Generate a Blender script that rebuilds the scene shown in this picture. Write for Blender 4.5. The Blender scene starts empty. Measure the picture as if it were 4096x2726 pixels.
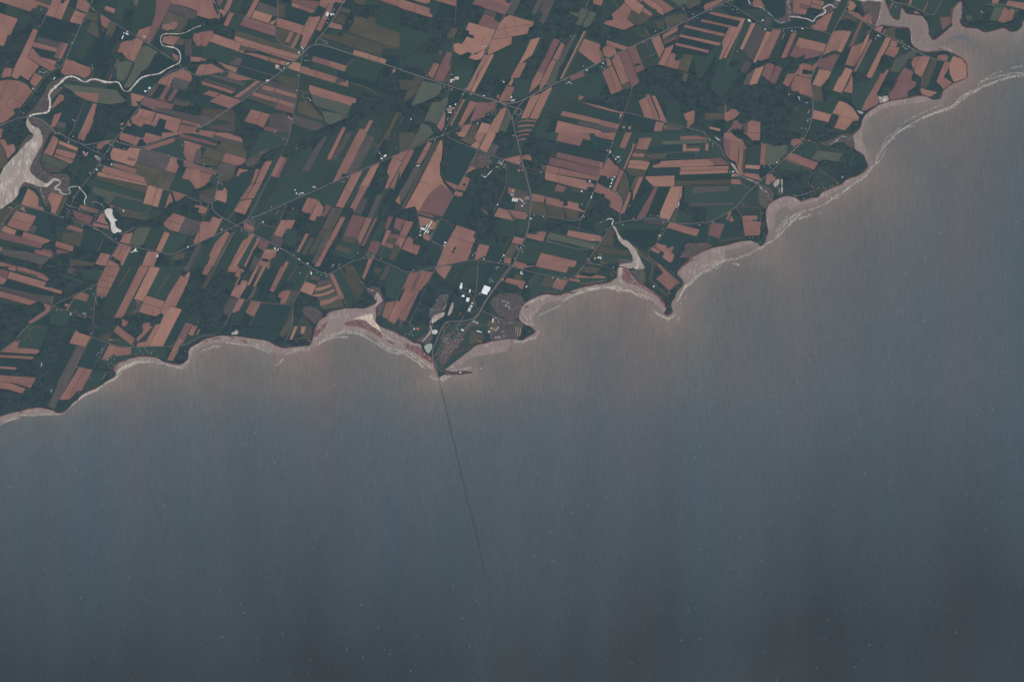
import bpy, math, random
import numpy as np
from mathutils import Vector

random.seed(7)
rng = np.random.default_rng(7)
scene = bpy.context.scene
COL = scene.collection

# ---------------------------------------------------------------- camera
# one unit is one metre; the photograph looks straight down from orbit over a
# strip of farmland and sea about 24.6 km wide
M = 6.0                                   # metres per traced picture point
CAM_H = 100000.0
cam_d = bpy.data.cameras.new('camera')
cam_d.sensor_width = 36.0
cam_d.lens = 36.0 * (CAM_H - 8.0) / (4096 * M)
cam_d.clip_start = 100.0
cam_d.clip_end = 900000.0
cam = bpy.data.objects.new('camera', cam_d)
cam.location = (0, 0, CAM_H)
COL.objects.link(cam)
scene.camera = cam

# ---------------------------------------------------------------- light
SUN_EL, SUN_AZ = 48.0, 172.0              # azimuth clockwise from +Y
world = bpy.data.worlds.new('World')
scene.world = world
world.use_nodes = True
wn = world.node_tree
bg = wn.nodes['Background']
sky = wn.nodes.new('ShaderNodeTexSky')
sky.sky_type = 'NISHITA'
sky.sun_disc = False
sky.sun_elevation = math.radians(SUN_EL)
sky.sun_rotation = math.radians(SUN_AZ)
wn.links.new(sky.outputs[0], bg.inputs['Color'])
bg.inputs['Strength'].default_value = 0.08
sun_d = bpy.data.lights.new('sun', 'SUN')
sun_d.energy = 3.4
sun_d.angle = math.radians(0.5)
sun_d.color = (1.0, 0.95, 0.88)
sun = bpy.data.objects.new('sun', sun_d)
d = Vector((math.sin(math.radians(SUN_AZ)) * math.cos(math.radians(SUN_EL)),
            math.cos(math.radians(SUN_AZ)) * math.cos(math.radians(SUN_EL)),
            math.sin(math.radians(SUN_EL))))
sun.rotation_euler = (-d).to_track_quat('-Z', 'Y').to_euler()
sun.location = (4000, -4000, 20000)
COL.objects.link(sun)
vs = scene.view_settings
vs.view_transform = 'Standard'
vs.look = 'None'
vs.gamma = 1.0
vs.exposure = EXPOSURE = 0.0
HAZE = 1.0e-6

DATA = """
T 0 0
r -5,-5 385,-5 420,12 545,55 590,70 575,98 470,62 440,66 422,100 385,98 357,138 262,108 -5,22
o 370,-5 612,-5 600,20 565,40 545,55 430,15
r 618,-5 728,-5 712,40 750,42 765,8 825,-5 722,235 545,185
r -5,152 213,222 125,418 92,418 45,545 -5,535
r 370,193 508,238 488,297 430,320 400,335 318,312
f 230,120 520,190 500,290 440,320 400,430 310,330 360,190
f 130,420 300,330 400,360 270,560 185,760 70,740 50,640 -5,700 -5,560 45,545 92,418
f 80,560 180,700 150,800 90,800 20,850 -5,860 -5,720
r 920,-5 1000,-5 1020,25 1060,50 1020,150 940,120 895,85
r 885,122 1012,168 955,293 818,258
o 1018,135 1140,160 1155,180 1140,262 1000,230
o 1062,262 1120,268 1150,300 1175,455 1022,373
r 1245,68 1363,108 1340,163 1230,118
f 1060,60 1100,40 1120,-5 1150,-5 1165,120 1140,140 1080,110
g 1390,-5 1545,-5 1480,110 1440,250 1340,215
l 1555,-5 1640,-5 1610,88 1585,60
g 1650,-5 1840,-5 1835,60 1825,230 1790,300 1640,350 1560,390 1530,350 1560,300 1560,200
m 1840,-5 2025,-5 1988,90 1755,518 1725,510 1730,460 1785,310 1830,170
r 1780,305 1738,440 1700,480 1605,420 1640,350
r 2025,-5 2370,-5 2370,110 2350,190 2320,185 2320,130 2200,85 2010,40
k 2010,40 2330,138 2300,222 2190,215 2110,180 1975,130
o 1975,135 2110,185 2225,215 2190,270 2185,300 2110,385 2060,380 2075,340 2020,340 1975,280 1905,262
r 1920,278 1990,285 2040,258 2080,258 2095,280 2070,330 2045,355 2015,345 1970,362 1905,335
r 1190,180 1300,240 1255,338 1165,290 1158,250
o 1180,310 1240,345 1210,390
o 1300,250 1378,300 1310,455 1235,415
f 1100,30 1165,120 1200,300 1230,400 1310,455 1430,465 1490,480 1330,510 1230,530 1180,590 1110,695 1080,690 1190,560 1190,460 1165,330 1145,260 1160,180
r 1605,440 1692,490 1582,740 1505,705 1440,660 1450,625 1385,610 1430,500 1500,480 1570,480
l 1740,540 1850,600 1735,805 1660,850 1545,1025 1470,1035 1460,1010 1550,800 1660,560
f 1285,618 1440,630 1490,690 1500,760 1470,820 1380,850 1330,930 1280,950 1230,940 1130,920 1100,870 1120,820 1210,760
g 1340,690 1400,700 1300,930 1240,930
m 1385,700 1408,705 1300,945 1280,945
d 470,330 800,480 800,510 720,495 450,410
k 455,440 710,500 685,565 420,490
r 400,498 675,567 660,615 385,550
m 715,498 760,508 690,690 635,675
r 760,510 803,518 722,700 685,690
d 385,560 665,625 640,690 470,670
r 390,340 445,360 375,560 440,640 480,700 650,790 660,800 590,838 320,680 465,775 335,950 240,890 200,935 135,900 185,760 250,640
r 480,675 670,722 635,785 500,710
r 600,810 660,795 640,780 520,715 380,565 320,680 590,838
r 50,797 155,810 120,920 30,925 18,900
r 410,855 510,905 420,1032 348,975
f 110,905 200,940 240,890 340,950 400,1040 380,1080 330,1010 250,965 110,935 -5,945 -5,925
r -5,955 100,938 245,960 320,1000 385,1080 265,1235 235,1275 180,1275 155,1300 180,1340 80,1420 -5,1460
r 780,705 880,720 900,740 1070,800 1070,850 1050,890 990,918 950,900 880,880 760,885 715,850
f 720,870 780,890 760,920 600,1080 530,1080 460,1170 440,1230 360,1300 330,1340 290,1360 220,1370 200,1400 90,1430 180,1340 235,1280 400,1080 560,870 690,820
t 780,945 850,920 930,960 1000,985 950,945 1050,930 1100,850 1100,870 1070,935 1130,930 1250,975 1360,980 1300,1000 1200,980 1090,955 1000,995 920,960 800,950
l 760,990 1000,1020 1380,1060 1400,1105 1490,1130 1480,1185 1420,1240 1350,1240 1140,1215 900,1130 830,1060 750,1020
r 880,1080 1170,1105 1140,1210 1030,1180 920,1135
t 540,1000 740,900 740,930 690,1000 620,1070 730,1010 735,1050 650,1130 600,1200 590,1270 545,1330 400,1340 340,1380 300,1370 400,1280 480,1150 540,1070
r 700,1110 755,1125 750,1180 720,1200 605,1290 610,1250
f 750,1030 830,1060 900,1140 980,1150 900,1250 790,1300 730,1290 690,1260 750,1190 760,1120 720,1080
r 640,1350 728,1325 655,1490 595,1500
k 690,1430 785,1455 755,1515 670,1495
d 1000,1185 1090,1210 930,1570 830,1570
r 1095,1215 1188,1240 1040,1570 938,1570
f 1140,1215 1250,1240 1480,1200 1540,1310 1420,1570 1060,1570
f 1380,1040 1430,1060 1520,1100 1540,1200 1530,1300 1580,1290 1540,1380 1480,1340 1490,1200 1400,1105
g 1740,1000 1880,990 1810,1130 1760,1140
r 1860,960 2000,870 2140,820 2250,860 2262,920 2250,960 2235,960 2050,910 2000,1015 1870,985
k 2050,915 2245,965 2185,1060 2020,1020
d 1560,980 1740,900 1850,970 1700,1130 1550,1090
r 1540,1095 1710,1135 1650,1200 1600,1190 1630,1240 1600,1258 1550,1240
m 1870,990 1885,990 1770,1145 1750,1130
m 1955,1005 2060,1020 1970,1200 1830,1160
d 1920,1000 1960,1010 1870,1160 1820,1150
d 2010,1020 2050,1030 1970,1190 1930,1170
m 2065,1040 2100,1055 2020,1190 1975,1190
d 2110,1060 2220,1100 2180,1190 2030,1190
k 2060,1160 2235,1200 2210,1260 2020,1225
m 1720,1140 2050,1230 2030,1290 1920,1270 1810,1300 1650,1225
k 1830,1260 2350,1370 2370,1400 2370,1460 2150,1400 1920,1330 1820,1310
f 2020,1270 2060,1240 2220,1260 2370,1250 2370,1380 2040,1300
r 1640,1275 1835,1325 1815,1370 1775,1470 1690,1460 1660,1498 1550,1445 1550,1390 1620,1330
r 1840,1330 2140,1400 2080,1570 1935,1510 1965,1420 1880,1390 1835,1490 1770,1475 1830,1375
r 1500,1430 1555,1470 1525,1490 1490,1470
r 2150,1410 2370,1470 2370,1490 2320,1500 2300,1570 2090,1570 2110,1500
o 2140,1440 2310,1475 2290,1500 2120,1465
g 1290,850 1490,690 1600,740 1500,960 1460,1010 1440,960 1370,940
l 1370,740 1500,720 1560,745 1500,900 1440,960 1380,930
r 2035,625 2105,665 2095,720 2060,700 2030,665
r 1930,430 1970,435 1990,420 2115,440 2040,535 1910,500
o 2110,445 2180,470 2165,530 2045,530
k 2175,455 2265,460 2240,660 2180,655
r 2285,395 2370,390 2370,540 2320,540 2270,460
d 2265,550 2370,540 2370,665 2255,665
r 2250,668 2370,675 2370,728 2250,725
f 2120,750 2250,740 2370,730 2370,790 2200,790 2120,800
r 2340,780 2370,775 2370,880 2300,880
f 1840,600 1890,600 1850,640
f 2200,830 2310,890 2370,900 2370,1240 2240,1200 2220,1090 2260,1000 2270,900
b 1430,1450 1465,1440 1440,1475 1405,1480
b 1420,1505 1455,1505 1440,1520 1400,1525
r -5,1515 35,1520 20,1570 -5,1570
f 35,1490 150,1400 310,1385 310,1480 340,1570 30,1570
t 345,1385 480,1400 560,1450 640,1570 490,1570 450,1510 360,1440
S
w 345,1370,30 400,1345,22 480,1338,22 545,1330,24 580,1305,26 590,1250,28 590,1180,28 572,1130,22 590,1085,28 640,1035,34 720,970,30 770,915,30 830,898,22 890,908,22 940,940,24 980,965,16 1020,965,16 1070,935,16 1140,932,20 1190,955,28 1240,968,30 1310,970,16 1380,962,16 1410,985,20 1430,1030,12 1455,1070,8 1510,1085,10 1560,1030,20 1610,970,28 1660,915,26 1740,890,20 1810,880,10 1880,870,20 1950,820,18 2050,770,10 2105,750,14
w 2105,750,14 2128,700,13 2125,640,13 2100,590,15 2050,560,20 1980,550,14 1910,540,8 1890,480,12 1895,430,10 1930,400,8 2010,398,13 2110,402,8 2190,385,5 2260,345,9 2310,320,8 2370,305,9
W 345,1385 325,1390 305,1440 310,1480 330,1510 350,1545 370,1570 495,1570 470,1530 450,1505 400,1490 370,1470 345,1430 335,1400
w 1085,760,5 1085,790,7 1090,830,4
W 375,1030 410,1040 385,1065
W 265,1325 290,1330 285,1345 268,1340
w 560,1180,5 570,1150,5
R 5 1010,-5 1058,75 1060,90 1300,245 1500,365 1760,515 1950,650 2060,715 2110,750 2130,780 2130,810
R 6 1095,-5 1058,80 985,230 900,410 820,590 770,720 730,780 640,825 560,875 500,960 400,1085 300,1225 240,1290 205,1350 205,1395
R 5 618,-5 585,90 520,220 490,300 440,325
R 8 -5,1485 100,1435 205,1395 290,1380 400,1382 490,1410 560,1460 650,1560 690,1575
R 6 1420,1570 1500,1450 1620,1290 1720,1140 1870,960 1950,880 2030,830 2130,815 2200,825 2270,870 2310,890 2370,895
R 4 2030,-5 1985,90 1910,240 1800,450 1755,518
R 4 840,1570 900,1430 1000,1185
R 4 2350,540 2265,545 2245,660 2240,770 2200,785
R 3 900,415 810,400
R 3 800,705 640,680
R 3 620,950 560,875
R 4 2370,1500 2200,1550 2150,1570
H 3 590,370 555,180 720,237
H 3 725,5 635,205
H 4 265,110 210,230 125,415
H 4 375,570 320,680 590,838
H 3 380,565 470,680 650,790
H 4 465,775 400,860 335,950
H 3 400,860 510,905
H 4 155,810 90,960 30,1100 -5,1180
H 3 245,962 165,1120
H 3 270,1235 115,1140 65,1240 155,1300
H 3 510,905 410,1045
H 3 865,190 985,215
H 3 1165,290 1255,338 1310,455
H 3 1580,490 1500,700
H 4 2080,-5 2130,100 2180,260
H 3 2005,45 1975,130 2110,180 2190,215
H 3 2270,460 2175,455 2170,650
H 3 1960,1005 2010,865
H 3 2050,910 2000,1015
H 3 1620,1440 1710,1280
H 3 1640,1380 1775,1420
H 3 1770,1475 1835,1325 2145,1405 2085,1560
H 3 1640,570 1550,790 1460,1010
H 3 985,220 1140,265
C in the big barnyard on the diagonal road
B w 1445,440,14,45,20
B w 1460,390,10,22,25
B w 1497,400,40,16,30
B w 1500,375,20,8,30
B w 1570,465,10,6,-20
C beside the long mauve field on the lane
B w 1700,430,24,10,20
B w 1720,450,10,12,20
C scattered between the river and the diagonal road
B w 640,925,45,14,-50
B g 860,1412,24,10,15
B g 878,1425,14,10,15
B w 850,505,12,12,10
B g 1840,620,12,10,30
B g 695,715,12,8,20
B g 680,770,10,8,20
B w 1695,1160,8,6,30
B w 1510,1425,8,6,30
C at the white-roofed farm by the curved road
B w 1763,1037,28,26,20
B w 1712,1075,22,22,20
B w 1745,1068,14,12,20
C in the fenced compound between pink fields
B g 510,815,40,6,15
B g 465,845,10,34,15
B g 490,850,30,12,15
B g 545,845,8,20,15
B g 520,860,10,20,15
C near the top junction of two lanes
B w 480,118,12,8,15
B w 490,110,10,6,10
B w 1090,100,8,8,30
B w 1100,115,8,8,30
B w 905,100,10,8,30
B w 1000,250,10,8,30
C beside the creek bridge on the curved road
B g 2160,805,16,8,10
B g 2190,800,14,8,10
B w 2345,1470,14,8,10
B g 2340,1500,10,8,10
C around the causeway west of the river bend
B g 240,1320,8,8,20
B g 130,1445,12,10,-30
B g 90,1470,10,10,-30
B g 60,1485,10,8,-30
T 800 0
f 150,-5 250,-5 200,20 240,110 280,180 270,270 200,300 -5,310 -5,200 150,235 230,215 160,80
f -5,210 130,230 200,240 330,320 420,380 400,465 150,400 100,350 -5,400
r -5,-5 145,-5 160,80 200,170 240,215 225,225 160,212 130,230 -5,195
m 190,-5 280,-5 225,90 200,30
g 280,-5 330,-5 275,105 220,90
r 330,-5 388,-5 335,130 278,110
r 225,103 325,135 270,215 270,175 225,150
g 390,-5 530,-5 450,165 335,130
f 530,-5 635,-5 545,185 450,160
r 640,-5 705,-5 590,215 540,190
r 345,150 402,160 325,315 275,298
g 405,165 515,205 465,290 420,360 330,320
l 705,22 910,95 900,190 855,185 655,120
k 705,22 910,95 900,192 655,110
b 645,122 853,187 805,278 600,212
r 520,198 885,312 882,345 515,225
m 515,225 885,345 880,432 468,300
g 465,305 890,440 940,505 420,370
o 425,362 750,460 1010,545 1225,615 1180,660 740,530 415,425
r 412,425 740,528 1180,655 1140,700 850,620 490,512 405,475
b 165,398 495,512 450,605 112,490
o 455,600 490,535 850,640 1120,725 1100,730 840,650 700,600 620,615 540,590 520,640 448,605
r 495,512 580,535 575,560 490,540
r 582,540 700,572 695,595 580,560
r 700,575 840,618 830,640 695,600
r 845,622 1120,700 1100,728 840,650
r 450,590 515,600 510,630 448,605
r 525,625 575,625 570,650
r 575,620 690,640 680,680 575,648
r 695,642 815,680 800,720 685,680
r 820,680 945,715 930,760 810,720
b 945,712 1015,725 1000,775 935,755
d 715,-5 915,-5 912,85 710,20
d 920,-5 1100,-5 1085,70 1040,75 1030,150 1005,215 1000,60 920,35
f 960,-5 1080,-5 1085,60 1040,80 1020,160 1000,100 1000,50
o 920,40 1000,60 1010,215 915,200
d 1040,80 1300,155 1340,160 1240,305 1000,225
m 1040,-5 1400,15 1395,60 1360,110 1170,65
r 1080,30 1175,65 1160,100 1080,75
r 1175,65 1440,145 1425,165 1340,150 1310,155 1160,100
r 915,212 1230,305 1190,410 905,318
r 1230,305 1290,195 1340,205 1410,190 1420,210 1240,560 1160,548 1210,420 1190,405
o 905,325 1060,375 1005,490 1020,545 960,515 895,430 885,400
r 1060,372 1105,390 1050,512 1005,495
r 1140,400 1185,412 1105,572 1065,555
g 1185,415 1215,420 1165,575 1110,572
o 1105,390 1140,400 1065,555 1040,545 1050,515
r 1420,-5 1685,-5 1665,40 1600,25 1570,45 1520,35 1480,100 1400,65
r 1525,35 1575,45 1555,110 1460,295 1420,372 1365,350
d 1400,65 1480,100 1430,200 1340,200 1350,130 1390,110
o 1640,80 1780,115 1760,160 1625,140
o 1610,140 1730,190 1700,290 1560,255
r 1545,262 1675,300 1670,355 1510,325
f 1755,-5 1800,-5 1830,50 1920,80 2110,60 2120,160 2010,230 1920,260 1820,210 1760,160 1780,110
o 1815,-5 1970,-5 1950,50 1900,65 1830,40
f 1740,210 1800,205 1800,260 1750,270
o 1810,200 1900,200 2340,385 2356,400 2370,540 2320,575 1740,385 1770,320 1820,290
o 2010,190 2090,215 2060,260 1950,260
g 2120,60 2370,100 2370,400 2060,290 2100,180
r 2080,-5 2370,-5 2370,95 2340,85
f 1640,390 1700,385 1960,470 1720,440 1630,430
o 1430,390 1660,430 1700,390 2180,530 2330,570 2315,590 2160,560 2130,660 1420,440
g 1390,440 1830,590 1800,640 1480,540 1370,520 1365,480
b 1820,588 2005,640 1985,695 1798,640
b 2005,645 2110,675 2095,725 1990,695
b 2115,678 2200,705 2180,752 2092,725
d 1380,530 1480,540 1835,665 1810,720 1770,710 1730,775 1340,660 1260,620
m 1340,658 1525,715 1500,778 1310,720
r 1525,718 1730,778 1700,845 1505,780
g 1835,665 2180,770 2130,830 2080,960 1740,900 1720,830 1770,715
f 2180,770 2320,810 2370,830 2370,900 2200,1060 2100,1060 2080,960 2100,850
b 1110,730 1185,750 1175,850 1030,800
r 1195,780 1270,795 1300,820 1375,830 1345,905 1180,858
r 1380,838 1620,910 1585,980 1345,905
k 1620,910 1710,945 1700,970 1590,970
r 1590,978 1710,970 1725,945 1750,950 1745,1028
g 1175,860 1760,1030 1925,1090 1870,1170 1290,1000 1250,1060 1150,1060
g 1030,800 1170,855 1155,930 940,870
o 940,880 1155,930 1140,1050 890,940
d 500,640 1050,800 1000,810 870,915 770,970 470,880 430,860 480,780 500,690
t 430,680 500,690 470,770 400,770 340,760 360,725 410,720
f 60,700 130,695 210,730 290,800 270,820 200,760 -5,760 -5,720
r -5,672 22,678 15,720 -5,725
r 25,690 85,700 60,715 20,722
r 210,730 290,755 445,800 420,860 290,800
r -5,762 90,760 130,752 170,770 280,830 280,842 -5,890
g 110,500 450,605 430,680 340,740 210,730 130,690 60,700 -5,650 -5,560 80,540
r -5,380 150,360 160,400 80,545 35,545 -5,490
r 345,850 610,935 560,980 315,910
g 620,935 660,950 520,1060 370,1135 240,1100 15,1015 20,965 20,1000
g -5,895 80,885 90,890 520,1010 600,940 650,950 380,1130 370,1130 15,1010 10,920
k 110,878 310,905 540,985 510,1012 100,895
k 60,925 430,1040 410,1075 45,950
r 20,955 410,1075 370,1105 20,995
r 660,952 705,965 445,1155 400,1140
k 705,970 765,990 480,1170 445,1155
d -5,1020 370,1130 480,1165 240,1110 110,1190 100,1200 -5,1170
r 110,1068 235,1100 175,1152 70,1115 20,1110
r 240,1105 485,1180 345,1278 115,1195
k 770,965 1145,1060 1135,1105 800,1005
r 765,1005 885,1038 865,1085 720,1045
r 890,1040 1135,1108 1125,1160 875,1085
k 720,1045 1125,1165 1115,1220 670,1085
r 645,1085 925,1168 905,1210 605,1125
r 930,1170 1115,1222 1105,1270 915,1212
o 600,1125 905,1215 885,1270 560,1160
m 905,1215 1108,1272 1095,1342 880,1285
g 500,1180 880,1280 870,1340 540,1270 500,1240
o 1165,1200 1260,1200 1350,1240 1440,1350 1450,1430 1140,1320
g 1120,1310 1460,1450 1440,1500 1360,1540 1200,1510 1080,1450
k 1105,1355 1455,1465 1450,1500 1360,1540 1200,1500 1080,1460
d 1000,1460 1210,1500 1200,1570 1050,1570
r 1290,1000 1845,1165 1830,1215 1795,1215 1780,1245 1310,1110 1285,1060
l 1310,1110 1780,1248 1740,1345 1700,1350 1360,1250 1330,1200
l 1380,1270 1440,1310 1680,1345 1665,1420 1530,1475 1470,1430 1450,1350
o 1680,1345 1770,1370 1665,1420
f 1290,1130 1330,1210 1370,1250 1410,1300 1450,1330 1470,1430 1530,1475 1470,1500 1440,1380 1340,1270 1280,1200
d 1750,960 2290,1130 2200,1180 1950,1100 1750,1030
g 1750,960 1930,1010 2100,1060 2280,1130 2200,1180 1920,1100 1750,1040
f 1925,1100 2200,1180 2370,1100 2370,1240 2220,1300 2100,1390 1900,1390 1870,1450 1840,1570 1400,1570 1480,1510 1700,1420 1900,1320 1850,1200
r 1995,1418 2040,1420 1950,1590 1860,1570 1880,1515 1940,1525
r 1680,1495 1725,1500 1690,1570 1645,1570
g 2220,1290 2370,1330 2370,1570 2150,1570 2100,1400
o 2310,1320 2350,1330 2240,1570 2190,1570
r 600,1288 830,1350 745,1505 660,1465 525,1430
o 20,1290 400,1290 420,1340 400,1450 20,1350
k -5,1355 175,1400 90,1480 -5,1470
k 100,1490 400,1450 440,1570 120,1520
f 385,1270 480,1240 500,1330 530,1450 640,1470 760,1520 760,1570 400,1570 430,1400
k 830,1340 1000,1330 1050,1400 1085,1400 1070,1570 900,1570 800,1490
m 760,1490 910,1525 890,1560 750,1530
r -5,1530 60,1540 180,1550 180,1570 -5,1570
f 2200,1060 2370,900 2370,1050 2250,1110
S
w 155,-5,8 185,50,7 205,110,7 222,170,6 240,215,6
R 8 -5,1505 100,1450 300,1310 470,1200 620,1095 770,980 900,890 1050,770 1200,640 1230,610 1290,550 1350,525 1430,525 1500,545 1700,610 1950,690 2100,735 2370,820
R 7 1355,525 1360,490 1400,445 1480,360 1560,240 1620,140 1690,20 1700,-5
R 6 920,-5 910,200 888,350 890,420 920,480 970,525 1100,575 1225,612
R 5 1210,630 1195,720 1175,850 1150,1060 1125,1230 1100,1350 1070,1500 1055,1570
R 5 -5,890 150,870 340,842 420,860 600,930 790,980
R 4 800,960 1000,1010 1150,1058 1290,1100
R 4 235,108 540,195 880,300
R 2 1830,670 1800,720 1770,715 1730,780
R 2 470,780 620,820 890,900
R 6 1390,450 1430,460 1465,495 1480,518 1500,515 1505,495 1480,480 1455,485
R 2 1220,1085 1215,1140
R 3 1190,1150 1280,1165
R 2 1870,255 1770,325
R 2 1770,975 1870,1000 2000,1050 2100,1120
R 3 445,800 500,700 430,680
H 3 640,122 580,240
H 4 2030,1140 1900,1310 1500,1490 1350,1570
H 4 1510,1490 1700,1400 1930,1290 2080,1140
H 3 490,512 450,605
H 3 745,530 725,560
H 3 580,535 575,560
H 3 700,570 690,600
H 3 845,620 830,645
H 3 695,640 685,680
H 3 815,680 805,720
H 3 945,715 930,760
H 3 925,1168 905,1212
H 3 885,1040 865,1085
H 3 2005,640 1985,695
H 3 2110,675 2095,725
H 3 1525,718 1505,780
H 3 1380,835 1345,905
H 4 720,1335 665,1460
H 3 80,760 20,890
H 3 700,20 655,110
H 3 1230,310 1190,410
H 3 240,1105 175,1155
H 3 345,860 355,915
C at the long barn farm on the village road
B w 1500,168,24,40,18
B w 1545,170,24,26,18
B w 1572,172,16,20,18
B r 1472,203,10,8,18
B g 1510,225,14,8,18
B g 1580,115,10,20,18
B g 1500,270,10,12,18
B w 1558,135,12,8,18
C at the five-way village crossroads
B w 1165,618,20,18,40
B w 1200,560,20,8,-20
B w 1215,575,20,8,-20
B w 1190,575,10,8,-20
B g 1225,560,12,8,-20
B g 1170,635,20,20,40
B g 1215,600,10,8,40
B w 1262,640,10,8,20
B g 1250,660,12,8,20
B w 1240,715,16,8,20
B g 1275,715,16,8,20
C in the works yard below the crossroads
B b 910,782,38,28,20
B g 900,805,30,14,20
B g 940,815,30,14,20
B b 990,800,14,20,20
B g 960,830,14,10,20
B w 1035,745,30,10,-10
B g 1020,765,20,10,-10
B r 970,735,26,20,20
C on the highway corner of the narrow strip fields
B w 785,950,14,24,20
B w 802,950,12,22,20
B r 815,945,12,12,20
B g 725,995,8,10,20
C on the middle road among green fields
B w 1298,1178,10,26,-15
B r 1255,1196,14,10,10
B w 1275,1155,8,16,-15
B r 1060,1390,40,10,10
B r 1045,1375,16,26,10
B g 1075,1400,12,12,10
B g 1155,890,16,10,10
B w 1140,1065,12,10,10
C beside the pale quarry clearing
B w 1770,262,12,10,10
B w 1800,45,8,8,10
C at the top of the village road
B w 1705,15,14,10,30
B w 1690,30,14,10,30
C in the wood by the highway
B g 260,850,10,8,10
B w 255,875,8,8,10
B w 890,1548,10,10,10
B w 195,1365,8,8,10
b 2270,820 2310,815 2300,840 2290,862 2272,862
b 840,250 870,250 895,225 890,255 860,290 820,290
T 1600 0
f -5,100 380,210 660,190 900,50 1000,110 960,220 920,290 810,262 780,350 680,390 640,480 640,520 550,500 480,600 440,640 200,640 -5,760 -5,560
g -5,320 60,310 520,460 390,440 300,540 150,700 100,760 -5,800
g 60,640 440,640 500,660 390,740 330,860 300,820 100,800
f 660,190 900,50 1000,110 1140,150 1230,200 1200,260 1180,250 1110,245 920,290 810,262 750,350 660,400
r 20,-5 355,100 350,140 360,165 385,175 375,212 -5,95 -5,30
b 130,-5 360,-5 345,35 300,45 230,25
r 380,-5 668,-5 662,78
m 885,-5 1020,-5 1280,80 1235,175 845,45
r 1025,-5 1245,-5 1245,25 1295,45 1280,78
k 1330,-5 1430,-5 1330,185 1250,160
f 1450,-5 1600,-5 1545,150 1590,180 1520,240 1330,185
k 1620,-5 1690,-5 1590,180 1548,150
k 1690,-5 1830,-5 1690,290 1635,270 1690,160 1640,120
k 1000,112 1140,155 1120,205 985,168
m 985,165 1120,205 1110,240 1185,268 1130,355 920,288
b 812,262 1125,355 1055,520 1000,590 860,640 800,612 715,650 640,610 630,560 640,515 690,508 730,522 790,430 860,458 880,430 810,400 820,370 775,350
b 960,588 1005,598 960,690 895,710 808,680 850,640 900,640
b 1230,205 1290,178 1580,265 1560,318 1525,325 1505,400 1480,410 1320,440 1310,520 1040,650 1030,610 1100,440 1160,310
f 1590,180 1640,270 1700,290 1830,150 1850,-5 2250,-5 2130,90 2110,180 2070,290 2120,330 2060,400 1900,470 1810,455 1650,440 1530,470 1340,540 1310,520 1320,440 1500,400 1520,320 1580,300
f 2260,-5 2370,80 2370,280 2300,260 2320,155 2220,110 2200,80
r 2275,-5 2370,-5 2370,70 2275,48
l 2140,90 2220,118 2130,305 2070,290 2110,210 2005,170 1995,135 2100,155
l 2225,135 2315,155 2240,305 2190,330 2145,300
f 2120,330 2200,380 2200,430 2370,500 2370,250 2300,250 2200,335
r 2170,460 2370,525 2370,720 2300,755 2100,600
b 2170,360 2195,385 1920,925 1885,930
l 2180,380 2195,390 1930,920 1905,925
l 2055,400 2078,405 1920,735 1740,1000 1725,990 1870,720 1900,610
k 1990,480 2040,470 1915,735 1860,715 1900,605
r 1900,500 1940,530 1860,715 1800,690
m 1810,455 1890,475 1700,860 1620,840 1710,670
r 1620,842 1695,862 1650,985 1510,1115 1560,950
r 1795,695 1845,715 1720,990 1640,1075 1650,985 1700,865
l 1840,725 1895,745 1830,960 1780,1005 1720,1000 1790,840
f 1480,750 1710,450 1810,455 1620,835 1560,950 1400,930 1440,850
g 1650,440 1700,440 1620,620 1500,740 1445,735 1560,660
b 1540,468 1652,440 1555,650 1440,735 1405,740 1490,580
r 1405,735 1495,742 1410,915 1320,925 1300,925
b 1320,925 1340,940 1310,1010 1270,1000
f 1310,630 1430,660 1300,850 1240,830
g 1110,640 1310,520 1530,470 1400,740 1300,920 1200,1000 1180,900 1090,880 1040,970 945,960
f 945,960 1040,975 1090,880 1190,900 1080,1080 1050,1080 1000,1110 880,1100
b 1000,645 1040,655 920,860 840,1070 780,1065
b 1040,655 1110,635 1000,870 870,1095 830,1070
g 605,700 750,690 880,710 860,840 700,1040 620,1010 600,850
g 640,780 870,830 770,1060 620,1020
m 550,608 608,625 600,680 575,750 590,790 520,960 475,965 400,935 470,770
r 395,738 468,760 385,935 325,880
k 580,860 590,870 590,990 520,970
o 180,890 280,925 245,1000 80,1070 -5,1045 -5,940 140,950
o 240,1000 220,1070 150,1150 35,1205 80,1080
l 270,955 500,1000 490,1080 420,1140 280,1200 125,1255
f -5,1080 80,1070 30,1200 125,1250 350,1190 430,1140 500,1180 380,1210 280,1420 340,1480 230,1480 200,1570 100,1570 180,1400 -5,1340
l 520,1160 555,1150 550,1230 525,1320 450,1470 280,1425 380,1205 470,1200
l 240,1450 350,1475 410,1510 400,1570 220,1570
f 300,1430 380,1440 500,1560 400,1570
r 530,1315 535,1350 520,1500 480,1548 432,1490
d 40,1370 150,1390 90,1570 -5,1570 -5,1450
f 150,1390 280,1400 200,1570 90,1570
g 470,1160 560,1150 560,1060 480,1080
r 740,1165 772,1170 605,1485 585,1475
g 772,1170 820,1190 680,1480 605,1485
r 825,1185 918,1215 740,1480 685,1475
m 925,1200 1020,1212 1050,1205 990,1370 820,1435
m 1060,1200 1130,1200 1110,1290 1000,1340
r 750,1475 850,1460 790,1570 700,1570
o 860,1460 930,1460 900,1570 800,1570
b 965,1440 1065,1465 1030,1570 905,1570
f 930,1400 1070,1340 1130,1370 1060,1470 960,1440
b 1180,1300 1235,1270 1255,1280 1230,1360 1150,1570 1030,1570 1070,1470
l 1260,1290 1310,1390 1250,1560 1170,1535 1240,1370
r 1255,1010 1350,1028 1290,1190 1180,1200 1165,1175
g 1350,930 1560,950 1510,1130 1330,1190 1320,1140 1360,1030
b 1540,1135 1655,1110 1515,1395 1425,1395
b 1660,1100 1785,1020 1792,1085 1620,1405 1525,1392
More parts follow.
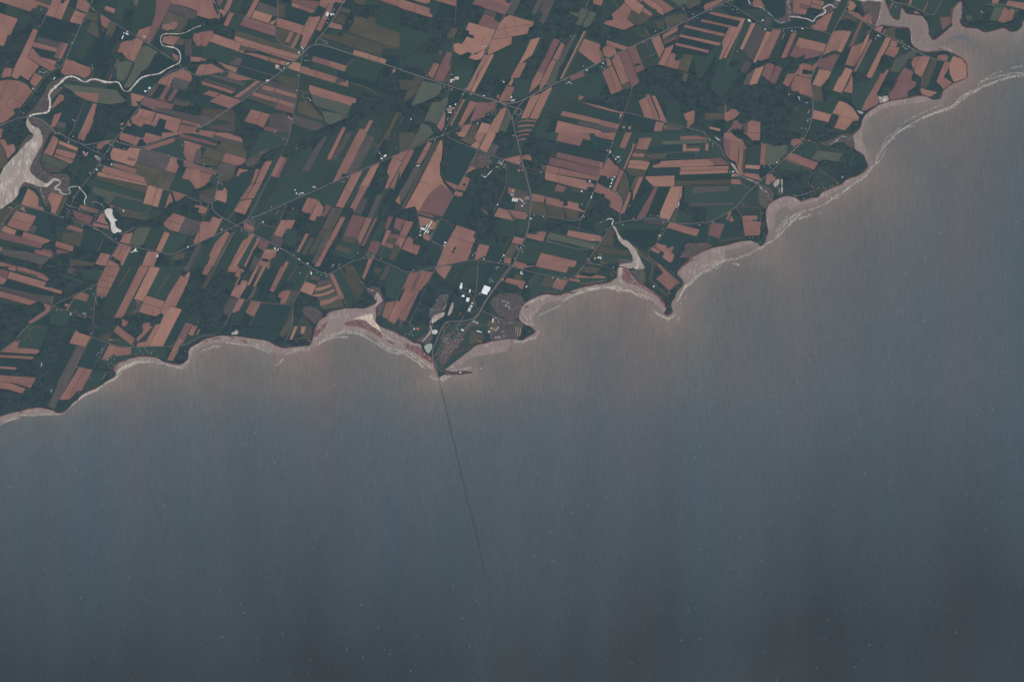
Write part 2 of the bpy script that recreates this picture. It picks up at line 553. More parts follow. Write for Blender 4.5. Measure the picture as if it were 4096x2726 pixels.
r 1610,1120 1660,1100 1655,1110 1600,1130
g 1800,1020 1880,1010 1620,1420 1560,1570 1370,1570 1370,1420 1430,1395 1620,1405
r 1400,1430 1500,1410 1605,1425 1608,1438 1500,1428 1380,1442
r 1400,1482 1500,1465 1580,1475 1580,1490 1500,1485 1385,1500
r 1400,1545 1500,1520 1550,1525 1550,1540 1480,1545 1370,1562
m 2000,905 2150,835 2180,890 2015,955
f 2180,850 2300,800 2340,780 2340,870 2220,870
g 1900,1010 2220,980 2370,860 2370,1130 2130,1190 1850,1120
r 2130,1200 2370,1250 2370,1285 2130,1225
r 2110,1120 2170,1140 2120,1185 2100,1170
g 1980,1200 2130,1200 2370,1285 2370,1400 1920,1310
r 1920,1308 2370,1410 2370,1465 1890,1360
g 1890,1365 2370,1470 2370,1530 1720,1385 1740,1320
k 2100,1425 2370,1475 2370,1525 2100,1470
r 1860,1422 2370,1540 2370,1570 1820,1570
f 1990,70 2100,90 2130,90 2100,155 1990,130
k 450,600 500,595 490,655 445,640
o 560,400 600,330 700,340 620,460 550,450
f 460,1060 540,1080 500,1110
r 1140,1120 1170,1120 1165,1160 1140,1160
S
R 8 -5,820 300,920 640,1030 800,1080 1050,1165 1200,1215 1380,1280 1430,1290 1438,1320 1410,1350 1370,1350 1355,1325 1380,1280
R 8 2370,725 2150,835 1900,950 1650,1070 1500,1150 1400,1200 1300,1220 1220,1215 1100,1175
R 7 1500,1145 1430,1210 1380,1280 1340,1330 1325,1370 1325,1410
R 7 1200,1215 1260,1270 1300,1350 1330,1440 1360,1570
R 5 1440,1330 1360,1410 1345,1460
R 5 1060,1180 1060,1155 1085,1150 1140,1210 1135,1240 1110,1310 1125,1370
R 4 550,1570 680,1510 860,1435 1110,1310 1240,1260
R 6 1330,-5 1200,230 1080,480 1000,640 830,960 765,1075 700,1200 580,1440 510,1570
R 3 665,-5 655,200 635,400 600,700 585,950 575,1020 555,1230
R 4 615,1025 620,1075 600,1060
R 3 615,1010 640,970
R 4 2230,-5 2190,90
R 3 -5,1340 40,1380 -5,1460
R 2 1590,1080 1605,1062 1635,1065 1640,1080
R 2 230,815 300,820 310,880
R 2 1110,450 1580,285
H 4 1090,470 1320,435 1500,405
H 3 1150,350 1580,280
H 3 1235,280 1240,350 1265,440
H 3 1335,200 1355,315
H 3 860,640 920,630 960,580
H 4 1100,640 1300,530
H 5 1890,475 1780,700 1640,1000 1630,1060
H 3 1705,680 1900,730
H 4 2110,370 2250,130
H 8 20,690 200,600 440,380 660,180 870,20
H 4 -5,360 30,310 300,370 520,450
H 4 300,545 440,600
H 3 1660,1100 1510,1395
H 3 1510,1320 1500,1390
H 3 175,40 165,150
H 4 1050,660 970,830 830,1070
H 4 260,960 210,1060 30,1260
H 3 890,1220 800,1390 740,1480
H 3 400,930 480,750
H 6 845,405 870,440
H 8 975,455 990,462
C in the barnyard above the main highway
B w 660,922,14,32,0
B w 682,922,16,34,0
B w 610,880,14,14,0
B w 602,955,14,40,0
B w 620,938,30,10,0
B g 602,1055,12,12,10
B w 522,1025,10,16,10
C on the highway near the two big junction loops
B w 835,1110,18,12,15
B w 988,1127,24,8,0
B r 1165,1125,14,14,10
B w 1312,1145,14,26,15
B w 1335,1175,50,6,0
B w 1325,1190,50,6,5
C at the farm surrounded by tan fields on the top road
B w 975,545,14,10,10
B w 990,550,10,20,10
B g 1015,548,14,10,10
B g 965,565,10,10,10
C beside the road of the dirt farmyard
B w 567,1390,12,14,0
B w 558,1412,12,10,0
B w 655,1230,14,24,20
B w 592,1255,24,14,20
B k 575,1290,40,26,0
B w 590,1325,40,8,0
B r 640,1270,20,14,0
B g 655,1325,10,10,20
B w 545,1518,8,10,0
C in the hamlet on the rail line near the interchange
B w 660,1560,8,10,0
B w 1113,1405,12,14,0
B w 915,1450,8,18,0
B w 950,1412,14,6,-20
B w 1040,1350,8,8,0
B w 1085,1355,8,8,0
B g 1080,1320,10,10,0
B g 990,1380,10,10,0
B g 840,1440,10,8,0
B g 720,1490,10,8,0
C along the road up to the striped fields
B w 1222,965,12,20,-30
B w 1195,950,8,12,-30
B w 1735,990,10,10,20
B w 1835,965,8,10,0
B w 1995,970,22,10,20
B g 1965,980,18,8,20
B w 2022,985,12,12,0
B w 1955,945,14,8,-20
B w 2200,828,24,12,-20
B w 2160,780,12,12,0
B w 770,1045,10,16,10
B g 740,1110,24,12,10
B w 2012,430,10,14,0
B w 1575,1110,10,10,0
B w 130,1405,10,22,0
B g 315,890,10,10,0
b 570,1270 650,1260 640,1285 610,1300 610,1340 560,1330
b 640,910 655,905 650,950 620,965 600,975 605,945
T 2400 0
f 520,820 690,765 910,820 1030,850 1190,880 1290,800 1400,760 1500,770 1620,700 1650,850 1720,870 1690,1000 1850,990 1900,870 1950,740 2100,680 2370,690 2370,1000 2200,1570 1890,1570 1890,1440 1640,1430 1640,1330 1480,1230 1230,1340 1230,1500 1100,1480 1120,1300 980,1330 800,1300 640,1120 540,1100 450,1180 380,1060 470,970
f -5,1080 130,1115 270,1060 380,1050 290,1320 200,1310 -5,1250
f 80,420 130,400 270,360 400,310 480,260 560,210 650,190 760,180 870,110 1060,110 1230,60 1290,15 1400,-5 1430,-5 1250,40 1200,90 1060,135 880,160 800,190 720,200 690,240 560,230 480,300 400,330 280,380 150,410 80,450 60,480 30,600 -5,600 -5,540 50,470
r -5,-5 40,-5 25,55 -5,72
g 40,-5 280,-5 215,105 140,170 50,250 -5,270
b 290,-5 420,-5 520,75 465,170 370,110 290,25
r 285,35 370,115 315,225 405,295 285,360 42,285 70,245 150,240 155,210 135,180 160,150 215,105
o 370,115 465,170 520,90 610,160 640,180 480,290 410,295 315,225
r 520,95 615,160 595,192 495,135
r 430,-5 500,-5 490,22
r 500,-5 600,-5 750,105 755,170 740,180 670,140 665,108 630,110 525,35
r 605,-5 710,-5 880,105 760,165 755,110 670,45
l 820,-5 1020,-5 1060,25 930,75
o 1030,-5 1180,-5 1190,40 1050,110 1000,50 1060,25
r 1455,-5 1445,20 1240,125 1220,90 1240,50 1400,-5
o 780,190 990,165 1030,220 800,330 760,250
o 645,250 710,250 735,320 690,340
o 720,245 740,250 765,335 750,340
o 530,310 600,430 545,435 530,380
g 440,370 530,310 545,435 500,430
g 110,490 280,380 450,380 540,440 400,520 330,550
r 80,475 340,560 290,595 75,528
r 30,575 80,540 170,560 200,630 90,675 50,660
r -5,600 30,620 35,700 -5,720
r 75,700 115,695 140,760 90,790
r 180,650 215,640 345,955 260,1000 140,715
r 25,845 145,770 270,1050 240,1075 135,1115
m 215,625 320,595 465,970 380,1025
m 320,590 415,540 525,820 430,860
f 400,780 440,745 475,745 480,770 420,790
o 265,1000 350,960 380,1030 270,1055
r 600,455 700,415 760,570 700,690
r 740,410 910,305 915,365 740,465
m 750,500 920,420 900,460 750,525
o 745,470 915,400 925,420 750,500
r 765,575 880,525 770,780 683,760 760,600
r 835,630 895,635 875,710 920,715 970,685 910,820 770,780
r 1000,295 1475,400 1460,435 985,325
r 940,405 1425,505 1400,540 930,432
r 895,505 1285,595 1275,625 890,535
r 1195,228 1620,322 1610,345 1185,255
r 1315,142 1680,215 1655,250 1280,162
r 1525,310 1620,325 1430,705 1400,695 1450,560 1435,500
b 1670,215 1715,222 1495,690 1455,680
g 1720,225 1790,270 1650,590 1500,780 1480,690
b 1785,272 1835,278 1685,590 1648,580
k 1840,280 1920,320 1750,680 1690,590
k 1900,360 1960,370 1800,720 1745,660
b 1960,370 2015,382 1835,740 1800,735
r 2010,385 2035,350 2140,355 1985,690 1900,715 1855,710
g 2140,360 2180,370 2110,690 1990,680
r 2170,395 2180,400 2150,465 2135,465
r 2255,390 2320,385 2190,690 2125,690
o 2325,390 2340,395 2220,680 2195,690
r 2340,445 2370,450 2370,555 2298,540
m 2290,545 2370,555 2370,650 2320,700 2280,670 2235,660
f 1860,800 1900,740 1960,700 2100,690 2240,680 2370,680 2370,780 2290,860 2200,870 2150,950 2150,800 2080,770 2010,740 1960,745
k 1720,710 1790,745 1730,860 1650,850
k 1840,800 1770,1000 1685,1000 1730,880
b 1830,810 1935,775 1850,985 1755,1005
m 1960,745 2010,745 2060,770 2000,940 1980,950 1905,885
m 2070,770 2150,800 2065,992 1995,965
k 985,855 1035,870 1020,968 970,950
r 2205,870 2290,865 2370,770 2370,880 2300,885 2225,1028 2150,990
r 2300,888 2370,905 2370,1090 2260,1070 2245,1020
g 1400,760 1640,800 1560,1000 1440,1170 1300,1050
o 970,635 1100,650 1030,850 915,820
g 1110,650 1260,665 1370,530 1400,570 1200,930 1140,930
f 890,540 960,550 985,640 975,690 920,715 880,710 895,635 850,620
r 455,1190 545,1145 650,1405 525,1380
r 540,1125 575,1105 700,1400 690,1420 655,1410
r 605,1130 650,1130 790,1440 720,1420
r 660,1430 760,1450 725,1545 635,1545
o 780,1455 960,1500 960,1530 740,1540
d 470,1400 660,1430 630,1550 460,1550
g 800,1180 920,1180 1000,1490 780,1430
f 320,1440 460,1450 440,1560 210,1560 230,1530 320,1530
r -5,1250 210,1310 280,1320 270,1345 -5,1280
g 380,1070 520,1370 300,1320
d -5,1280 270,1345 230,1420 210,1460 -5,1410
r -5,1410 225,1465 205,1520 -5,1470
k -5,1470 205,1520 195,1560 -5,1540
r 985,1340 1110,1295 1118,1330 1105,1450 1060,1475 1050,1505 1025,1500 1030,1420 1010,1410
o 1235,1335 1460,1335 1460,1400 1240,1410
b 1290,1490 1418,1520 1415,1548 1290,1515
r 1478,1230 1487,1235 1482,1320 1510,1320 1540,1285 1600,1290 1650,1335 1580,1400 1500,1430 1465,1410
m 1580,1420 1620,1415 1630,1450 1680,1460 1665,1530 1620,1515 1550,1520 1530,1570 1475,1570 1560,1480
o 1680,1450 1740,1450 1735,1570 1690,1570
r 1740,1440 1780,1415 1890,1440 1885,1570 1730,1570
d 1900,-5 2180,-5 2185,170 2130,215 2060,205 2000,130 1940,90
r 1810,-5 1890,-5 1945,90 1830,88 1795,40
g 1680,110 1960,100 2060,240 2000,340 1800,220
k 1970,190 2015,220 1980,310 1940,285
t 2185,-5 2270,-5 2250,60 2270,150 2310,180 2370,180 2370,215 2250,205 2240,250 2130,285 2070,230 2140,215 2190,170 2180,60
r 2270,-5 2370,-5 2370,170 2290,160 2270,130
f 2200,1150 2330,1100 2370,1200 2260,1300 2200,1240
S
W 1745,-5 1760,10 1780,55 1765,55 1745,25
w 1780,55,4 1830,85,4 1920,95,8 1960,140,10 2010,170,8 2060,235,9 2125,282,8 2170,255,7 2215,258,7
w 2200,-5,6 2225,15,6 2200,50,6 2245,90,6 2205,120,6 2245,155,6 2225,190,6 2240,250,6
w 2230,-5,5 2245,30,5 2200,90,5 2250,110,5
W 2235,190 2370,198 2370,212 2240,205
R 8 -5,730 300,585 640,425 980,265 1250,130 1500,18 1560,-5
R 5 1450,-5 1500,25 1700,150 1850,240 1960,320 2040,350 2200,335 2370,320
R 4 210,630 290,810 380,1020 370,1080 290,1320 200,1560
R 5 290,1320 800,1445 1240,1560
R 2 160,-5 210,85
R 3 960,80 1000,130 1035,225
R 3 80,440 130,430
R 2 440,400 540,440
R 2 490,705 660,630
R 2 900,490 1050,235
R 2 2160,1295 2210,1400 2220,1450
R 2 2340,1250 2300,1310
R 2 540,480 570,570
R 2 1700,250 1500,760
H 4 1015,260 870,540 765,780
H 4 320,590 430,860
H 4 115,690 270,1050
H 3 95,790 190,1060
H 4 590,-5 750,100 750,180
H 3 560,1180 655,1410
H 3 600,1130 710,1400
H 3 500,20 600,90
H 4 2300,885 2240,1010
H 3 1600,140 1360,400
H 3 2070,770 1995,960
H 3 1510,330 1520,380
H 3 -5,280 290,360
H 3 680,765 910,822
H 3 2340,420 2240,640
C along the diagonal highway near the top village
B w 1560,12,10,10,0
B w 1440,60,10,10,20
B w 1415,75,10,8,20
B g 1460,70,10,10,20
B w 1490,70,8,10,20
B w 1565,112,12,10,20
B w 1612,115,12,8,20
B w 1625,150,8,12,20
B g 1530,70,10,8,20
B g 1315,120,16,14,20
C on the village road bend near the winding creek
B w 1755,235,30,12,20
B w 1760,250,40,10,10
B w 1920,240,16,14,-30
B g 1910,245,20,8,20
B w 1945,345,16,14,-20
B g 1845,268,8,8,20
B w 2260,365,20,8,20
B w 2300,372,20,10,20
B g 2160,365,12,10,20
C on the red strip fields road
B w 1095,230,10,8,20
B w 1115,205,10,8,20
B w 1150,215,10,10,20
B g 980,110,12,12,20
B g 1095,170,10,16,20
B w 740,340,8,8,20
B g 800,320,12,8,20
B r 655,370,12,20,0
B g 510,500,8,10,20
B g 945,260,14,8,20
B w 1618,605,12,12,0
B w 1505,815,8,10,0
C at the farm by the highway with rough yard
B w 35,745,20,12,-30
B g 20,790,14,14,10
B w 50,810,12,12,10
C on the side road beside dark woods
B b 292,1100,14,16,0
B w 290,1242,10,10,0
B r 260,1260,14,8,0
B r 225,1250,10,14,0
B w 245,1360,10,26,10
B w 230,1390,16,10,10
B w 272,1500,10,20,10
B w 286,1500,10,20,10
B w 210,1475,10,10,10
B w 760,1490,10,10,0
B w 780,1498,10,10,0
B g 710,1405,10,14,0
C beside the dark pond in the woods
B w 2340,1150,18,20,-20
B w 2350,1175,16,20,-20
B w 2225,1115,6,24,20
b 330,1495 370,1480 360,1530 340,1530
T 3200 0 2.629
K 850,-5 845,60 830,130 815,200 795,250 770,290 800,285 860,265 950,280 1060,297 1145,290 1160,330 1165,400 1175,470 1230,520 1310,552 1385,545 1450,545 1500,532 1560,545 1620,575 1680,600 1740,650 1760,690 1752,750 1765,790 1755,825 1680,855 1610,875 1550,915 1505,950 1495,990 1480,1030 1450,1052 1380,1045 1330,1010 1280,1005 1200,1015 1120,1035 1050,1045 950,1060 850,1090 780,1130 700,1190 655,1250 645,1320 610,1375 560,1410 540,1450 550,1500 575,1540
K2 890,-30 890,-5 930,90 950,160 985,200 1035,218 1055,150 1065,80 1080,90 1120,150 1200,155 1280,165 1320,200 1345,260 1360,320 1350,360 1385,400 1390,428 1440,405 1530,330 1610,265 1590,240 1595,180 1610,80 1690,5 1710,50 1705,150 1700,200 1680,215 1690,260 1740,290 1830,300 1880,310 1940,345 2000,335 2100,300 2160,295 2200,335 2260,335 2310,310 2340,270 2335,230 2400,190 2400,-30
r -5,-5 130,-5 55,160 -5,140
m -5,45 100,60 90,110 -5,90
r 135,-5 255,15 245,60 120,40
r 115,42 245,65 215,105 100,80
f 80,85 210,110 250,180 200,200 60,200 50,170
r 355,110 335,170 270,330 160,310 110,280 175,250 165,230 240,180 320,135
t 290,45 345,40 370,-5 430,10 360,90 250,180 180,170 240,100
t 630,20 700,-5 840,-5 845,60 815,200 780,290 755,270 760,160 740,120 680,140 640,80 640,40
f 590,25 650,60 680,140 660,190 600,150 560,130
b 515,5 560,20 595,60 560,110 510,110
r 520,110 570,130 615,140 660,185 700,150 740,130 755,160 755,265 700,235 560,165 500,125
o 460,135 605,190 590,235 500,195 415,230
f 490,198 590,238 545,330 420,325 365,330 400,240
m 640,215 665,235 610,360 560,480 500,515 530,440
g 605,190 640,210 510,500 430,560 540,330
r 380,325 470,322 395,530 340,540 240,585 350,345
b 470,322 540,335 435,555 395,540
m 320,565 415,580 330,750 175,705 210,620
f 240,585 340,540 440,560 540,480 640,450 700,360 770,290 760,330 680,440 560,490 450,560 350,575 130,660 -5,660 -5,640 130,630
t 680,345 770,290 740,350 700,370
b 735,350 700,480 575,700 470,685 545,490 660,450 700,380
r 545,490 650,455 690,420 630,560 565,695 470,685
r 735,410 760,425 580,775 555,775 600,680
g 765,430 900,400 720,800 600,750 700,600
b 905,390 960,410 745,835 695,800
f 560,750 690,780 720,830 800,780 750,870 600,890 545,860
r 785,300 830,275 875,280 850,340 790,325
m 885,305 912,312 895,360 865,355
o 940,290 1145,295 1160,450 960,400 880,360
d 1000,295 1145,292 1170,470 1000,400
r 965,420 1025,445 1010,500 940,480
r 935,485 1045,500 1030,555 990,605 890,570
g 760,430 905,390 600,1000
f 860,580 990,605 940,760 800,740
l 1190,520 1225,545 1200,620 1140,615 1130,660 1035,770 945,745 1000,620 1100,570
f 1140,615 1200,630 1170,700 1190,740 1100,700
r 1215,600 1300,590 1280,680 1195,740 1170,660 1200,610
r 1300,590 1370,610 1280,815 1200,760 1230,690
o 1380,615 1450,630 1330,930 1265,910 1280,830
d 1450,630 1520,650 1400,930 1330,930
r 1460,580 1540,575 1560,600 1545,640 1440,615
b 1610,590 1700,620 1755,690 1750,760 1755,820 1620,865 1575,780 1570,680
r 1520,650 1580,655 1560,730 1510,810 1600,870 1510,940 1470,890 1435,860
f 1555,730 1620,870 1510,815
f 1440,880 1505,940 1480,965 1395,955
b 1275,925 1330,945 1445,970 1370,1020 1280,990 1265,950
g 1370,1020 1450,970 1500,970 1480,1040 1400,1045
m 1095,710 1190,750 1175,830 1225,870 1200,930 1130,960 1130,1020 950,1055 930,990 990,920 1030,850 1015,840
f 1175,790 1270,820 1265,920 1240,1000 1130,1010 1140,970 1230,900 1220,860 1170,850
f 940,760 1035,770 1010,860 980,930 930,990 900,1010 820,1000 870,880
r 855,760 870,780 910,730 935,740 805,990 830,1040 820,1090 690,1165 645,1160 700,1030 810,830
g 800,740 860,755 700,1040 645,1160 600,1150 530,1070 570,880 745,840
W 820,1010 850,1025 915,1000 940,1050 900,1070 835,1090 835,1040
W 590,1155 670,1180 660,1200 625,1195
r -5,680 40,665 125,690 115,750 30,730 20,780 130,785 105,825 -5,800
r 190,645 175,700 130,755 115,740 135,690
f 45,730 135,760 130,785 30,765
r -5,805 110,830 115,900 125,960 125,1030 60,1000 -5,985
b 205,725 330,750 285,880 225,915 130,890
d 180,705 205,725 130,890 115,870
b 480,710 555,740 440,978 345,950 410,815 425,810
r 545,780 555,870 555,985 460,960 510,870
o 125,895 215,915 245,1000 235,1070 145,1060
f 225,915 330,780 340,980 350,1000 300,1060 245,1070
d 390,680 480,700 420,810 340,770
g 340,780 410,800 345,950 330,980 280,960
b 410,1060 490,1085 560,1140 620,1230 610,1265 340,1190
b 145,1155 330,1205 300,1285 130,1245
r 390,1200 620,1275 530,1280 480,1370 360,1345 410,1220
b 430,1220 590,1260 520,1340 470,1370 360,1340
f 340,1205 410,1225 330,1365 280,1350
d 135,1255 290,1285 230,1470 50,1470 90,1330
g 145,1060 400,1070 340,1190 140,1150
t 430,1400 560,1420 560,1500 540,1560 490,1520 430,1440 400,1490 330,1530 200,1500 300,1480 380,1450
f 560,1270 640,1280 600,1380 500,1390 480,1370
f -5,1030 120,1050 130,1150 70,1180 -5,1100
r -5,510 225,555 200,590 100,625 -5,600
m -5,500 230,548 200,590 100,625 -5,570
b -5,400 275,462 245,548 -5,498
g -5,310 335,365 280,460 -5,398
g 500,-5 520,-5 470,120 330,350 270,330 355,110
f -5,600 50,570 60,620 200,600 180,640 130,665 -5,660
g 930,-5 1070,30 1065,80 1050,200 1035,215 985,200 950,150 940,90
r 975,25 985,35 945,95 940,90
g 1150,-5 1490,-5 1420,150 1370,165 1300,130 1100,50
f 1080,60 1200,90 1300,140 1420,165 1490,20 1500,60 1400,200 1350,260 1290,165 1130,150
r 1200,115 1240,125 1265,150 1200,145
r 1160,-5 1185,-5 1160,55 1140,50
g 1390,170 1490,-5 1600,-5 1560,240 1400,380 1360,350
m 1470,180 1570,180 1590,250 1500,320
r 1340,25 1350,30 1305,120 1295,115
t 1620,60 1690,5 1640,70 1610,90 1600,240 1580,220 1580,100
g 1750,-5 1990,-5 1960,60 1850,250 1800,240 1700,100
r 2025,-5 2095,-5 2080,42 2015,35
f 2095,-5 2185,-5 2165,60 2085,45
r 2185,10 2370,30 2370,100 2165,60
f 1945,60 2050,80 2000,215 1900,200
l 2050,70 2140,80 2090,220 1995,215
r 2150,75 2200,110 2265,100 2230,210 2130,245 2085,225
f 1860,215 2085,225 2130,245 2220,230 2330,170 2340,270 2260,330 2200,330 2160,290 1940,340 1840,290 1750,280
f 1710,60 1760,50 1800,150 1800,240 1750,280 1690,250
l 1740,160 1810,170 1790,230 1750,210
S
s 770,1140 850,1095 950,1065 1050,1050 1120,1040 1200,1020 1290,1008 1340,1020 1380,1050 1300,1075 1150,1090 980,1110 850,1150 760,1210 690,1270 660,1350 640,1440 650,1560 560,1560 540,1460 560,1410 610,1380 650,1320 660,1240 700,1190
s 1460,500 1530,490 1600,520 1620,570 1560,545 1500,530 1460,535
s 1600,560 1690,590 1750,650 1770,700 1760,690 1740,650 1680,600
s 1740,285 1860,290 1950,325 1940,350 1850,320 1700,275
m 1455,510 1500,505 1510,530 1460,530
v 1380,490 1550,440 1620,380 1700,360 1750,380 1850,470 1950,540 1850,500 1740,430 1640,400 1560,450
w 530,1450,6 470,1430,6 430,1430,7 400,1480,7 340,1500,8
w -5,188,14 60,195,14 100,210,14 140,235,12 160,190,14 200,165,14 265,140,16 270,110,14 240,90,14 260,75,14 300,50,14 345,55,10 355,90,6
W 545,-5 620,5 680,22 720,5 830,20 890,20 850,-5
W 390,-5 430,5 425,20 370,8
w 400,40,6 380,80,8 360,90,4
R 6 520,-5 470,110 340,350 220,600 150,740 110,830 115,900 130,1000 140,1090 130,1200 110,1310 50,1450 -5,1520
R 7 465,110 600,185 680,230 770,300 880,370 1050,440 1200,525 1300,580 1370,605 1440,630 1550,640
R 5 940,-5 1040,40 1100,45 1200,75 1300,130 1370,165 1420,150 1490,-5
R 4 -5,285 160,310 335,365
R 3 140,1155 340,1205
R 3 340,1190 620,1275
R 4 1960,50 2150,50 2370,105
R 2 1075,-5 1070,80
H 3 770,320 700,470 565,700
H 3 555,740 440,978
H 3 960,410 890,560 750,830
H 3 1370,610 1280,815
H 3 1250,610 1195,740
H 3 1510,650 1430,860
H 4 480,690 580,700
H 4 130,750 30,730
H 4 110,830 -5,800
H 3 120,30 245,70
H 4 1750,690 1765,790 1750,825 1610,870
H 3 700,240 740,140
H 3 340,755 180,705
H 3 530,1060 600,1170 640,1220
H 3 1600,560 1680,600 1750,670
H 3 560,1270 620,1280
H 3 410,1190 360,1340
C in the farmyard on the coast road above the estuary
B w 820,375,12,16,20
B w 840,385,14,12,20
B b 795,408,12,12,20
B w 800,380,8,8,20
B w 1008,70,8,12,0
C along the coast road near the estuary beach
B w 1105,508,14,10,30
B w 1125,518,12,10,30
B g 1075,430,10,10,30
B g 1085,490,10,20,30
B w 1145,490,14,8,30
B g 505,75,10,20,0
B w 530,45,8,8,0
B w 1905,120,16,10,0
B w 1920,135,16,10,0
B g 2225,100,14,14,0
B w 25,302,20,10,0
B w 2035,65,10,8,0
B w 2285,110,8,8,0
C on the shore road lined with houses
B w 70,1080,28,8,0
B w 20,1455,14,10,0
B r 95,1475,14,8,0
B g 80,1270,14,24,0
B g 60,1350,10,10,0
B g 100,1250,10,10,0
B g 15,1350,10,10,0
w 80,1195,4 105,1150,4
L 1 870,1567 900,1510 950,1460 1060,1370 1160,1310 1215,1280
L 3 1215,1280 1280,1240 1370,1205 1480,1160 1560,1140 1625,1100 1660,1050 1720,1000
L 4 1720,1000 1780,975 1860,940 1950,895 2050,860 2150,830 2220,805 2356,790
L 3 1290,1240 1370,1210 1480,1165 1570,1150 1640,1105 1700,1045 1810,985 1900,930
L 3 960,1440 1060,1370 1140,1325 1215,1325
L 1 1060,1310 1150,1250 1280,1190 1400,1130 1500,1110
L 2 1900,855 1990,830 2080,795 2200,790
L 1 1870,890 2000,790 2130,745
L 2 2220,720 2300,700 2340,690
L 1 890,1460 960,1410 1060,1340
L 2 2200,770 2356,770
L 3 1690,250 1680,215
L 2 800,270 870,268 960,282 1060,298 1140,290
L 3 1190,490 1240,520 1300,545 1380,540
L 2 1155,310 1170,400 1180,460
L 1 850,100 830,200 800,260
L 1 940,100 960,180 1000,215
T 0 532
f -5,-5 370,-5 400,40 320,120 230,230 150,300 50,400 50,430 -5,500
r -5,-5 25,-5 20,60 -5,60
r -5,75 60,80 90,150 160,125 180,180 180,210 90,310 60,200 -5,100
o -5,110 60,200 90,330 55,400 -5,430
t 330,20 380,30 400,45 330,130 230,220 210,210 240,140 300,60
t 500,-5 600,-5 590,80 520,170 490,250 480,340 510,400 520,450 600,470 720,480 800,490 830,560 800,640 830,700 700,720 600,690 560,720 570,800 550,880 520,830 490,760 460,700 400,640 300,620 220,650 190,760 210,700 260,580 330,590 460,620 640,580 560,600 430,540 360,460 360,400 400,280 510,110
f 590,-5 640,-5 600,80 560,160 510,200 490,240 480,300 490,350 530,450 600,470 720,460 720,480 600,490 500,440 470,350 470,250 520,150
r 640,-5 670,30 690,90 610,272 510,240 560,160 600,80
b 655,90 690,90 615,272 580,262
b 705,90 920,175 905,220 870,220 680,140
r 670,180 900,245 875,305 800,290 650,240
r 640,250 870,320 830,365 625,275
o 690,130 905,215 900,245 665,185
l 500,245 600,275 820,370 720,430 490,330
o 490,335 720,430 700,460 590,465 520,430 500,370
l 870,325 880,330 815,445 795,440
g 880,300 1000,330 1120,280 1050,400 940,560 850,560 850,460 800,440
f 900,240 1000,240 1060,300 980,400 920,560 850,570 960,400 950,320 870,310
g 1150,370 1090,500 990,620 940,580 1000,420 1100,280
f 820,470 900,560 990,640 1000,700 940,660 830,620
r 930,-5 1030,-5 990,95 915,60
r 1145,130 1220,100 1305,95 1280,130 1250,125 1200,195 1140,175
d 1220,150 1300,120 1250,220 1190,200
f 1330,110 1500,170 1490,205 1330,160
b 1330,170 1490,210 1530,170 1655,185 1600,370 1570,395 1310,310 1300,250
m 1510,280 1600,305 1590,335 1495,320
r 1350,350 1620,425 1595,480 1330,400
k 1660,190 2020,280 1950,440 1600,350
r 2020,280 2090,300 2080,340 2105,390 2070,470 1950,440
r 1230,385 1680,510 1735,600 1190,460
o 1190,460 1740,605 1720,710 1110,540
b 1160,455 1735,605 1730,620 1140,500
o 1600,350 1950,440 2070,470 2060,520 1990,680 1840,640 1750,600 1700,520 1590,480 1640,430 1565,390
g 1100,545 1700,710 1680,800 1080,650 1010,600
l 1080,650 1110,635 1680,790 1680,820 1350,745 1280,845 1220,810 1240,770 1110,720
g 1350,745 1680,825 1790,860 1730,970 1640,960 1290,860
b 1745,610 1845,645 1790,850 1685,830
b 1850,650 1920,660 1860,875 1790,855
g 1920,660 2000,690 1940,890 1870,870
r 2000,690 2040,800 1990,830 1945,890 1940,870
r 2030,685 2200,730 2215,760 2180,805 2065,800
g 2080,490 2250,610 2280,700 2220,740 2020,670
r 2200,410 2370,440 2370,650 2300,655 2270,600 2230,550 2145,535 2170,470
r 2180,90 2370,150 2310,300 2270,350 2200,320 2160,240
m 2165,310 2370,390 2370,440 2180,400 2160,370
k 2320,190 2370,200 2370,370 2270,340
r 1430,-5 1600,40 1565,135 1430,90 1400,65
r 1605,40 1680,65 1640,80 1610,150 1560,138
r 1720,-5 1900,45 1890,75 1720,130 1670,60
d 1450,-5 1720,-5 1690,60 1600,40
r 1910,-5 2170,-5 1900,70
r 2020,60 2070,65 2040,110 1760,200 1680,175
g 1660,190 1790,200 2040,110 2070,65 2170,100 2160,240 2180,330 2010,280
m 2140,10 2370,70 2370,110 2100,45
r 2200,-5 2370,-5 2370,20
f 600,5 700,30 830,90 780,130 690,80
f 1100,440 1150,480 1060,550 1010,520
f 1100,190 1250,200 1300,300 1340,350 1320,400 1150,350 1180,300
b 330,655 400,690 455,770 450,870 420,890 245,845
r 450,860 500,870 525,915 430,890
b 610,695 740,740 650,960 600,930 610,870 570,790 570,730
o 740,745 800,760 750,870 690,970 650,960
r 190,915 435,985 400,1080 320,1160 80,1090
d 350,895 600,960 560,1000 600,1100 640,1280 420,1200 340,1160 430,980 320,930
f 540,960 600,970 620,1100 650,1220 640,1400 610,1420 620,1290 620,1180 560,1010
g 640,1080 780,1120 720,1240 670,1230
r 260,870 295,875 280,920 230,890
r -5,1030 50,1050 20,1080 -5,1080
b 50,1090 195,1145 170,1200 15,1155
f 200,1140 275,1165 250,1220 170,1200
r 280,1165 595,1255 600,1275 505,1305 260,1225
m -5,1165 100,1180 265,1230 510,1305 480,1360 -5,1240
f 480,1350 600,1270 640,1400 500,1370
k 350,1095 410,1090 440,1100 400,1180 340,1160
g -5,1240 480,1370 420,1400 250,1360 -5,1330
k 20,1370 300,1390 420,1420 600,1470 500,1560 300,1500 30,1430
r -5,1340 35,1345 10,1400 -5,1400
m 500,1360 625,1390 615,1420 490,1390
r 430,1370 620,1425 600,1465 400,1410
r 660,1270 870,1335 855,1400 650,1340
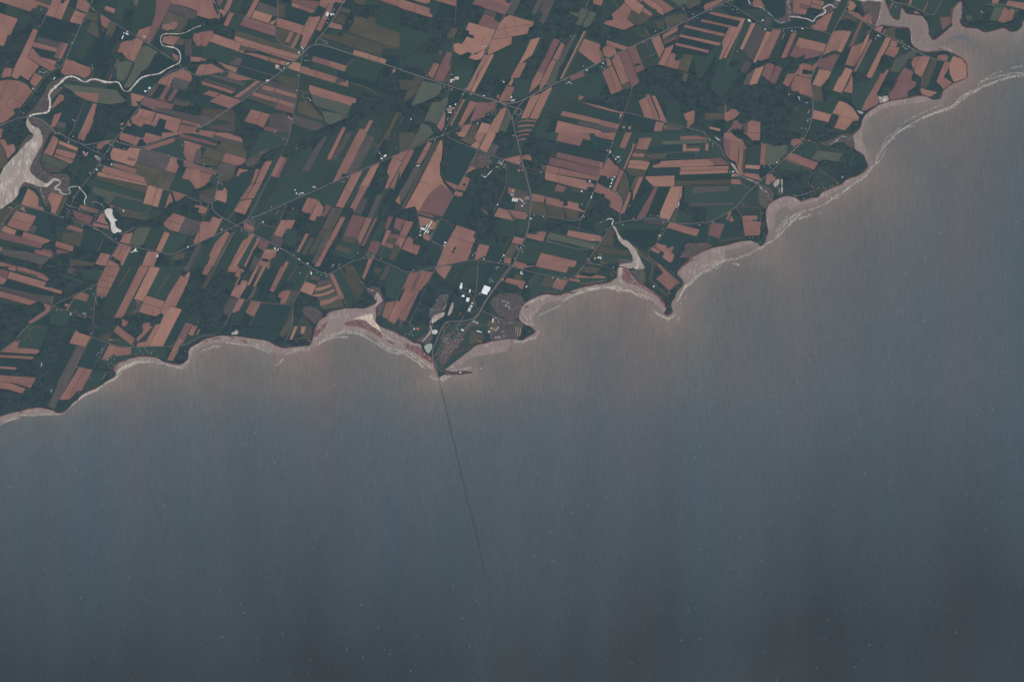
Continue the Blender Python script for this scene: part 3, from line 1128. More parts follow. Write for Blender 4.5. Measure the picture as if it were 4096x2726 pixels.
m 675,1365 820,1400 800,1470 650,1420
r 800,1075 985,1135 960,1175 785,1125
m 860,905 1100,990 1060,1080 900,1020 860,950
r 950,845 1045,870 1030,905 930,880
m 1045,870 1165,905 1150,945 1030,910
r 1180,950 1230,940 1240,1030 1270,1060 1280,1080 1120,1040 1150,1020
r 1110,1055 1280,1095 1280,1130 1090,1090
o 740,1180 980,1170 940,1340 720,1290
d 990,1125 1200,1180 1220,1250 1150,1400 950,1330
f 650,1420 1110,1400 1160,1450 1120,1530 1000,1570 -5,1570 -5,1430 500,1560 640,1470
f 950,1290 1060,1310 1040,1360 960,1370
o 830,1480 1110,1530 1100,1570 820,1570
r -5,1515 200,1570 -5,1570
r 1190,1410 1300,1430 1240,1570 1120,1540
r 1300,1500 1400,1540 1400,1570 1250,1570
f 1240,1300 1390,1310 1300,1430 1220,1400
r 1410,1300 1550,1345 1440,1565 1320,1450
r 1290,1500 1370,1550 1330,1570 1250,1570
f 1330,1450 1430,1520 1410,1570 1310,1490
r 1460,1190 1565,1175 1520,1310 1410,1280
l 1640,1110 1780,1110 1700,1300 1640,1340 1520,1310 1590,1140
g 1780,1115 1935,1150 1820,1390 1690,1350
b 1935,1160 2000,1180 1900,1400 1835,1380
g 2000,1180 2220,1200 2160,1330 2000,1440 1900,1400
f 2210,1210 2300,1230 2290,1300 2170,1350
r 2040,940 2185,990 2100,1165 2000,1140 1925,1080 1920,1040
k 2190,990 2370,1050 2370,1120 2280,1220 2100,1165
r 2370,1090 2370,1280 2290,1305 2275,1280
f 1340,900 1430,1000 1720,1030 1880,980 1960,880 2100,800 2250,700 2370,640 2370,850 2290,850 2250,900 2370,970 2370,1050 2050,940 1930,1050 1930,1110 1780,1120 1600,1100 1450,1180 1390,1190 1450,1150 1370,1100 1390,1030
o 1380,880 1700,970 1760,1000 1700,1025 1430,990
r 2300,845 2370,850 2370,885 2290,875
r 2350,890 2370,890 2370,950 2330,930
g 1545,1355 1620,1380 1700,1480 1670,1570 1450,1570
r 1740,1390 1870,1405 1850,1470 1810,1570 1660,1570
f 1880,1400 2000,1440 2000,1570 1820,1570
o 2050,1440 2200,1390 2160,1470 2080,1500 2020,1480
f 2200,1360 2320,1310 2210,1570 2110,1570
k 2320,1310 2370,1300 2370,1350 2260,1570 2190,1570
t 1450,1170 1600,1095 1590,1120 1480,1190 1380,1200
o -5,910 110,870 190,910 40,1060 -5,1080
f 780,770 830,840 740,1000 760,1110 800,1100 840,1060 900,1020 850,920 900,800
r 100,865 155,885 145,895 95,880
S
W 375,-5 490,-5 508,90 490,150 440,230 360,380 350,430 370,480 460,550 550,600 580,570 620,530 660,530 720,560 715,600 660,650 715,655 730,710 800,720 790,730 730,730 700,700 700,680 640,670 640,630 700,590 710,570 640,560 590,610 560,635 470,635 380,600 280,570 225,660 215,730 150,800 60,860 30,890 -5,900 -5,600 10,590 -5,560 -5,500 50,400 120,320 200,240 290,140 400,45
w 800,722,6 835,705,8 825,680,10 805,650,10 830,635,10 920,625,12 950,660,12 1000,715,12 1020,750,12 990,800,10 1000,845,10
w 1080,825,5 1120,805,9 1160,820,9 1215,850,9 1225,890,9
P 1225,915 1270,885 1330,895 1320,950 1350,1010 1390,1025 1350,1040 1365,1110 1440,1150 1420,1170 1370,1165 1360,1185 1325,1175 1305,1120 1300,1040 1250,980
w 475,635,6 480,680,5 500,720,5 510,760,5 530,840,4
w 720,560,4 720,540,5 800,520,4
R 7 690,-5 800,60 960,130 1040,138 1120,120 1250,90 1340,93 1430,120 1560,155 1640,168 1720,150 1850,95 2000,40 2160,5
R 5 1650,175 1800,215 2050,285 2200,330 2370,390
R 6 1420,-5 1340,100 1230,260 1160,370 1060,510 940,660 870,770 830,870 790,1000
R 5 960,130 1050,180 1210,260
R 5 1160,368 1230,385 1650,500 1710,530 1750,600 1850,640 2040,685 2180,725 2260,780 2370,810
R 5 -5,1160 30,1070 100,950 180,870 240,855 430,895 750,1000
R 5 800,855 1000,910 1150,945 1230,910
R 5 1150,945 1110,1040 1090,1080
R 6 850,1035 1080,1090 1140,1120 1250,1200 1330,1260 1400,1300 1640,1355 1890,1405 2020,1440 2200,1350 2370,1285
R 5 1400,1300 1250,1565
R 4 2030,45 2370,145
R 3 830,-5 800,50
R 2 1220,1250 1150,1400
R 3 1290,850 1730,970 1790,850
R 3 1290,850 1340,750
R 4 130,820 240,855
R 2 2210,1370 2150,1500
R 3 560,1570 640,1570
H 3 705,90 610,272
H 3 140,1010 380,1080
H 4 1845,650 1790,850
H 3 1765,400 1700,510
H 3 1880,440 1800,620
H 3 1975,460 1920,580
H 5 2000,690 2050,790
H 8 2100,480 2010,620 2020,680
H 3 1200,460 1330,530 1370,500
H 3 1460,320 1420,365
H 3 1955,1020 2140,1080
H 3 1455,1320 1370,1480
H 3 1500,1330 1410,1500
H 3 1040,930 900,1020
H 4 530,240 600,270
H 3 1600,45 1560,135
H 3 -5,90 50,200 90,330
H 8 1820,750 1830,750
C in the village by the river bend
B b 1130,275,30,24,30
B k 1165,295,40,40,30
B w 1160,320,12,10,30
B w 1195,270,14,10,30
B w 1230,295,12,8,30
B w 1140,430,26,14,20
B w 1332,368,12,18,20
B w 1312,370,8,30,20
B b 1060,470,18,14,30
B g 1080,505,14,10,30
B g 1110,470,14,12,30
B g 1200,210,12,10,30
B g 1265,215,12,10,30
B g 1160,215,12,10,30
B g 1110,165,10,10,30
B g 1150,185,10,10,30
B w 1300,135,12,14,30
B g 1330,150,10,10,30
B g 1410,170,16,6,20
B g 1460,185,30,6,20
B w 1385,95,10,8,20
B g 1250,330,14,10,20
B w 1275,315,12,10,20
B g 1180,385,14,10,20
C along the highway west of the river village
B w 690,5,14,8,20
B w 862,40,14,14,20
B g 770,70,14,10,20
B w 808,105,8,20,20
B w 925,85,10,10,20
B w 985,225,24,10,40
B w 1000,245,14,8,40
B w 1030,235,8,16,20
C in the small village beside the creek bridge
B g 790,840,12,10,20
B g 820,860,12,10,20
B g 790,890,12,10,20
B w 815,920,10,10,20
B g 780,930,12,10,20
B g 830,950,12,10,20
B w 740,985,12,10,20
B g 790,1010,14,12,20
B g 850,1000,12,10,20
B g 810,1040,12,10,20
B g 885,820,12,10,20
B w 935,905,12,10,20
B g 870,1010,10,10,20
B g 870,990,10,10,20
B w 968,1090,10,10,20
B r 1145,1140,18,14,20
B g 1115,1125,26,10,20
B w 1125,965,8,8,20
C beside the bright river flats
B b 865,750,14,6,0
B w 205,905,14,8,10
B g 290,920,24,12,20
B w 50,1070,8,8,10
B w 1455,915,14,24,-5
B w 1650,1098,8,8,10
C beside the road with the cross shaped barn
B w 1595,1375,18,40,15
B w 1590,1385,44,14,15
B w 1552,1400,24,10,5
B g 1575,1400,16,10,5
B w 1365,1245,14,12,20
B w 1350,1500,10,10,0
B w 1853,1447,20,28,10
B r 1862,1418,14,20,10
B w 1970,1480,14,12,30
B g 1620,1390,12,12,30
B w 2215,1340,16,16,30
B g 2195,1330,12,12,30
B r 2165,1465,12,12,30
B w 2340,785,14,12,30
B w 2320,775,10,10,30
C on the lane by the northern pink fields
B w 2150,138,10,12,10
B w 2175,110,18,10,0
B w 2212,112,14,10,10
B w 2008,315,10,20,20
B w 1983,265,14,8,20
B w 1668,198,10,8,10
b 980,240 1040,230 1020,280 1000,275
b 1300,855 1345,870 1300,880
T 800 532
f 400,-5 730,-5 700,100 600,280 560,350 430,440 430,540 370,600 280,600 200,590 120,640 -5,700 -5,640 100,590 200,580 380,540 400,400 520,370 550,200 510,140 490,60
f 560,350 700,280 740,240 900,190 1040,130 1180,60 1250,-5 1480,-5 1440,60 1330,200 1280,200 1200,200 1060,270 1040,290 950,270 940,240 860,320 780,330 720,400 640,420 540,400
r -5,-5 160,-5 150,60 -5,22
r 165,-5 330,-5 490,60 505,112 170,22
k 160,20 515,120 500,165 240,105 200,100 140,60
m -5,62 205,130 185,155 -5,105
o 240,110 505,170 545,220 545,300 200,200 200,140
o 80,180 300,235 250,340 20,280
f 195,120 225,90 255,100 230,155 200,150
r 300,235 545,305 540,335 490,370 430,388 255,342
o -5,290 160,300 220,350 200,390 -5,370
k 250,345 430,390 400,470 390,520 220,480 200,400
o 240,490 395,500 340,570 210,580
m -5,388 205,452 185,492 140,488 -5,460
r -5,450 140,488 120,560 60,625 -5,645
o -5,700 120,650 200,640 190,710 150,780 -5,720
k -5,700 150,770 130,850 -5,790
b 205,675 265,680 290,640 325,680 308,822 170,780
r -5,848 95,885 55,955 -5,940
r 460,420 570,435 555,475 500,465 440,520 430,490
t 580,290 690,250 710,210 790,185 830,205 740,250 710,290 690,330 660,370 590,405 535,390 545,340
g 700,-5 1045,-5 1040,60 1010,140 900,185 720,240 820,200 780,185 700,210 680,250 575,290
g 1060,-5 1250,-5 1120,200 1040,250 990,240 1040,100
r 770,335 855,330 730,580 630,775 545,765 650,600 715,430
r 655,420 710,430 640,600 530,790 468,785 600,600
r 475,802 540,790 550,770 615,785 530,960 400,920
r 950,275 1030,300 920,528 835,505
m 1000,290 1030,300 920,528 885,515
g 740,600 950,270 860,330 560,960 640,1000
g 830,510 920,530 860,700 790,770 700,770
g 1190,210 1330,200 1200,430 1100,420
k 1450,45 1500,45 1280,460 1200,440 1350,180
g 1290,450 1480,130 1590,-5 1640,-5 1500,300 1590,330 1460,600 1240,700 1120,700
r 1640,-5 1695,-5 1540,318 1490,302
k 1720,-5 1800,-5 1600,330 1540,318
r 1860,-5 1960,15 1720,485 1680,475 1640,550 1560,588 1640,420 1780,140 1815,70
k 1960,15 2060,60 1900,400 1800,480 1720,480
g 2060,60 2180,60 2100,180 2050,290 2110,330 1860,450
o 2030,90 2120,140 2095,185 2005,155
o 2180,-5 2250,-5 2220,70 2165,50
g 2300,-5 2370,-5 2370,220 2200,290 2220,180 2180,60 2260,80
r 1780,490 1920,445 1690,888 1595,865
g 1930,440 2010,400 1790,820 1700,890
b 2010,400 2115,355 1980,640 1880,630
r 1880,620 1985,620 1815,935 1800,890 1765,880 1850,720
r 2260,270 2370,240 2370,350 2265,295
r 2265,298 2356,320 2370,350 2210,660 2175,650 2230,510 2200,460 2230,370
r 2370,360 2285,660 2230,640 2250,610
f 2110,360 2200,350 2200,460 2230,510 2180,650 2000,640 2080,450
d 2240,660 2370,690 2300,850 2200,1000 2080,990 2150,800
f 2200,700 2300,720 2370,800 2370,950 2220,1000 2100,990
b 2350,730 2370,730 2370,860 2300,800
d 580,440 650,425 460,780 440,660 380,610 480,470
d 440,640 460,780 400,900 340,960 320,700 330,620 400,600
g 1150,500 1450,600 1300,700 1270,750 1110,780 1000,830 900,870 800,780
r 1270,758 1390,785 1305,948 1188,930
r 1390,785 1455,880 1440,930 1380,1045 1280,1015
m 1475,840 1550,860 1480,990 1410,975 1470,910
g 1300,720 1550,600 1750,510 1590,870 1480,830 1400,790 1280,760
g 1450,740 1540,680 1500,850 1430,800
k 1550,870 1610,880 1500,1140 1435,1120
o 1610,885 1685,895 1550,1150 1490,1140
o 1425,1130 1490,1145 1330,1430 1275,1415
k 1490,1145 1560,1155 1390,1520 1310,1540
r 1655,985 1715,995 1620,1200 1510,1370 1410,1570 1345,1570 1460,1340 1550,1180
f 1715,1000 1790,960 1600,1320 1490,1540 1430,1560 1540,1330
m 1800,960 1955,995 1900,1110 1850,1240 1695,1205
r 1955,995 2025,1010 1885,1320 1850,1250
m 2065,995 2090,1000 1930,1335 1900,1330
f 2090,1000 2150,1030 1990,1380 1890,1410 1880,1330 1935,1330
o 1695,1205 1840,1240 1810,1300 1660,1260
g 1650,1265 1810,1300 1790,1370 1620,1320
o 1620,1320 1790,1365 1760,1420 1590,1370
g 1800,1360 1850,1240 1880,1330 1800,1500 1540,1430 1590,1370 1760,1420
k 1900,760 1980,770 1900,970 1820,940
k 2090,720 2150,740 2030,1010 1970,1000
g 2140,1030 2220,1060 2100,1280 2010,1270
m 2220,980 2275,985 2215,1135 2170,1120
m 2310,1000 2370,1010 2370,1150 2280,1115
g 2240,1120 2280,1120 2370,1150 2370,1180 2250,1160
r 2195,1140 2255,1150 2170,1330 2135,1315
m 2240,1180 2370,1200 2370,1260 2215,1230
o 2215,1230 2330,1265 2300,1310 2200,1280
m 2195,1285 2290,1310 2265,1365 2170,1330
r 2330,1240 2370,1240 2370,1335 2300,1310
o 2300,1310 2370,1340 2370,1400 2270,1365
m 2020,1270 2135,1285 2085,1410 1975,1380
k 1975,1385 2080,1410 2050,1470 1940,1450
r 1990,1475 2040,1480 2000,1570 1955,1570
o 2270,1365 2340,1400 2300,1500 2230,1490
g 2170,1340 2265,1365 2230,1490 2100,1460
r 155,980 220,1010 270,1000 165,1210 -5,1285 -5,1060 40,1040 110,1050
d 130,900 200,960 270,1000 220,1010 155,980 110,1050 -5,1030 60,960
r 310,1155 350,1180 150,1570 75,1570 125,1460 105,1450 180,1290
k 350,1190 420,1150 200,1570 150,1570
g 430,1110 600,1180 520,1240 350,1570 210,1570 380,1260
r 600,1185 645,1200 500,1450 430,1570 350,1570 500,1270 550,1240
b 560,1290 600,1300 430,1570 370,1570
g 645,1200 690,1230 520,1570 430,1570
r 680,1235 715,1240 600,1450 545,1570 515,1570
m 715,1250 815,1290 760,1400 680,1340
f 640,1360 700,1360 740,1400 700,1470 600,1430
k 640,1450 700,1480 660,1570 590,1570
r 770,1370 910,1370 880,1470 830,1500 720,1475
r 730,1470 860,1500 800,1570 660,1570 700,1500
f 735,1475 830,1500 800,1525 715,1500
g 830,1500 960,1380 1000,1500 980,1570 830,1570
r 515,1050 645,1110 620,1165 520,1120
k 450,1080 540,1010 660,1030 640,1100 510,1050
g 700,1070 890,1115 820,1280 650,1200
f 860,1030 950,1030 920,1110 820,1080
r 960,1020 1125,1025 1080,1130 1020,1135 965,1230 870,1200
f 960,1030 1010,900 1180,880 1270,1000 1240,1060 1120,1020
f 1120,1030 1230,1060 1280,1180 1150,1340 1100,1400 980,1340 970,1230 1020,1130 1080,1130
g 1010,1140 1130,1150 1140,1300 1080,1350 990,1300
k 860,1210 990,1250 950,1340 830,1290
r 1245,1180 1282,1188 1165,1405 1138,1400
o 1300,1230 1350,1230 1240,1440 1200,1420
g 1240,1060 1440,1100 1350,1230 1280,1190
g 1380,980 1480,990 1430,1120 1340,1060
r 1010,1510 1050,1520 1020,1570 980,1570
g 1060,1440 1200,1530 1100,1570 1050,1570
g 870,890 1010,850 1000,940 940,1030 830,1020
S
w 180,578,3 210,580,8 240,590,10 270,602,5
R 6 -5,385 200,445 235,470 235,520 205,590 200,680 145,810 140,880 200,960 330,1030 430,1085 650,1200 820,1285 1000,1380 1100,1450 1280,1570
R 6 -5,1285 250,1170 430,1085 600,1010 900,880 1110,780 1350,680 1640,550 1850,460 2110,345 2370,235
R 5 555,1020 650,860 830,500 960,250 1020,130 1055,-5
R 4 1035,65 940,45 850,-5
R 4 330,1030 400,920 470,790
R 3 815,1285 900,1110 990,920
R 4 815,1285 700,1500 670,1570
R 4 -5,1100 90,910 140,885
R 5 1680,1570 1800,1505 1950,1470 2040,1470 2120,1500 2290,1570
R 3 -5,145 90,175 200,200
R 2 720,1075 900,1110
R 2 620,1180 720,1060 700,1000
R 2 2110,1450 2200,1290
R 2 2050,290 2100,180 2170,60 2260,80 2310,-5
R 2 430,1090 400,1180 200,1530
R 2 985,850 1030,850 1000,910
R 2 900,960 940,880 880,970
H 4 560,200 545,330
H 4 600,605 730,580
H 3 710,430 630,610 530,800
H 4 460,790 630,775
H 3 1810,70 1820,170 1850,220
H 3 2370,380 2220,640
H 3 2260,292 2370,320
H 4 1390,790 1290,1020
H 5 1595,865 1700,890 1820,925
H 3 1710,650 1740,690 1780,700
H 3 1550,860 1440,1130
H 4 1700,900 1530,1230 1350,1560
H 4 1520,1240 1600,1300
H 3 1395,1180 1430,1235
H 4 1940,1010 1870,1180 1865,1260 1890,1350
H 5 1640,260 1720,275
H 3 700,775 800,750 850,690 900,690
H 5 150,500 80,600 -5,660
H 3 1410,1320 1340,1300
H 3 300,600 320,720 330,900
H 4 760,1480 830,1500 870,1495
H 3 900,1370 800,1560
H 3 640,950 590,1020
H 3 1150,1000 1280,1020
C at the large farm on the straight lane
B w 1123,670,16,14,20
B w 1138,710,20,14,20
B w 1170,725,18,8,30
B w 1185,705,20,8,-20
B w 1205,712,8,18,-20
B w 1215,705,18,8,30
B w 1235,722,8,8,30
B w 1340,635,22,14,10
B w 1358,640,10,20,20
C on the small lane by the dark creek
B w 1135,182,18,12,20
B w 1165,162,20,10,-40
B w 1035,268,8,12,20
B w 985,75,10,10,20
B w 965,185,8,8,20
C by the twin long barns on the upper road
B w 2172,272,12,32,25
B w 2188,268,12,32,25
B w 2140,300,30,16,20
B w 2145,270,12,10,20
B b 2115,235,8,40,-25
B w 2310,182,8,8,20
B w 1745,520,10,12,20
B w 1675,520,8,10,20
B w 1675,573,12,8,0
B r 1697,577,12,8,0
C at the mill pond bend
B w 205,520,10,10,20
B w 170,590,8,10,20
B w 180,800,8,12,20
B w 95,862,10,12,20
B w 10,830,10,12,20
B w 30,970,14,8,20
B g 50,370,20,10,20
B g 125,415,14,10,20
C near the four-way farm crossroads
B w 745,1045,16,14,20
B r 735,1058,20,8,20
B w 755,945,10,10,20
B w 615,990,8,10,20
B r 488,1150,12,10,30
B w 532,1167,10,10,30
B r 570,1190,12,10,30
B w 255,1135,24,6,-20
B w 375,1132,8,10,0
B w 672,1245,8,12,20
B w 410,1020,8,10,20
B w 882,1358,18,24,10
B w 920,1370,10,26,20
B w 895,1385,18,12,10
B w 810,1395,14,12,10
B g 960,1365,14,10,30
B r 1100,890,14,18,0
B w 845,870,8,16,20
C on the lower road among thin strip fields
B w 1170,1484,20,12,25
B w 1268,1535,26,12,20
B w 1110,1435,12,12,25
B w 1925,1455,8,10,0
B w 2040,1450,12,16,0
B g 2135,1475,12,12,0
B w 1860,1415,12,14,0
B b 1570,1550,24,10,0
B w 1640,1545,12,10,0
B w 2055,1405,8,8,0
T 1600 532
o -5,-5 180,-5 150,100 100,190 -5,230
l 200,-5 395,-5 300,90 100,190 150,90
f 520,60 660,110 630,300 520,560 490,450 480,330 510,200
d 660,110 920,200 690,620 530,560 540,500 600,300 630,180
r -5,240 95,205 30,325 -5,400
r 100,205 150,190 160,230 -5,540 -5,400
r 330,105 380,120 330,220 270,205
r 270,205 330,222 240,365 195,350
g 380,110 470,85 30,900 -5,900 -5,850 240,400
b 475,85 500,90 505,180 495,300 470,360 475,500 510,580 590,680 630,740 480,985 205,925 180,865 50,895 230,570
m 330,730 480,600 590,680 630,740 500,985 220,920
k 165,400 245,410 60,740 -5,860 -5,700 60,600
o 180,350 250,370 240,400 180,400
b 900,-5 1010,-5 920,170 880,130 830,150 890,100 880,60
b 1030,-5 1140,-5 1090,100 1025,230 930,185 960,130
b 685,-5 790,-5 760,50 680,38
o 790,-5 890,-5 880,60 900,90 830,140 700,80 770,50
b 840,150 900,110 945,130 915,185 830,155
k 1085,120 1165,150 1110,265 1035,230
f 1100,-5 1350,-5 1390,130 1300,300 1180,300 1110,265 1170,150 1090,115 1140,20
g 1400,90 1500,70 1420,230 1380,260 1270,290 1350,120
r 1380,35 1460,10 1525,8 1520,25 1450,25 1390,45
r 1390,80 1450,62 1500,60 1495,78 1440,78 1395,95
r 1215,310 1410,262 1430,340 1400,380 1340,365
r 1435,272 1500,250 1540,265 1560,330 1445,305
f 1510,10 1600,40 1850,110 1820,210 1850,235 1760,290 1740,370 1700,460 1720,560 2200,680 2040,650 1950,700 1780,700 1560,710 1500,430 1440,340 1560,330 1550,260 1430,200 1480,100
g 1600,-5 1870,-5 1840,100 1600,40
d 1870,110 2120,155 2160,70 2300,90 2370,200 2370,330 1860,230 1830,200
r 1870,-5 2225,-5 2245,85 2150,70 2120,155 1840,95
d 2245,-5 2370,60 2370,200 2280,190 2250,80
r 2290,-5 2370,-5 2370,55 2300,35
m 1860,228 2370,340 2370,415 1835,290
m 1770,285 2370,415 2370,480 2350,510 1750,370
r 1730,378 2350,510 2320,560 2280,550 1710,465
r 1710,465 2200,560 2290,610 2280,640 2215,630 2190,675 1900,600 1710,550
r 2320,590 2370,610 2370,720 2280,690
o 1640,370 1730,380 1700,460
f 2200,560 2220,545 2250,560 2230,590 2190,585
g 1800,590 2000,640 2280,690 2200,900 2100,820 1950,790 1720,740 1560,705 1720,600
o 2030,645 2120,665 2110,695 2015,680
m 1850,600 1960,640 1920,700 1820,680
t 910,220 1080,270 1050,300 1100,340 1010,430 880,460 870,410 800,440 860,320
b 840,400 890,410 870,450 780,475 790,450
f 780,470 900,420 1120,380 1250,450 1250,600 1210,720 1180,780 1070,740 880,700 800,690 830,550 820,520
g 1260,330 1450,380 1500,560 1560,705 1440,700 1390,650 1290,600 1240,620
r 760,505 825,545 765,685 665,660
r 530,558 685,610 655,670 580,620
r 650,685 745,705 725,750 640,735
f 740,590 780,600 765,625 730,625
d 640,745 880,800 800,1020 720,1080 600,1090 480,1010
f 880,700 1060,720 1180,790 1080,980 960,1180 910,1290 740,1100 800,1000 870,830
g 940,1160 1070,1030 1340,1030 1380,1110 1350,1210 1220,1430 1050,1320 920,1290
f 1090,1030 1180,1080 1190,1200 1290,1230 1250,1300 1180,1310 920,1280
d 1060,1320 1230,1330 1150,1510 1000,1490
k 960,880 1030,920 1040,975 1000,960 960,910
f 1040,760 1140,780 1100,880 1040,930 1020,840
r 1160,878 1260,905 1340,1030 1105,980
r 1260,900 1495,938 1485,1020 1380,1005 1350,1010
d 1200,790 1370,820 1340,900 1160,875
k 1370,820 1550,800 1535,940 1340,905
k 1380,660 1500,690 1540,790 1340,750
r 1280,645 1365,655 1345,720 1270,710
b 1330,750 1440,770 1550,790 1480,790 1330,770
k 1390,780 1490,790 1480,840 1400,820
r 1555,712 1715,745 1690,820 1560,800
r 1720,750 1880,780 1875,795 1930,810 1915,880 1715,830
r 1975,798 2095,825 2150,900 2180,920 2165,935 1925,880 1930,855 1975,860
o 1560,805 1700,830 1730,900 1740,975 1545,940
o 1720,835 1950,890 1940,1010 1750,980
o 1955,890 2120,930 2085,1030 1960,1010
d 2110,830 2200,900 2170,920 2100,880
f 2190,900 2370,900 2370,1050 2200,1050 2180,980
g 1540,960 1740,1000 1720,1060 1600,1110 1510,1110
g 1390,1015 1520,1020 1480,1200 1370,1200
f 1690,1060 1950,1070 1980,1160 1940,1190 1770,1160 1690,1150
f 1510,1150 1700,1110 1720,1160 1640,1160 1600,1190 1510,1190
f 1720,1170 1770,1160 1700,1280 1680,1270
r 1500,1185 1600,1195 1645,1155 1725,1168 1685,1278 1490,1230
r 1985,1145 2370,1210 2370,1275 2330,1270 2230,1270 1965,1210
l 1765,1170 2320,1310 2290,1380 1720,1235
l 1740,1230 2250,1365 2220,1385 2170,1365 2140,1385 1715,1280
d 1740,1255 2230,1360 2230,1370 2160,1355 2140,1370 1750,1270
r 1345,1218 1460,1240 1425,1315 1315,1290
o 1310,1300 1400,1315 1360,1400 1310,1480 1220,1460
r 1235,1465 1315,1475 1300,1540 1220,1525
g 1500,1270 1740,1300 2200,1400 2200,1500 2080,1510 1650,1410 1600,1530 1350,1520 1420,1400
r 1660,1410 2080,1510 2060,1570 1590,1570
r 1360,1510 1490,1540 1480,1570 1330,1570
o 2330,1330 2370,1330 2370,1480 2250,1440
r 930,1300 1058,1330 1015,1440 930,1480 880,1490
r 670,1085 890,1160 860,1225 905,1250 790,1500 570,1550 430,1570 520,1340
f 640,1340 675,1335 630,1425 605,1415
d 500,1010 600,1095 660,1100 520,1340 350,1270
f 5,900 180,865 210,935 230,1050 150,1250 90,1220 160,1050 -5,1010
m 215,915 400,960 390,1000 205,945
b 215,980 350,1010 440,1060 400,1135 340,1130 310,1080 240,1110
r 270,1180 310,1190 360,1215 345,1270 275,1240
f 160,1250 210,1210 280,1250 240,1330 150,1290
r 65,1030 160,1050 60,1240 -5,1200
m -5,1010 65,1030 -5,1130
r -5,1215 70,1245 10,1350 -5,1350
r 95,1215 155,1245 150,1300 240,1330 200,1435 20,1365
f 290,1330 420,1340 400,1570 220,1570
d 240,1270 350,1275 520,1345 430,1560 380,1570 300,1350
f 900,1230 960,1190 950,1290 850,1420 830,1380
S
R 8 1360,-5 1400,150 1450,370 1500,560 1550,760 1550,820 1530,960 1510,1140 1470,1240 1400,1400 1340,1540 1330,1570
R 5 -5,235 100,195 300,110 500,30 570,-5
R 5 570,-5 560,40 600,70 920,200 1180,300 1390,375 1450,375
R 5 1020,-5 920,200 770,480 660,680 480,1010 400,1160 350,1270 525,1340 430,1570
R 5 430,1560 570,1550 790,1500 930,1490 1100,1520 1330,1560
R 5 1535,945 1750,985 2130,1052 2170,940 2260,740 2370,460
R 3 1470,410 1700,460
R 3 2370,1290 2190,1530 2160,1570
R 3 2190,1525 2370,1560
R 4 1250,350 1250,450 1250,600 1210,720 1170,800 1100,940
R 3 1330,750 1440,775 1550,790
R 3 205,925 215,1080 235,1120
R 3 300,1190 375,1215
R 2 460,85 35,895 25,890 420,85
R 2 500,30 510,120
R 3 210,1210 150,1290
R 2 920,1490 920,1560
R 2 1420,380 1410,420
R 2 1440,380 1445,420
R 2 490,1015 560,1040 600,1095 660,1090
R 2 2130,1050 2110,1090 2100,1140
R 3 1170,780 1110,740
H 5 500,90 505,180 490,320 470,360 480,480 520,580 600,660 650,690
H 6 1105,980 960,1180 900,1300 800,1500
H 4 900,1300 830,1430
H 5 1250,880 1380,1020 1385,1080
H 4 1340,1230 1150,1520
H 3 100,200 -5,400
H 3 225,570 335,600
H 3 350,330 375,345
H 3 400,220 440,205
H 4 1010,30 930,190
H 3 890,95 950,120 975,150
H 3 270,205 330,222
H 3 1835,290 2370,420
H 4 1730,375 2330,515
H 4 1890,390 1855,520 1890,600
H 3 600,1215 880,1310
H 3 610,1430 560,1550
H 4 650,665 770,690
H 5 1700,780 1740,970
H 5 1915,880 1950,1010
H 4 2000,640 2280,700
H 3 160,1300 160,1370 185,1415
H 3 -5,1210 70,1240 20,1360
H 3 950,710 1060,715
H 5 1370,1200 1385,1080
H 3 2250,80 2280,190 2370,210
H 4 -5,320 30,330
H 8 205,855 215,860
H 5 800,680 740,740
C along the village street by the disused rail line
B g 340,75,12,8,-20
B g 375,70,12,10,-20
B g 400,60,12,10,-20
B g 410,85,12,10,-20
B w 500,20,14,10,-20
B g 435,45,10,10,-20
B w 665,5,10,12,-20
B g 1340,30,20,16,10
B g 1350,60,14,12,10
C at the industrial yard beside the bright scrap ponds
B k 1190,355,40,30,20
B w 1215,330,14,12,20
B w 1190,375,10,10,20
B w 1238,378,12,14,20
B w 1150,352,10,12,20
B w 1225,405,12,14,20
B g 1170,330,16,12,20
B g 1210,350,14,12,20
C in the row of three sheds by the highway
B w 1329,784,20,42,14
B w 1353,787,20,42,14
B w 1377,790,20,42,14
C in the depot yard beside the long white sheds
B w 1437,857,24,14,5
B w 1460,835,10,16,10
B w 1440,800,30,10,20
B w 1415,780,18,14,10
B k 1500,760,40,26,10
B g 1480,820,14,12,10
B g 1450,820,20,12,10
B b 1330,680,26,18,20
B g 1320,725,34,28,10
C at the big farmstead of long parallel barns
B w 355,1070,10,90,28
B w 312,1100,10,56,28
B w 270,1128,44,22,15
B w 320,1140,8,70,28
B w 300,1160,10,60,28
B w 330,1165,14,40,28
B w 362,1120,10,20,28
B w 235,1200,20,14,10
B b 240,1160,14,20,10
B g 250,1205,14,10,10
B g 375,1190,10,10,10
B g 440,1035,20,16,10
C at the junction of lane and pink fields
B w 210,385,24,12,-10
B w 232,380,8,14,-10
B w 195,388,10,10,-10
B w 532,1290,28,18,20
B w 520,1325,20,12,10
B g 645,1380,14,20,10
B w 858,1440,10,12,0
B g 885,1415,10,16,20
B w 990,1480,8,22,20
B w 1222,1438,20,16,20
B g 1205,1460,10,14,20
B g 1185,1500,12,14,20
B r 1160,1525,14,10,0
B w 1150,842,10,22,20
C along the highway south of the depot
B w 1543,1008,16,18,0
B g 1440,1370,16,14,20
B g 1460,1330,16,14,20
B g 1420,1350,14,12,20
B g 1390,1370,14,12,20
B g 1440,1400,14,12,20
B w 1350,1470,8,16,20
B g 1380,1345,14,12,20
B g 1580,965,12,12,10
B g 1690,985,14,12,10
B r 1715,1005,12,14,0
B g 1500,975,12,12,0
B w 1385,345,14,14,20
B r 1400,440,26,22,20
B r 1440,435,14,20,0
C on the eastern farm road with long pink fields
B w 2235,565,24,16,20
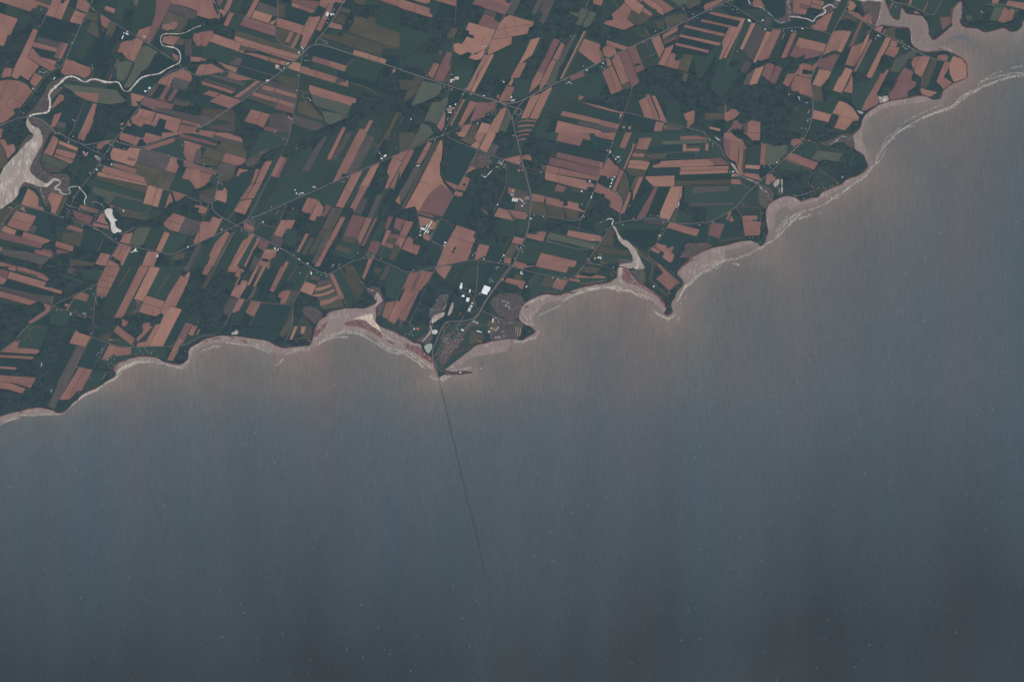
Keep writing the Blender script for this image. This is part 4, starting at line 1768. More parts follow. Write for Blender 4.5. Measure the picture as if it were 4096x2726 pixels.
B w 1660,465,18,10,20
B w 1665,495,14,14,20
B w 2140,685,24,16,20
B w 2255,755,12,30,15
B w 2270,715,10,16,15
B w 2140,842,14,12,10
B g 2115,1010,12,12,20
B g 2140,990,12,12,20
B g 2160,970,12,12,20
B g 2170,985,12,12,20
B w 2265,1350,10,12,20
B w 2270,1255,16,12,20
B w 2340,1465,20,20,20
B r 2295,1470,14,14,20
B g 2210,1480,12,12,20
B g 2230,1500,12,12,20
w 965,500,14 990,515,14 1020,515,20 1040,485,14 1065,460,16 1085,440,8
w 1030,405,6 1060,425,8
w 1125,395,8 1160,405,10 1190,435,6
w 1000,430,8 1012,440,6
w 985,545,6 1015,530,8 1030,500,14
w 960,490,10 975,510,16
T 2400 532
K 2200,738 2100,770 2040,800 1990,830 1975,870 1950,920 1960,1030 1970,1100 1980,1160 1960,1240 1930,1310 1890,1335 1865,1300 1830,1265 1750,1265 1620,1280 1450,1330 1340,1345 1200,1400 1100,1450 1050,1490 975,1560
r -5,-5 185,-5 155,90 -5,55
g 190,-5 300,-5 230,175 150,120
r 300,-5 375,-5 295,183 230,165
d 375,60 455,60 400,180 300,180 350,100
d -5,65 150,95 90,230 -5,210
f -5,215 90,235 40,345 -5,340
r -5,340 40,348 5,480 -5,480
r 100,290 150,330 235,405 200,500 150,530 -5,500
d -5,525 145,545 90,650 -5,600
f 110,260 170,330 260,420 300,440 340,500 370,680 390,720 380,820 350,900 300,1000 200,1020 230,990 330,900 370,780 350,640 320,500 270,450 150,350
r 235,425 285,450 175,700 140,670 190,560
g 110,210 300,185 340,100 420,90 290,430 170,330
r 385,125 425,130 290,430 270,425 380,170
r 465,60 610,55 555,200 415,185
o 410,190 545,205 530,240 390,230
r 395,232 530,242 515,285 375,275
o 375,280 520,290 605,315 585,345 360,315
b 355,320 480,325 590,350 545,440 320,410
o 310,415 400,412 550,440 520,515 410,510 320,470
o 410,515 465,515 385,680 365,650
b 465,515 510,520 380,820 390,690
o 285,455 330,540 345,640 350,690 290,840 265,790 200,700
r 350,685 360,700 355,760 290,940 245,955 240,930
r -5,615 100,665 230,740 260,800 260,870 225,940 170,900 115,870 125,800 55,760 50,715 -5,715
f -5,720 50,720 60,770 120,800 115,870 210,940 190,990 100,990 -5,1030
g 390,-5 1240,-5 1300,60 1440,200 1460,290 1350,300 750,310 600,310 520,280 610,55 380,60
r 945,40 1150,30 1280,65 1250,78 945,85
l 735,95 1260,78 1255,115 735,138
d 600,150 970,135 970,210 560,230
b 980,132 1015,132 1010,218 975,215
b 1015,182 1170,180 1168,215 1012,212
o 1015,140 1180,140 1175,180 1018,178
d 1030,128 1180,130 1175,150 1030,152
b 1245,125 1278,125 1272,205 1240,205
l 770,235 1140,225 1130,300 750,310
d 790,240 1128,230 1120,297 760,303
o 530,250 770,235 750,310 600,310
r 715,330 1345,300 1345,380 1230,395 630,408 620,385 700,360
f 600,310 860,320 720,325 710,350 620,380 600,350
d 600,350 630,410 940,405 930,495 550,510
b 955,402 1520,388 1500,470 935,492
r 950,430 1510,410 1505,445 945,460
m 1270,300 1430,290 1530,380 1350,380
d 880,500 1550,480 1545,545 880,555
b 540,512 878,500 872,628 500,632
o 880,560 1540,545 1545,600 1000,620 870,628
r 1545,545 1630,545 1665,590 1650,602 1545,602
r 1555,475 1610,480 1625,510 1560,515
m 585,640 680,640 550,960 490,1010 435,1000
d 685,635 830,638 700,960 560,960
b 835,635 970,628 960,750 890,880 820,1015 705,1000 710,930
d 400,830 580,640 500,640 520,520 640,640 435,1000 320,1020
o 910,880 950,830 880,1055 830,1020
f 970,620 1010,630 1000,770 1050,880 1040,970 920,880 970,740
g 1000,620 1540,600 1700,620 1760,665 1640,830 1560,900 1320,1045 1050,1050 880,1050 920,890 1040,960 1050,880 1000,800
k 1110,630 1520,620 1510,680 1080,710
k 1060,830 1580,820 1560,845 1070,860
f 1050,880 1250,875 1250,1050 1050,1040
k 550,1015 780,1045 760,1100 540,1060
g 230,1060 540,1060 780,1110 650,1300 560,1380 480,1400 400,1330 340,1270 250,1210 200,1110
d 250,1130 500,1130 700,1150 640,1310 530,1390 380,1290 250,1200
r 835,1050 1175,1135 1135,1220 780,1110
d 780,1120 1140,1220 1180,1130 1290,1060 1270,1280 1000,1290 920,1390 870,1440 860,1340 660,1295
m 1325,1065 1465,1075 1395,1235 1285,1200 1300,1080
g 1470,1050 1540,1050 1680,1160 1690,1230 1450,1330 1340,1300 1400,1240
d 1480,1060 1560,1060 1650,1120 1660,1210 1410,1230
r 1520,925 1550,930 1530,990 1500,1022 1485,1020
r 1550,980 1580,1010 1575,1045 1540,1045 1520,1025
f 1550,900 1610,910 1670,980 1680,1110 1640,1140 1550,1130 1540,1060 1580,1040 1550,975
r 1680,975 1855,972 1858,1010 1800,1015 1800,1040 1680,1042
r 1685,1045 1895,1042 1880,1205 1715,1208 1700,1160
g 1620,860 1880,870 1900,900 1900,1035 1860,1010 1850,970 1680,970
g 1620,720 1780,660 1860,680 1880,860 1620,850
f 1700,1210 1880,1210 1960,1060 1985,1160 1930,1310 1890,1335 1865,1300 1720,1260
r 1465,-5 1545,-5 1620,60 1675,80 1680,110 1720,180 1700,500 1635,490 1600,340 1520,300 1470,240 1450,120
m 1450,40 1545,90 1535,310 1470,240 1450,130
r 1550,95 1680,90 1710,160 1620,350 1530,310
k 1635,170 1650,170 1635,380 1620,380
b 1650,168 1670,168 1660,430 1635,430
o 1690,180 1720,185 1700,500 1670,440
r 1690,-5 1890,-5 1880,85 1800,90 1730,30
f 1545,-5 1690,-5 1740,35 1800,95 1890,90 1900,140 1780,180 1720,160 1690,90 1620,60
g 1730,180 1895,140 1885,375 1715,375
r 1900,125 1960,125 1945,380 1885,370
l 1960,125 2050,150 2205,140 2200,240 2080,350 2060,375 1945,375
f 1900,-5 2370,-5 2370,60 2260,80 2210,140 2050,160 1950,120 1890,110
r 2255,80 2320,65 2370,80 2370,110 2300,150 2250,140
m 2245,235 2370,265 2370,380 2180,305
g 2170,310 2370,385 2370,750 2200,735 2170,520 2080,540 2060,440
f 2180,470 2300,440 2370,500 2370,720 2200,730 2170,640
b 1715,375 1890,382 1875,428 1712,415
d 1712,420 1880,430 1870,485 1705,465
r 1705,470 1870,485 1880,530 1905,545 1885,560 1700,510
r 1965,490 2035,480 2040,570 1985,612 1950,600
r 2035,515 2068,515 2065,560 2040,570
t 1650,500 1750,520 1860,560 1900,610 2020,650 2050,720 2040,800 1980,830 1990,860 1940,890 1880,850 1860,760 1860,660 1870,610 1800,580 1680,530
l 1870,780 1960,810 1970,850 1940,890 1890,840
b 670,1300 780,1330 770,1350 820,1360 840,1335 870,1345 835,1400 880,1440 830,1525 735,1460 750,1410 650,1350
r 610,1345 705,1390 690,1415 660,1420 600,1370
r 660,1545 700,1540 740,1570 660,1570
d 560,1410 600,1380 670,1425 750,1395 740,1460 830,1530 870,1560 720,1540
r 390,1325 490,1400 480,1450 440,1410
o 20,1240 150,1110 200,1300 150,1350 370,1440 380,1500 200,1520 -5,1560 -5,1340
f 150,1160 210,1260 300,1360 370,1430 380,1500 280,1480 150,1340
t 1010,1300 1130,1290 1200,1290 1260,1290 1340,1330 1200,1400 1100,1450 1040,1480 960,1460 920,1480 920,1410
f 920,1400 1000,1300 1000,1380 930,1460 1000,1500 960,1570 880,1570 860,1450
S
s 2330,770 2200,735 2100,765 1990,820 1975,880 1945,930 1955,1030 1970,1100 1960,1150 1985,1160 2040,1100 2060,960 2130,880 2250,830 2370,850 2370,790
s 1860,1270 1750,1262 1620,1278 1450,1328 1340,1343 1200,1400 1100,1450 1050,1490 960,1560 980,1570 1060,1520 1160,1470 1320,1400 1480,1380 1620,1350 1780,1310
t 230,1530 310,1500 390,1500 450,1570 210,1570
W 1540,340 1580,370 1620,440 1635,490 1620,490 1590,430 1545,365
W 935,810 935,840 900,895 890,870 905,830
w 1640,495,3 1700,530,4 1780,555,6 1870,600,8 1890,640,7 1940,680,9 1980,710,6 2000,760,5
w 1890,640,5 1920,700,5 1900,740,4
w -5,1055,3 60,1035,4
w 75,1022,10 110,1005,12 150,1015,14 160,1040,10 140,1060,14 145,1090,10
W 140,1085 180,1100 205,1150 230,1210 290,1270 360,1330 400,1390 430,1470 480,1540 510,1575 400,1575 390,1500 380,1430 340,1360 290,1330 240,1290 205,1230 190,1170
W 2035,600 2080,550 2115,540 2110,600 2085,625 2060,640
W 2130,540 2155,540 2150,620 2135,620
W 2130,625 2155,630 2150,715 2135,700
w 2110,640,10 2120,720,8
R 6 190,-5 150,110 100,250 -5,510
R 5 1225,-5 1260,45 1400,140 1440,210 1465,280 1550,380 1610,460 1650,560 1700,620 1775,660
R 6 2370,120 2200,280 2050,420 1850,600 1720,720 1640,830 1600,880 1320,1045 1180,1058 1000,1070 870,1055 700,1015 600,1005 430,1020 240,1045 180,1065 140,1085 -5,1290
R 5 -5,610 100,660 200,715 250,760 268,830 230,940 235,1045
R 4 820,1045 700,1270 530,1425 730,1570
R 3 1600,880 1660,950 1680,1020 1700,1170 1725,1240
R 2 1320,1048 1350,1060 1440,1065 1468,1078 1395,1260
R 2 1650,870 1880,870 1895,920 1895,1035
R 2 1680,1042 1925,1042 1920,1140 1945,1200
R 2 480,1440 560,1490 620,1550
R 2 1670,820 1690,850 1730,850
R 2 1405,1280 1680,1225
R 2 2175,310 2370,385
R 2 2110,740 2090,640 2075,560
R 2 480,1005 420,1040
R 1 1290,1060 1270,1280
H 4 435,90 300,430 200,670
H 4 605,320 380,820
H 3 60,-5 90,70
H 3 1020,315 1010,350
H 3 460,240 465,280
H 3 340,365 440,370 560,395
H 4 1460,60 1440,140 1480,280 1560,360
H 4 960,640 900,890
H 4 830,640 700,930
H 3 560,1030 780,1100
H 3 640,1340 710,1390
H 4 600,620 350,830
H 3 235,405 215,480
H 4 -5,500 150,530
C at the dirt farmyard beside the wooded gully
B w 145,115,8,10,0
B w 120,225,10,30,10
B w 215,282,36,12,10
B w 185,305,12,20,10
B w 160,270,12,10,10
B r 90,205,30,14,10
B b 240,320,10,20,10
B w 215,340,14,8,10
C at the farm down the long red yard
B w 172,520,14,16,0
B w 95,525,14,12,0
B w 130,540,18,10,10
B w 148,550,14,26,10
B w 135,590,14,26,20
B w 122,630,22,16,10
B w 105,655,10,12,10
C along the winding road by the long creek pond
B w 1385,70,10,40,-50
B w 1360,50,14,14,20
B w 1410,80,20,10,20
B w 1330,125,10,12,20
B w 1325,150,14,8,20
B b 1290,80,14,10,20
B w 1565,455,22,14,10
B w 1530,460,14,10,10
B w 1562,503,8,18,0
B g 1580,450,12,10,0
C on the coast road by the pale rippled marsh
B w 2087,345,16,16,20
B w 2110,322,12,10,20
B w 1995,385,14,10,20
B w 2010,410,12,10,20
B w 2045,455,14,8,-40
B g 1935,400,10,10,0
B w 2280,160,12,8,0
B w 1905,112,10,8,0
B w 2385,130,8,8,0
C along the shore road among small homes
B w 267,1078,14,12,0
B w 200,700,12,12,20
B w 345,860,10,12,0
B w 530,985,10,10,0
B w 595,968,10,8,0
B w 680,975,12,10,0
B g 395,1010,14,12,0
B w 530,1035,10,8,0
B w 795,1005,12,10,0
B w 805,1025,16,6,0
B g 745,1050,12,12,0
B b 1172,1085,26,6,0
B w 1320,1045,14,8,40
B w 1340,1055,14,10,20
B w 700,1210,22,12,30
B w 715,1195,14,10,30
B g 690,1240,12,10,30
B w 580,1355,8,8,0
B g 740,1130,10,8,20
B w 1620,930,10,12,40
B w 1885,1163,10,12,0
B r 1952,1222,12,10,0
B w 1912,945,10,10,0
B g 1830,1022,24,10,0
B g 1885,1290,10,14,0
B g 1905,1300,10,12,0
B g 1760,1235,14,8,0
B g 1800,1230,14,8,0
B w 10,1470,12,26,0
B g 75,1135,14,10,0
L 1 1280,1567 1340,1540 1430,1490 1530,1475 1600,1480
L 2 1350,1540 1460,1500 1560,1500 1650,1460 1740,1430
L 3 1740,1430 1850,1370 1900,1350 1960,1300 2020,1280 2060,1240 2130,1190 2160,1150
L 2 2160,1150 2230,1080 2290,1020 2370,940
L 2 2060,1240 2120,1140 2180,1080 2230,1030 2370,950
L 1 2080,1160 2150,1060 2230,1000 2350,960
L 3 1560,1530 1640,1550
L 1 1230,1567 1360,1500
L 3 2340,1010 2370,1000
T 2800 532
K 1823,195 1900,240 1940,270 1950,320 1980,375 1965,425 1900,480 1860,505 1720,545 1660,610 1560,640 1420,710 1390,765 1340,755 1240,785 1190,805 1160,780 1110,755
f 1250,-5 1820,-5 1600,60 1520,60 1460,110 1380,90 1230,80
f 1380,100 1700,130 1800,190 1700,210 1550,170 1500,170
g 1110,170 1230,90 1370,110 1390,200 1310,300 1080,225
r 1075,235 1395,350 1340,435 1000,300
g 960,330 1000,310 1300,430 1310,480 1270,600 1180,600 1000,460 930,520
f 930,480 1010,440 1200,460 1280,440 1310,500 1280,600 1350,670 1200,720 1100,740 990,720 980,560
l 1390,205 1675,240 1625,340 1450,312 1410,335 1310,305
f 1400,350 1460,312 1620,342 1700,350 1760,400 1700,480 1600,460 1440,400 1350,440
d 1700,240 1850,240 1940,300 1975,380 1900,410 1760,400
g 1400,400 1560,400 1620,440 1550,480 1450,440
f 1720,410 1965,400 1960,430 1900,480 1720,550 1620,580 1640,480
o 1400,480 1560,550 1600,590 1500,620 1400,600 1350,540
g 1370,430 1640,570 1640,610 1420,690 1360,650 1350,560 1320,480
t 1370,100 1450,110 1560,90 1640,30 1700,10 1800,10 1830,190 1790,170 1700,100 1620,110 1530,160 1450,140
S
s 1800,-5 1920,-5 1900,60 1960,200 1975,300 1990,370 1970,400 1945,290 1900,240 1820,200 1790,100 1800,40
s 2000,400 1990,450 1880,560 1700,640 1560,700 1400,790 1200,860 1050,900 1010,850 1110,830 1190,815 1390,770 1430,710 1560,645 1665,612 1720,550 1860,510 1950,440
w 1780,70,6 1730,50,6 1680,35,7 1620,60,6 1590,110,6 1540,135,6
R 4 1260,-5 1220,85 1130,170 1020,270
R 3 1220,80 1340,100 1390,140 1385,200
R 3 980,305 1180,390 1300,430 1315,480 1280,560 1285,620 1340,655 1360,740
R 2 1350,680 1180,740 1080,730
R 2 1700,600 1560,640 1400,700
R 2 1390,420 1640,590
R 2 1815,250 1765,390
C among the seaside cottages along the low bluff
B w 1105,160,12,10,0
B w 1195,62,12,8,0
B r 1283,88,20,8,0
B w 1680,520,16,22,-30
B w 1385,660,10,10,0
B g 1400,640,10,10,0
B w 1455,640,12,8,0
B g 1480,655,10,8,0
B g 1530,630,10,8,0
B g 1560,620,10,8,0
B r 1330,635,16,10,20
B g 1440,600,10,8,0
B g 1260,710,10,8,0
B w 1300,690,8,8,0
B g 1210,720,10,8,0
B g 1130,745,10,8,0
B g 1100,730,10,8,0
B g 1220,770,10,10,0
B g 1310,730,10,8,0
B g 1620,600,10,8,0
L 2 1000,1130 1060,1060 1130,1010
L 3 1160,1010 1250,980 1310,960
L 2 980,1080 1050,1000 1120,950 1200,925 1310,900
L 2 1310,900 1420,860 1520,800 1600,770 1690,715
L 3 1540,770 1650,720 1760,640
L 2 1690,690 1780,620 1850,580 1910,545
L 3 1880,560 1960,500 2000,430 2060,370 2120,330
L 2 2060,370 2110,250 2160,180 2230,100 2300,50
L 1 2120,330 2160,250 2200,180
L 1 2070,290 2130,180 2200,80
L 1 1400,920 1420,950
L 1 900,1140 960,1060 1050,960
T 0 1064
K 2356,900 2300,920 2220,980 2215,1060 2210,1100 2140,1155 2080,1160 2000,1140 1920,1125 1860,1080 1740,1060 1640,1060 1520,1090 1400,1130 1340,1180 1330,1230 1365,1260 1350,1300 1270,1340 1190,1390 1150,1430 1030,1470 940,1530 920,1567
f 170,190 540,200 570,150 520,80 400,40 700,-5 1250,-5 1150,210 960,300 640,440 600,330 730,330 560,250
g 700,80 1000,170 980,220 690,110
k 830,5 950,60 930,120 780,80
f 870,55 940,60 945,115 860,100
g 950,30 1200,60 1160,180 980,160
d 330,-5 470,-5 510,80 200,0
o 430,-5 500,-5 480,40
r 110,-5 195,-5 180,60 95,40
r 205,5 300,20 500,85 580,150 560,180 430,130 440,110 200,45
o 200,45 440,105 420,130 195,60
m -5,30 110,60 80,145 -5,130
r 115,60 550,190 520,240 600,255 733,290 720,330 590,290 85,145
r -5,128 80,150 55,220 -5,205
d 85,155 590,295 640,330 480,400 -5,270
k -5,235 400,330 640,360 620,440 460,415 -5,290
r -5,295 440,415 350,460 -5,365
g -5,365 350,460 250,480 -5,440
r -5,450 40,465 10,500 -5,505
f -5,440 250,470 370,460 440,420 520,460 520,520 310,670 620,680 560,800 240,960 210,870 80,920 -5,1000
r 510,440 600,465 580,530 420,640 360,670 315,665 400,610 520,530 540,500
g 200,860 320,700 450,680 570,700 560,780 470,980 220,965
r 860,370 960,305 1050,340 1015,418 880,380 835,445 795,515 775,510 860,400
r 760,440 800,445 790,480 765,475
g 620,480 780,515 880,550 700,700 590,690 580,580
g 850,330 1140,230 1120,400 1110,590 900,550 800,520 830,450 900,390 1020,420 1050,340 960,300
f 820,600 1090,610 1085,800 900,760 800,720
f 1100,610 1180,540 1250,590 1340,630 1420,600 1560,580 1640,540 1850,590 1930,570 1880,680 1690,680 1640,870 1600,870 1420,740 1340,700 1330,780 1200,780 1100,750
f 600,700 850,700 860,740 740,900 660,1100 580,1350 700,1400 600,1570 -5,1570 -5,1440 260,1500 300,1440 370,1430 430,1310 -5,1270 180,1240 400,1090 470,1000 500,950
r 185,875 225,905 205,960 420,975 470,995 430,1035 10,1010
r -5,1045 410,1065 375,1100 -5,1075
r -5,1178 190,1190 200,1210 170,1218 -5,1205
g -5,1080 370,1100 160,1230 200,1200 190,1188 -5,1175
r -5,1280 430,1310 360,1435 260,1400 100,1370 -5,1362
r -5,1365 100,1372 300,1440 265,1502 100,1450 -5,1440
d 780,740 870,760 820,910 900,940 680,1370 580,1350 620,1200 700,1000
k 905,935 1000,960 690,1570 600,1570 690,1380
b 885,770 1070,825 1000,950 815,905
d 1085,840 1250,900 1090,1215 890,1180
r 935,1180 990,1195 810,1570 700,1570
r 990,1195 1090,1220 970,1465 910,1470 820,1570 810,1540
d 1100,1220 1270,1200 1360,1270 1160,1420 1000,1480 820,1570 980,1450
f 1260,1190 1370,1260 1340,1300 1160,1430 1120,1400
d 1100,740 1340,790 1420,850 1380,920 1250,890 1090,830
o 1180,830 1240,790 1310,790 1300,850 1420,850 1390,900 1180,860
r 1290,920 1420,960 1545,960 1540,1040 1360,1060 1350,1030 1250,1100 1205,1090
g 1370,1060 1540,1045 1560,1080 1400,1120 1300,1120
r 1385,695 1450,750 1590,850 1550,930 1340,765
r 1440,617 1515,660 1480,715 1435,715
r 1700,670 1760,660 1770,710 1800,710 1620,895 1605,850 1680,780 1690,740 1675,700
r 1830,685 1885,680 1755,940 1605,945 1625,905 1720,885
b 1890,670 1975,480 2010,465 2140,510 1920,940 1755,940
b 2220,70 2295,95 2220,230 2150,210 2170,120
r 2130,110 2220,130 2160,300 2070,480 2000,465 1940,580 1890,550 1980,350
r 1650,-5 1760,-5 1450,600 1345,610 1500,300
b 1770,-5 1885,25 1685,415 1580,385
b 1720,345 1945,415 1900,545 1840,590 1780,580 1635,540
t 1590,400 1675,420 1630,540 1580,580 1555,540 1610,500
g 1450,-5 1650,-5 1340,610 1180,540 1400,60
r 1255,-5 1390,-5 1415,30 1250,365 1140,355 1150,200
m 1145,310 1260,330 1250,365 1140,352
g 1885,10 2050,-5 2180,-5 2120,120 1950,410 1720,340
f 2240,60 2370,50 2370,600 2280,620 2180,560 2140,510 2070,480 2100,430 2200,230
f 2300,90 2370,50 2370,400 2230,350 2130,500 2080,450
d 2140,520 2200,640 2000,940 1920,940
m 2190,660 2270,685 2160,890 2120,860 2110,900 2100,1010 2040,1115 1965,1110 2060,910
r 2110,850 2170,885 2110,940 2040,1115 1965,1105 2050,930
b 2275,695 2290,700 2240,810 2220,800
b 2305,700 2325,705 2270,820 2240,815
b 2345,740 2356,745 2320,825 2305,820
g 2270,830 2330,800 2370,830 2200,930 2120,940 2170,890
f 2120,1000 2210,970 2220,1090 2140,1155 2050,1140
g 1560,960 1970,960 1960,1110 1880,1080 1740,1055 1600,1070
k 2180,-5 2250,-5 2210,60 2160,50
f 2135,50 2210,65 2180,135 2130,110
S
s 2370,890 2300,920 2220,985 2215,1060 2215,1100 2150,1155 2080,1162 2000,1142 1920,1128 1850,1080 1740,1062 1640,1062 1520,1092 1400,1132 1345,1180 1340,1230 1370,1255 1370,1300 1270,1350 1190,1400 1150,1440 1030,1480 940,1540 930,1567 960,1567 1060,1490 1160,1460 1220,1400 1380,1310 1480,1210 1600,1150 1740,1130 1900,1140 2000,1180 2130,1200 2240,1110 2260,1030 2370,960
m 1370,1150 1420,1130 1540,1090 1640,1070 1720,1070 1560,1115 1460,1145 1380,1180 1350,1240 1330,1230
R 4 1250,-5 1150,200 1130,330 1100,600 1090,780 1080,830 1000,970 860,1250 700,1570
R 5 1080,830 1250,895 1440,955 1700,950 2170,938 2250,890 2370,825
R 4 1095,605 800,525 510,435
R 5 1150,205 950,310 620,455 590,530 500,600 320,700 180,870 -5,1010
R 3 1265,895 1170,1075 1090,1220
R 3 1170,1075 1290,1140 1270,1180 1300,1230 1300,1300
R 3 640,330 610,380 605,450
R 2 320,700 360,745 410,705 490,725
R 2 360,745 325,820 265,880
R 2 325,820 375,850 370,890
R 2 1290,870 1265,895
R 2 1550,990 1558,1050
R 2 1830,960 1780,1030
R 2 1540,10 1400,240
R 2 2000,100 1820,360
R 2 1000,960 1085,835
H 3 1765,0 1580,385
H 3 1720,345 1665,430
H 3 1215,100 1365,128
H 3 1180,165 1340,200
H 3 1155,235 1300,270
H 3 1670,435 1900,500
H 4 1805,510 1790,570
H 4 1945,415 1885,550
H 3 1890,680 1755,940
H 4 1975,520 2005,468 2130,505
H 3 90,145 720,332
H 3 -5,1365 200,1380 400,1385
H 3 990,1195 820,1560
H 3 -5,370 350,465
H 3 690,110 980,220 1060,260
H 3 550,190 110,60
H 3 105,60 80,150
C in the roadside hamlet south of the striped fields
B w 835,560,16,14,20
B w 825,575,14,10,20
B w 980,555,14,14,20
B w 1000,565,14,14,20
B g 990,545,12,10,20
B r 1015,560,8,16,20
B g 1000,600,12,14,20
B w 965,602,8,8,0
B g 940,580,10,10,0
B w 890,520,8,8,0
B g 670,515,14,8,20
B w 720,518,10,8,20
B w 807,458,12,14,0
B r 775,455,16,20,0
B w 750,372,14,8,20
B w 1100,328,14,10,20
B g 1075,270,10,10,20
B w 1190,65,10,10,0
B g 1130,400,12,10,10
B g 1140,430,12,10,10
B g 1130,370,12,10,10
B g 1200,370,12,12,10
B g 1150,460,10,8,10
B g 1080,500,10,8,10
B g 1120,710,10,12,10
B g 1065,795,12,12,10
C at the clearing above the shore road
B w 1288,867,10,12,0
B r 1315,865,16,8,0
B r 915,770,12,8,0
B r 900,765,14,8,0
B g 905,1185,14,10,20
B w 1160,1020,12,10,20
B g 1200,985,14,6,20
B g 1210,965,14,6,20
B g 1190,1010,14,6,20
B g 1140,1050,10,10,20
B b 1270,1100,14,16,20
C among the cottages on the wooded western headland
B w 1308,1198,8,10,0
B g 1310,1080,10,10,0
B g 1350,1090,10,10,0
B g 1310,1140,10,8,0
B g 1330,1160,10,8,0
B g 1265,1250,10,8,0
B g 1240,1280,10,8,0
B g 1225,1300,10,8,0
B g 1210,1320,10,8,0
B g 1060,1320,10,10,0
C along the shore road above the curved western beach
B w 1630,965,10,8,0
B w 1700,960,10,8,0
B g 1720,985,10,8,0
B g 1740,1010,12,8,0
B w 1780,1030,10,8,0
B w 1785,1015,10,8,0
B g 1690,1030,10,8,0
B g 1600,1040,10,8,0
B w 1570,930,8,10,0
B g 1860,1060,10,8,0
B g 1650,1000,10,8,0
B g 2120,870,16,24,10
B w 2100,960,10,8,0
B g 2180,1000,10,8,0
B g 2170,1040,10,8,0
B g 2140,1070,10,8,0
B g 2195,1080,10,8,0
B w 2290,805,8,8,0
B w 600,1490,10,12,0
B w 605,1455,8,40,0
B w 490,1160,10,50,10
B g 225,880,14,10,20
L 3 1370,1300 1390,1250 1420,1210 1520,1150 1640,1120
L 2 1380,1250 1440,1200 1560,1140 1660,1110
L 1 1450,1220 1560,1170 1650,1130
L 1 1660,1130 1780,1120 1900,1150
L 2 1900,1130 1960,1160 2090,1190 2160,1200
L 3 920,1560 1000,1500 1150,1455
L 2 1150,1450 1230,1380 1370,1320
L 2 2150,1170 2230,1110
L 2 2230,980 2280,960 2370,900
T 800 1064
K 2290,770 2200,740 2130,715 2065,660 2080,580 2070,510 2100,460 2165,410 2140,370 2110,320 2085,300 2050,310 2060,350 2085,390 2080,430 2000,470 1930,500 1830,492 1760,498 1700,495 1620,515 1540,530 1495,560 1490,595 1420,620 1380,690 1350,740 1335,830 1310,900 1290,935 1230,935 1100,950 1000,965 920,945 840,900 760,870 650,855 560,840 480,825 400,815 300,812 220,818 140,835 60,855 10,885 -10,895
r 60,-5 150,-5 85,108 25,92
o 155,-5 210,-5 70,270 18,265
f -5,100 90,110 20,260 70,275 250,20 330,65 420,80 420,120 470,130 400,230 350,340 450,380 340,380 280,480 300,590 330,600 230,800 -5,830
g 230,-5 260,10 205,130 190,110
r 340,-5 470,-5 415,80 325,62
r 510,-5 545,-5 540,15
r 450,20 522,40 505,80 480,70 475,140 430,228 408,222 455,135 410,115
o 590,-5 660,-5 610,65 575,55
b 665,-5 700,-5 585,230 555,220
b 745,-5 780,-5 650,245 625,235
o 700,-5 745,-5 690,100 660,150
r 785,-5 830,-5 805,50
d 830,-5 960,-5 840,240 730,230 760,210 690,200
r 955,-5 1030,-5 865,308 820,292
r 495,162 560,180 550,230 460,380 358,345 415,230 470,220
g 510,90 620,70 560,180 490,160
d 555,225 640,245 590,400 470,380
k 640,245 700,240 630,360 590,390 560,390
f 690,200 780,215 760,300 870,310 1000,180 1050,190 1110,220 1070,280 960,300 910,360 950,380 940,440 620,400 640,350
f 1000,180 1030,180 1110,220 1090,260 960,290
o 1130,-5 1150,-5 1050,170 1025,155
g 1050,-5 1130,-5 1030,150 900,310 880,300 1000,60
g 1150,-5 1290,10 1300,40 1160,300 1080,280 1110,220 1050,170
r 965,290 1075,282 1000,445 940,440 960,380 912,360
k 1080,285 1165,290 1090,430 1000,445
r 460,380 530,390 455,530 430,530 410,550 385,535
k 350,370 450,385 340,580 280,560 285,480
g 535,395 600,405 500,620 400,720 350,700 380,560 450,530
r 605,410 715,425 640,590 600,585 535,540
d 725,430 1080,465 960,730 600,700 640,590
o 1080,570 1100,660 990,840 950,820 930,810
d 580,720 950,740 880,900 740,860 560,835
f 370,700 500,700 580,730 550,840 230,820
f 1090,460 1170,320 1300,350 1400,370 1420,480 1500,560 1400,640 1350,690 1280,670 1230,560 1120,700 1100,650
b 1245,180 1368,225 1310,348 1260,320 1180,290
o 1310,110 1410,130 1420,150 1380,175 1300,150
k 1390,180 1540,150 1700,480 1430,510 1410,410 1360,360 1330,340 1370,230
o 1380,230 1500,200 1560,210 1660,420 1700,480 1430,510 1400,400
b 1360,262 1460,240 1545,212 1555,235 1480,265 1400,290 1355,285
b 1330,335 1450,320 1570,272 1590,290 1500,335 1400,358 1325,352
l 1390,375 1500,360 1600,320 1610,340 1500,385 1400,410
r 1415,415 1530,385 1630,345 1645,370 1540,430 1420,468
r 1520,95 1565,85 1695,350 1690,380 1655,390
g 1570,85 1660,30 1850,390 1800,480 1730,490 1690,350
o 1700,-5 1790,-5 1900,230 1940,270 1870,370 1720,140
g 1800,-5 1940,-5 1900,140 1880,150
r 1960,-5 2005,-5 1940,150 1905,140
o 2060,10 2150,40 2110,90 2040,60
k 2180,-5 2260,-5 2180,160 2110,170 2160,70
g 2270,-5 2370,30 2370,300 2310,400 2180,350 2150,200
f 1930,170 2050,150 2190,180 2200,340 2160,360 2130,280 2060,230 1980,230
f 1790,430 2040,380 2080,430 1930,500 1800,490
t 1980,250 2050,240 2120,260 2160,380 2180,450 2130,570 2080,600 2100,480 2080,420 2040,360 1960,300
r 2190,430 2300,405 2230,630 2142,590
r 2310,405 2370,415 2370,560 2290,682 2210,635
g 2150,600 2290,690 2370,640 2370,800 2200,740 2140,700
t 1210,480 1330,470 1400,520 1450,570 1410,640 1360,685 1310,650 1250,590 1200,540
b 1110,710 1150,715 1085,865 1055,858
b 1195,712 1250,710 1235,800 1185,795
o 1250,700 1330,710 1300,880 1200,850
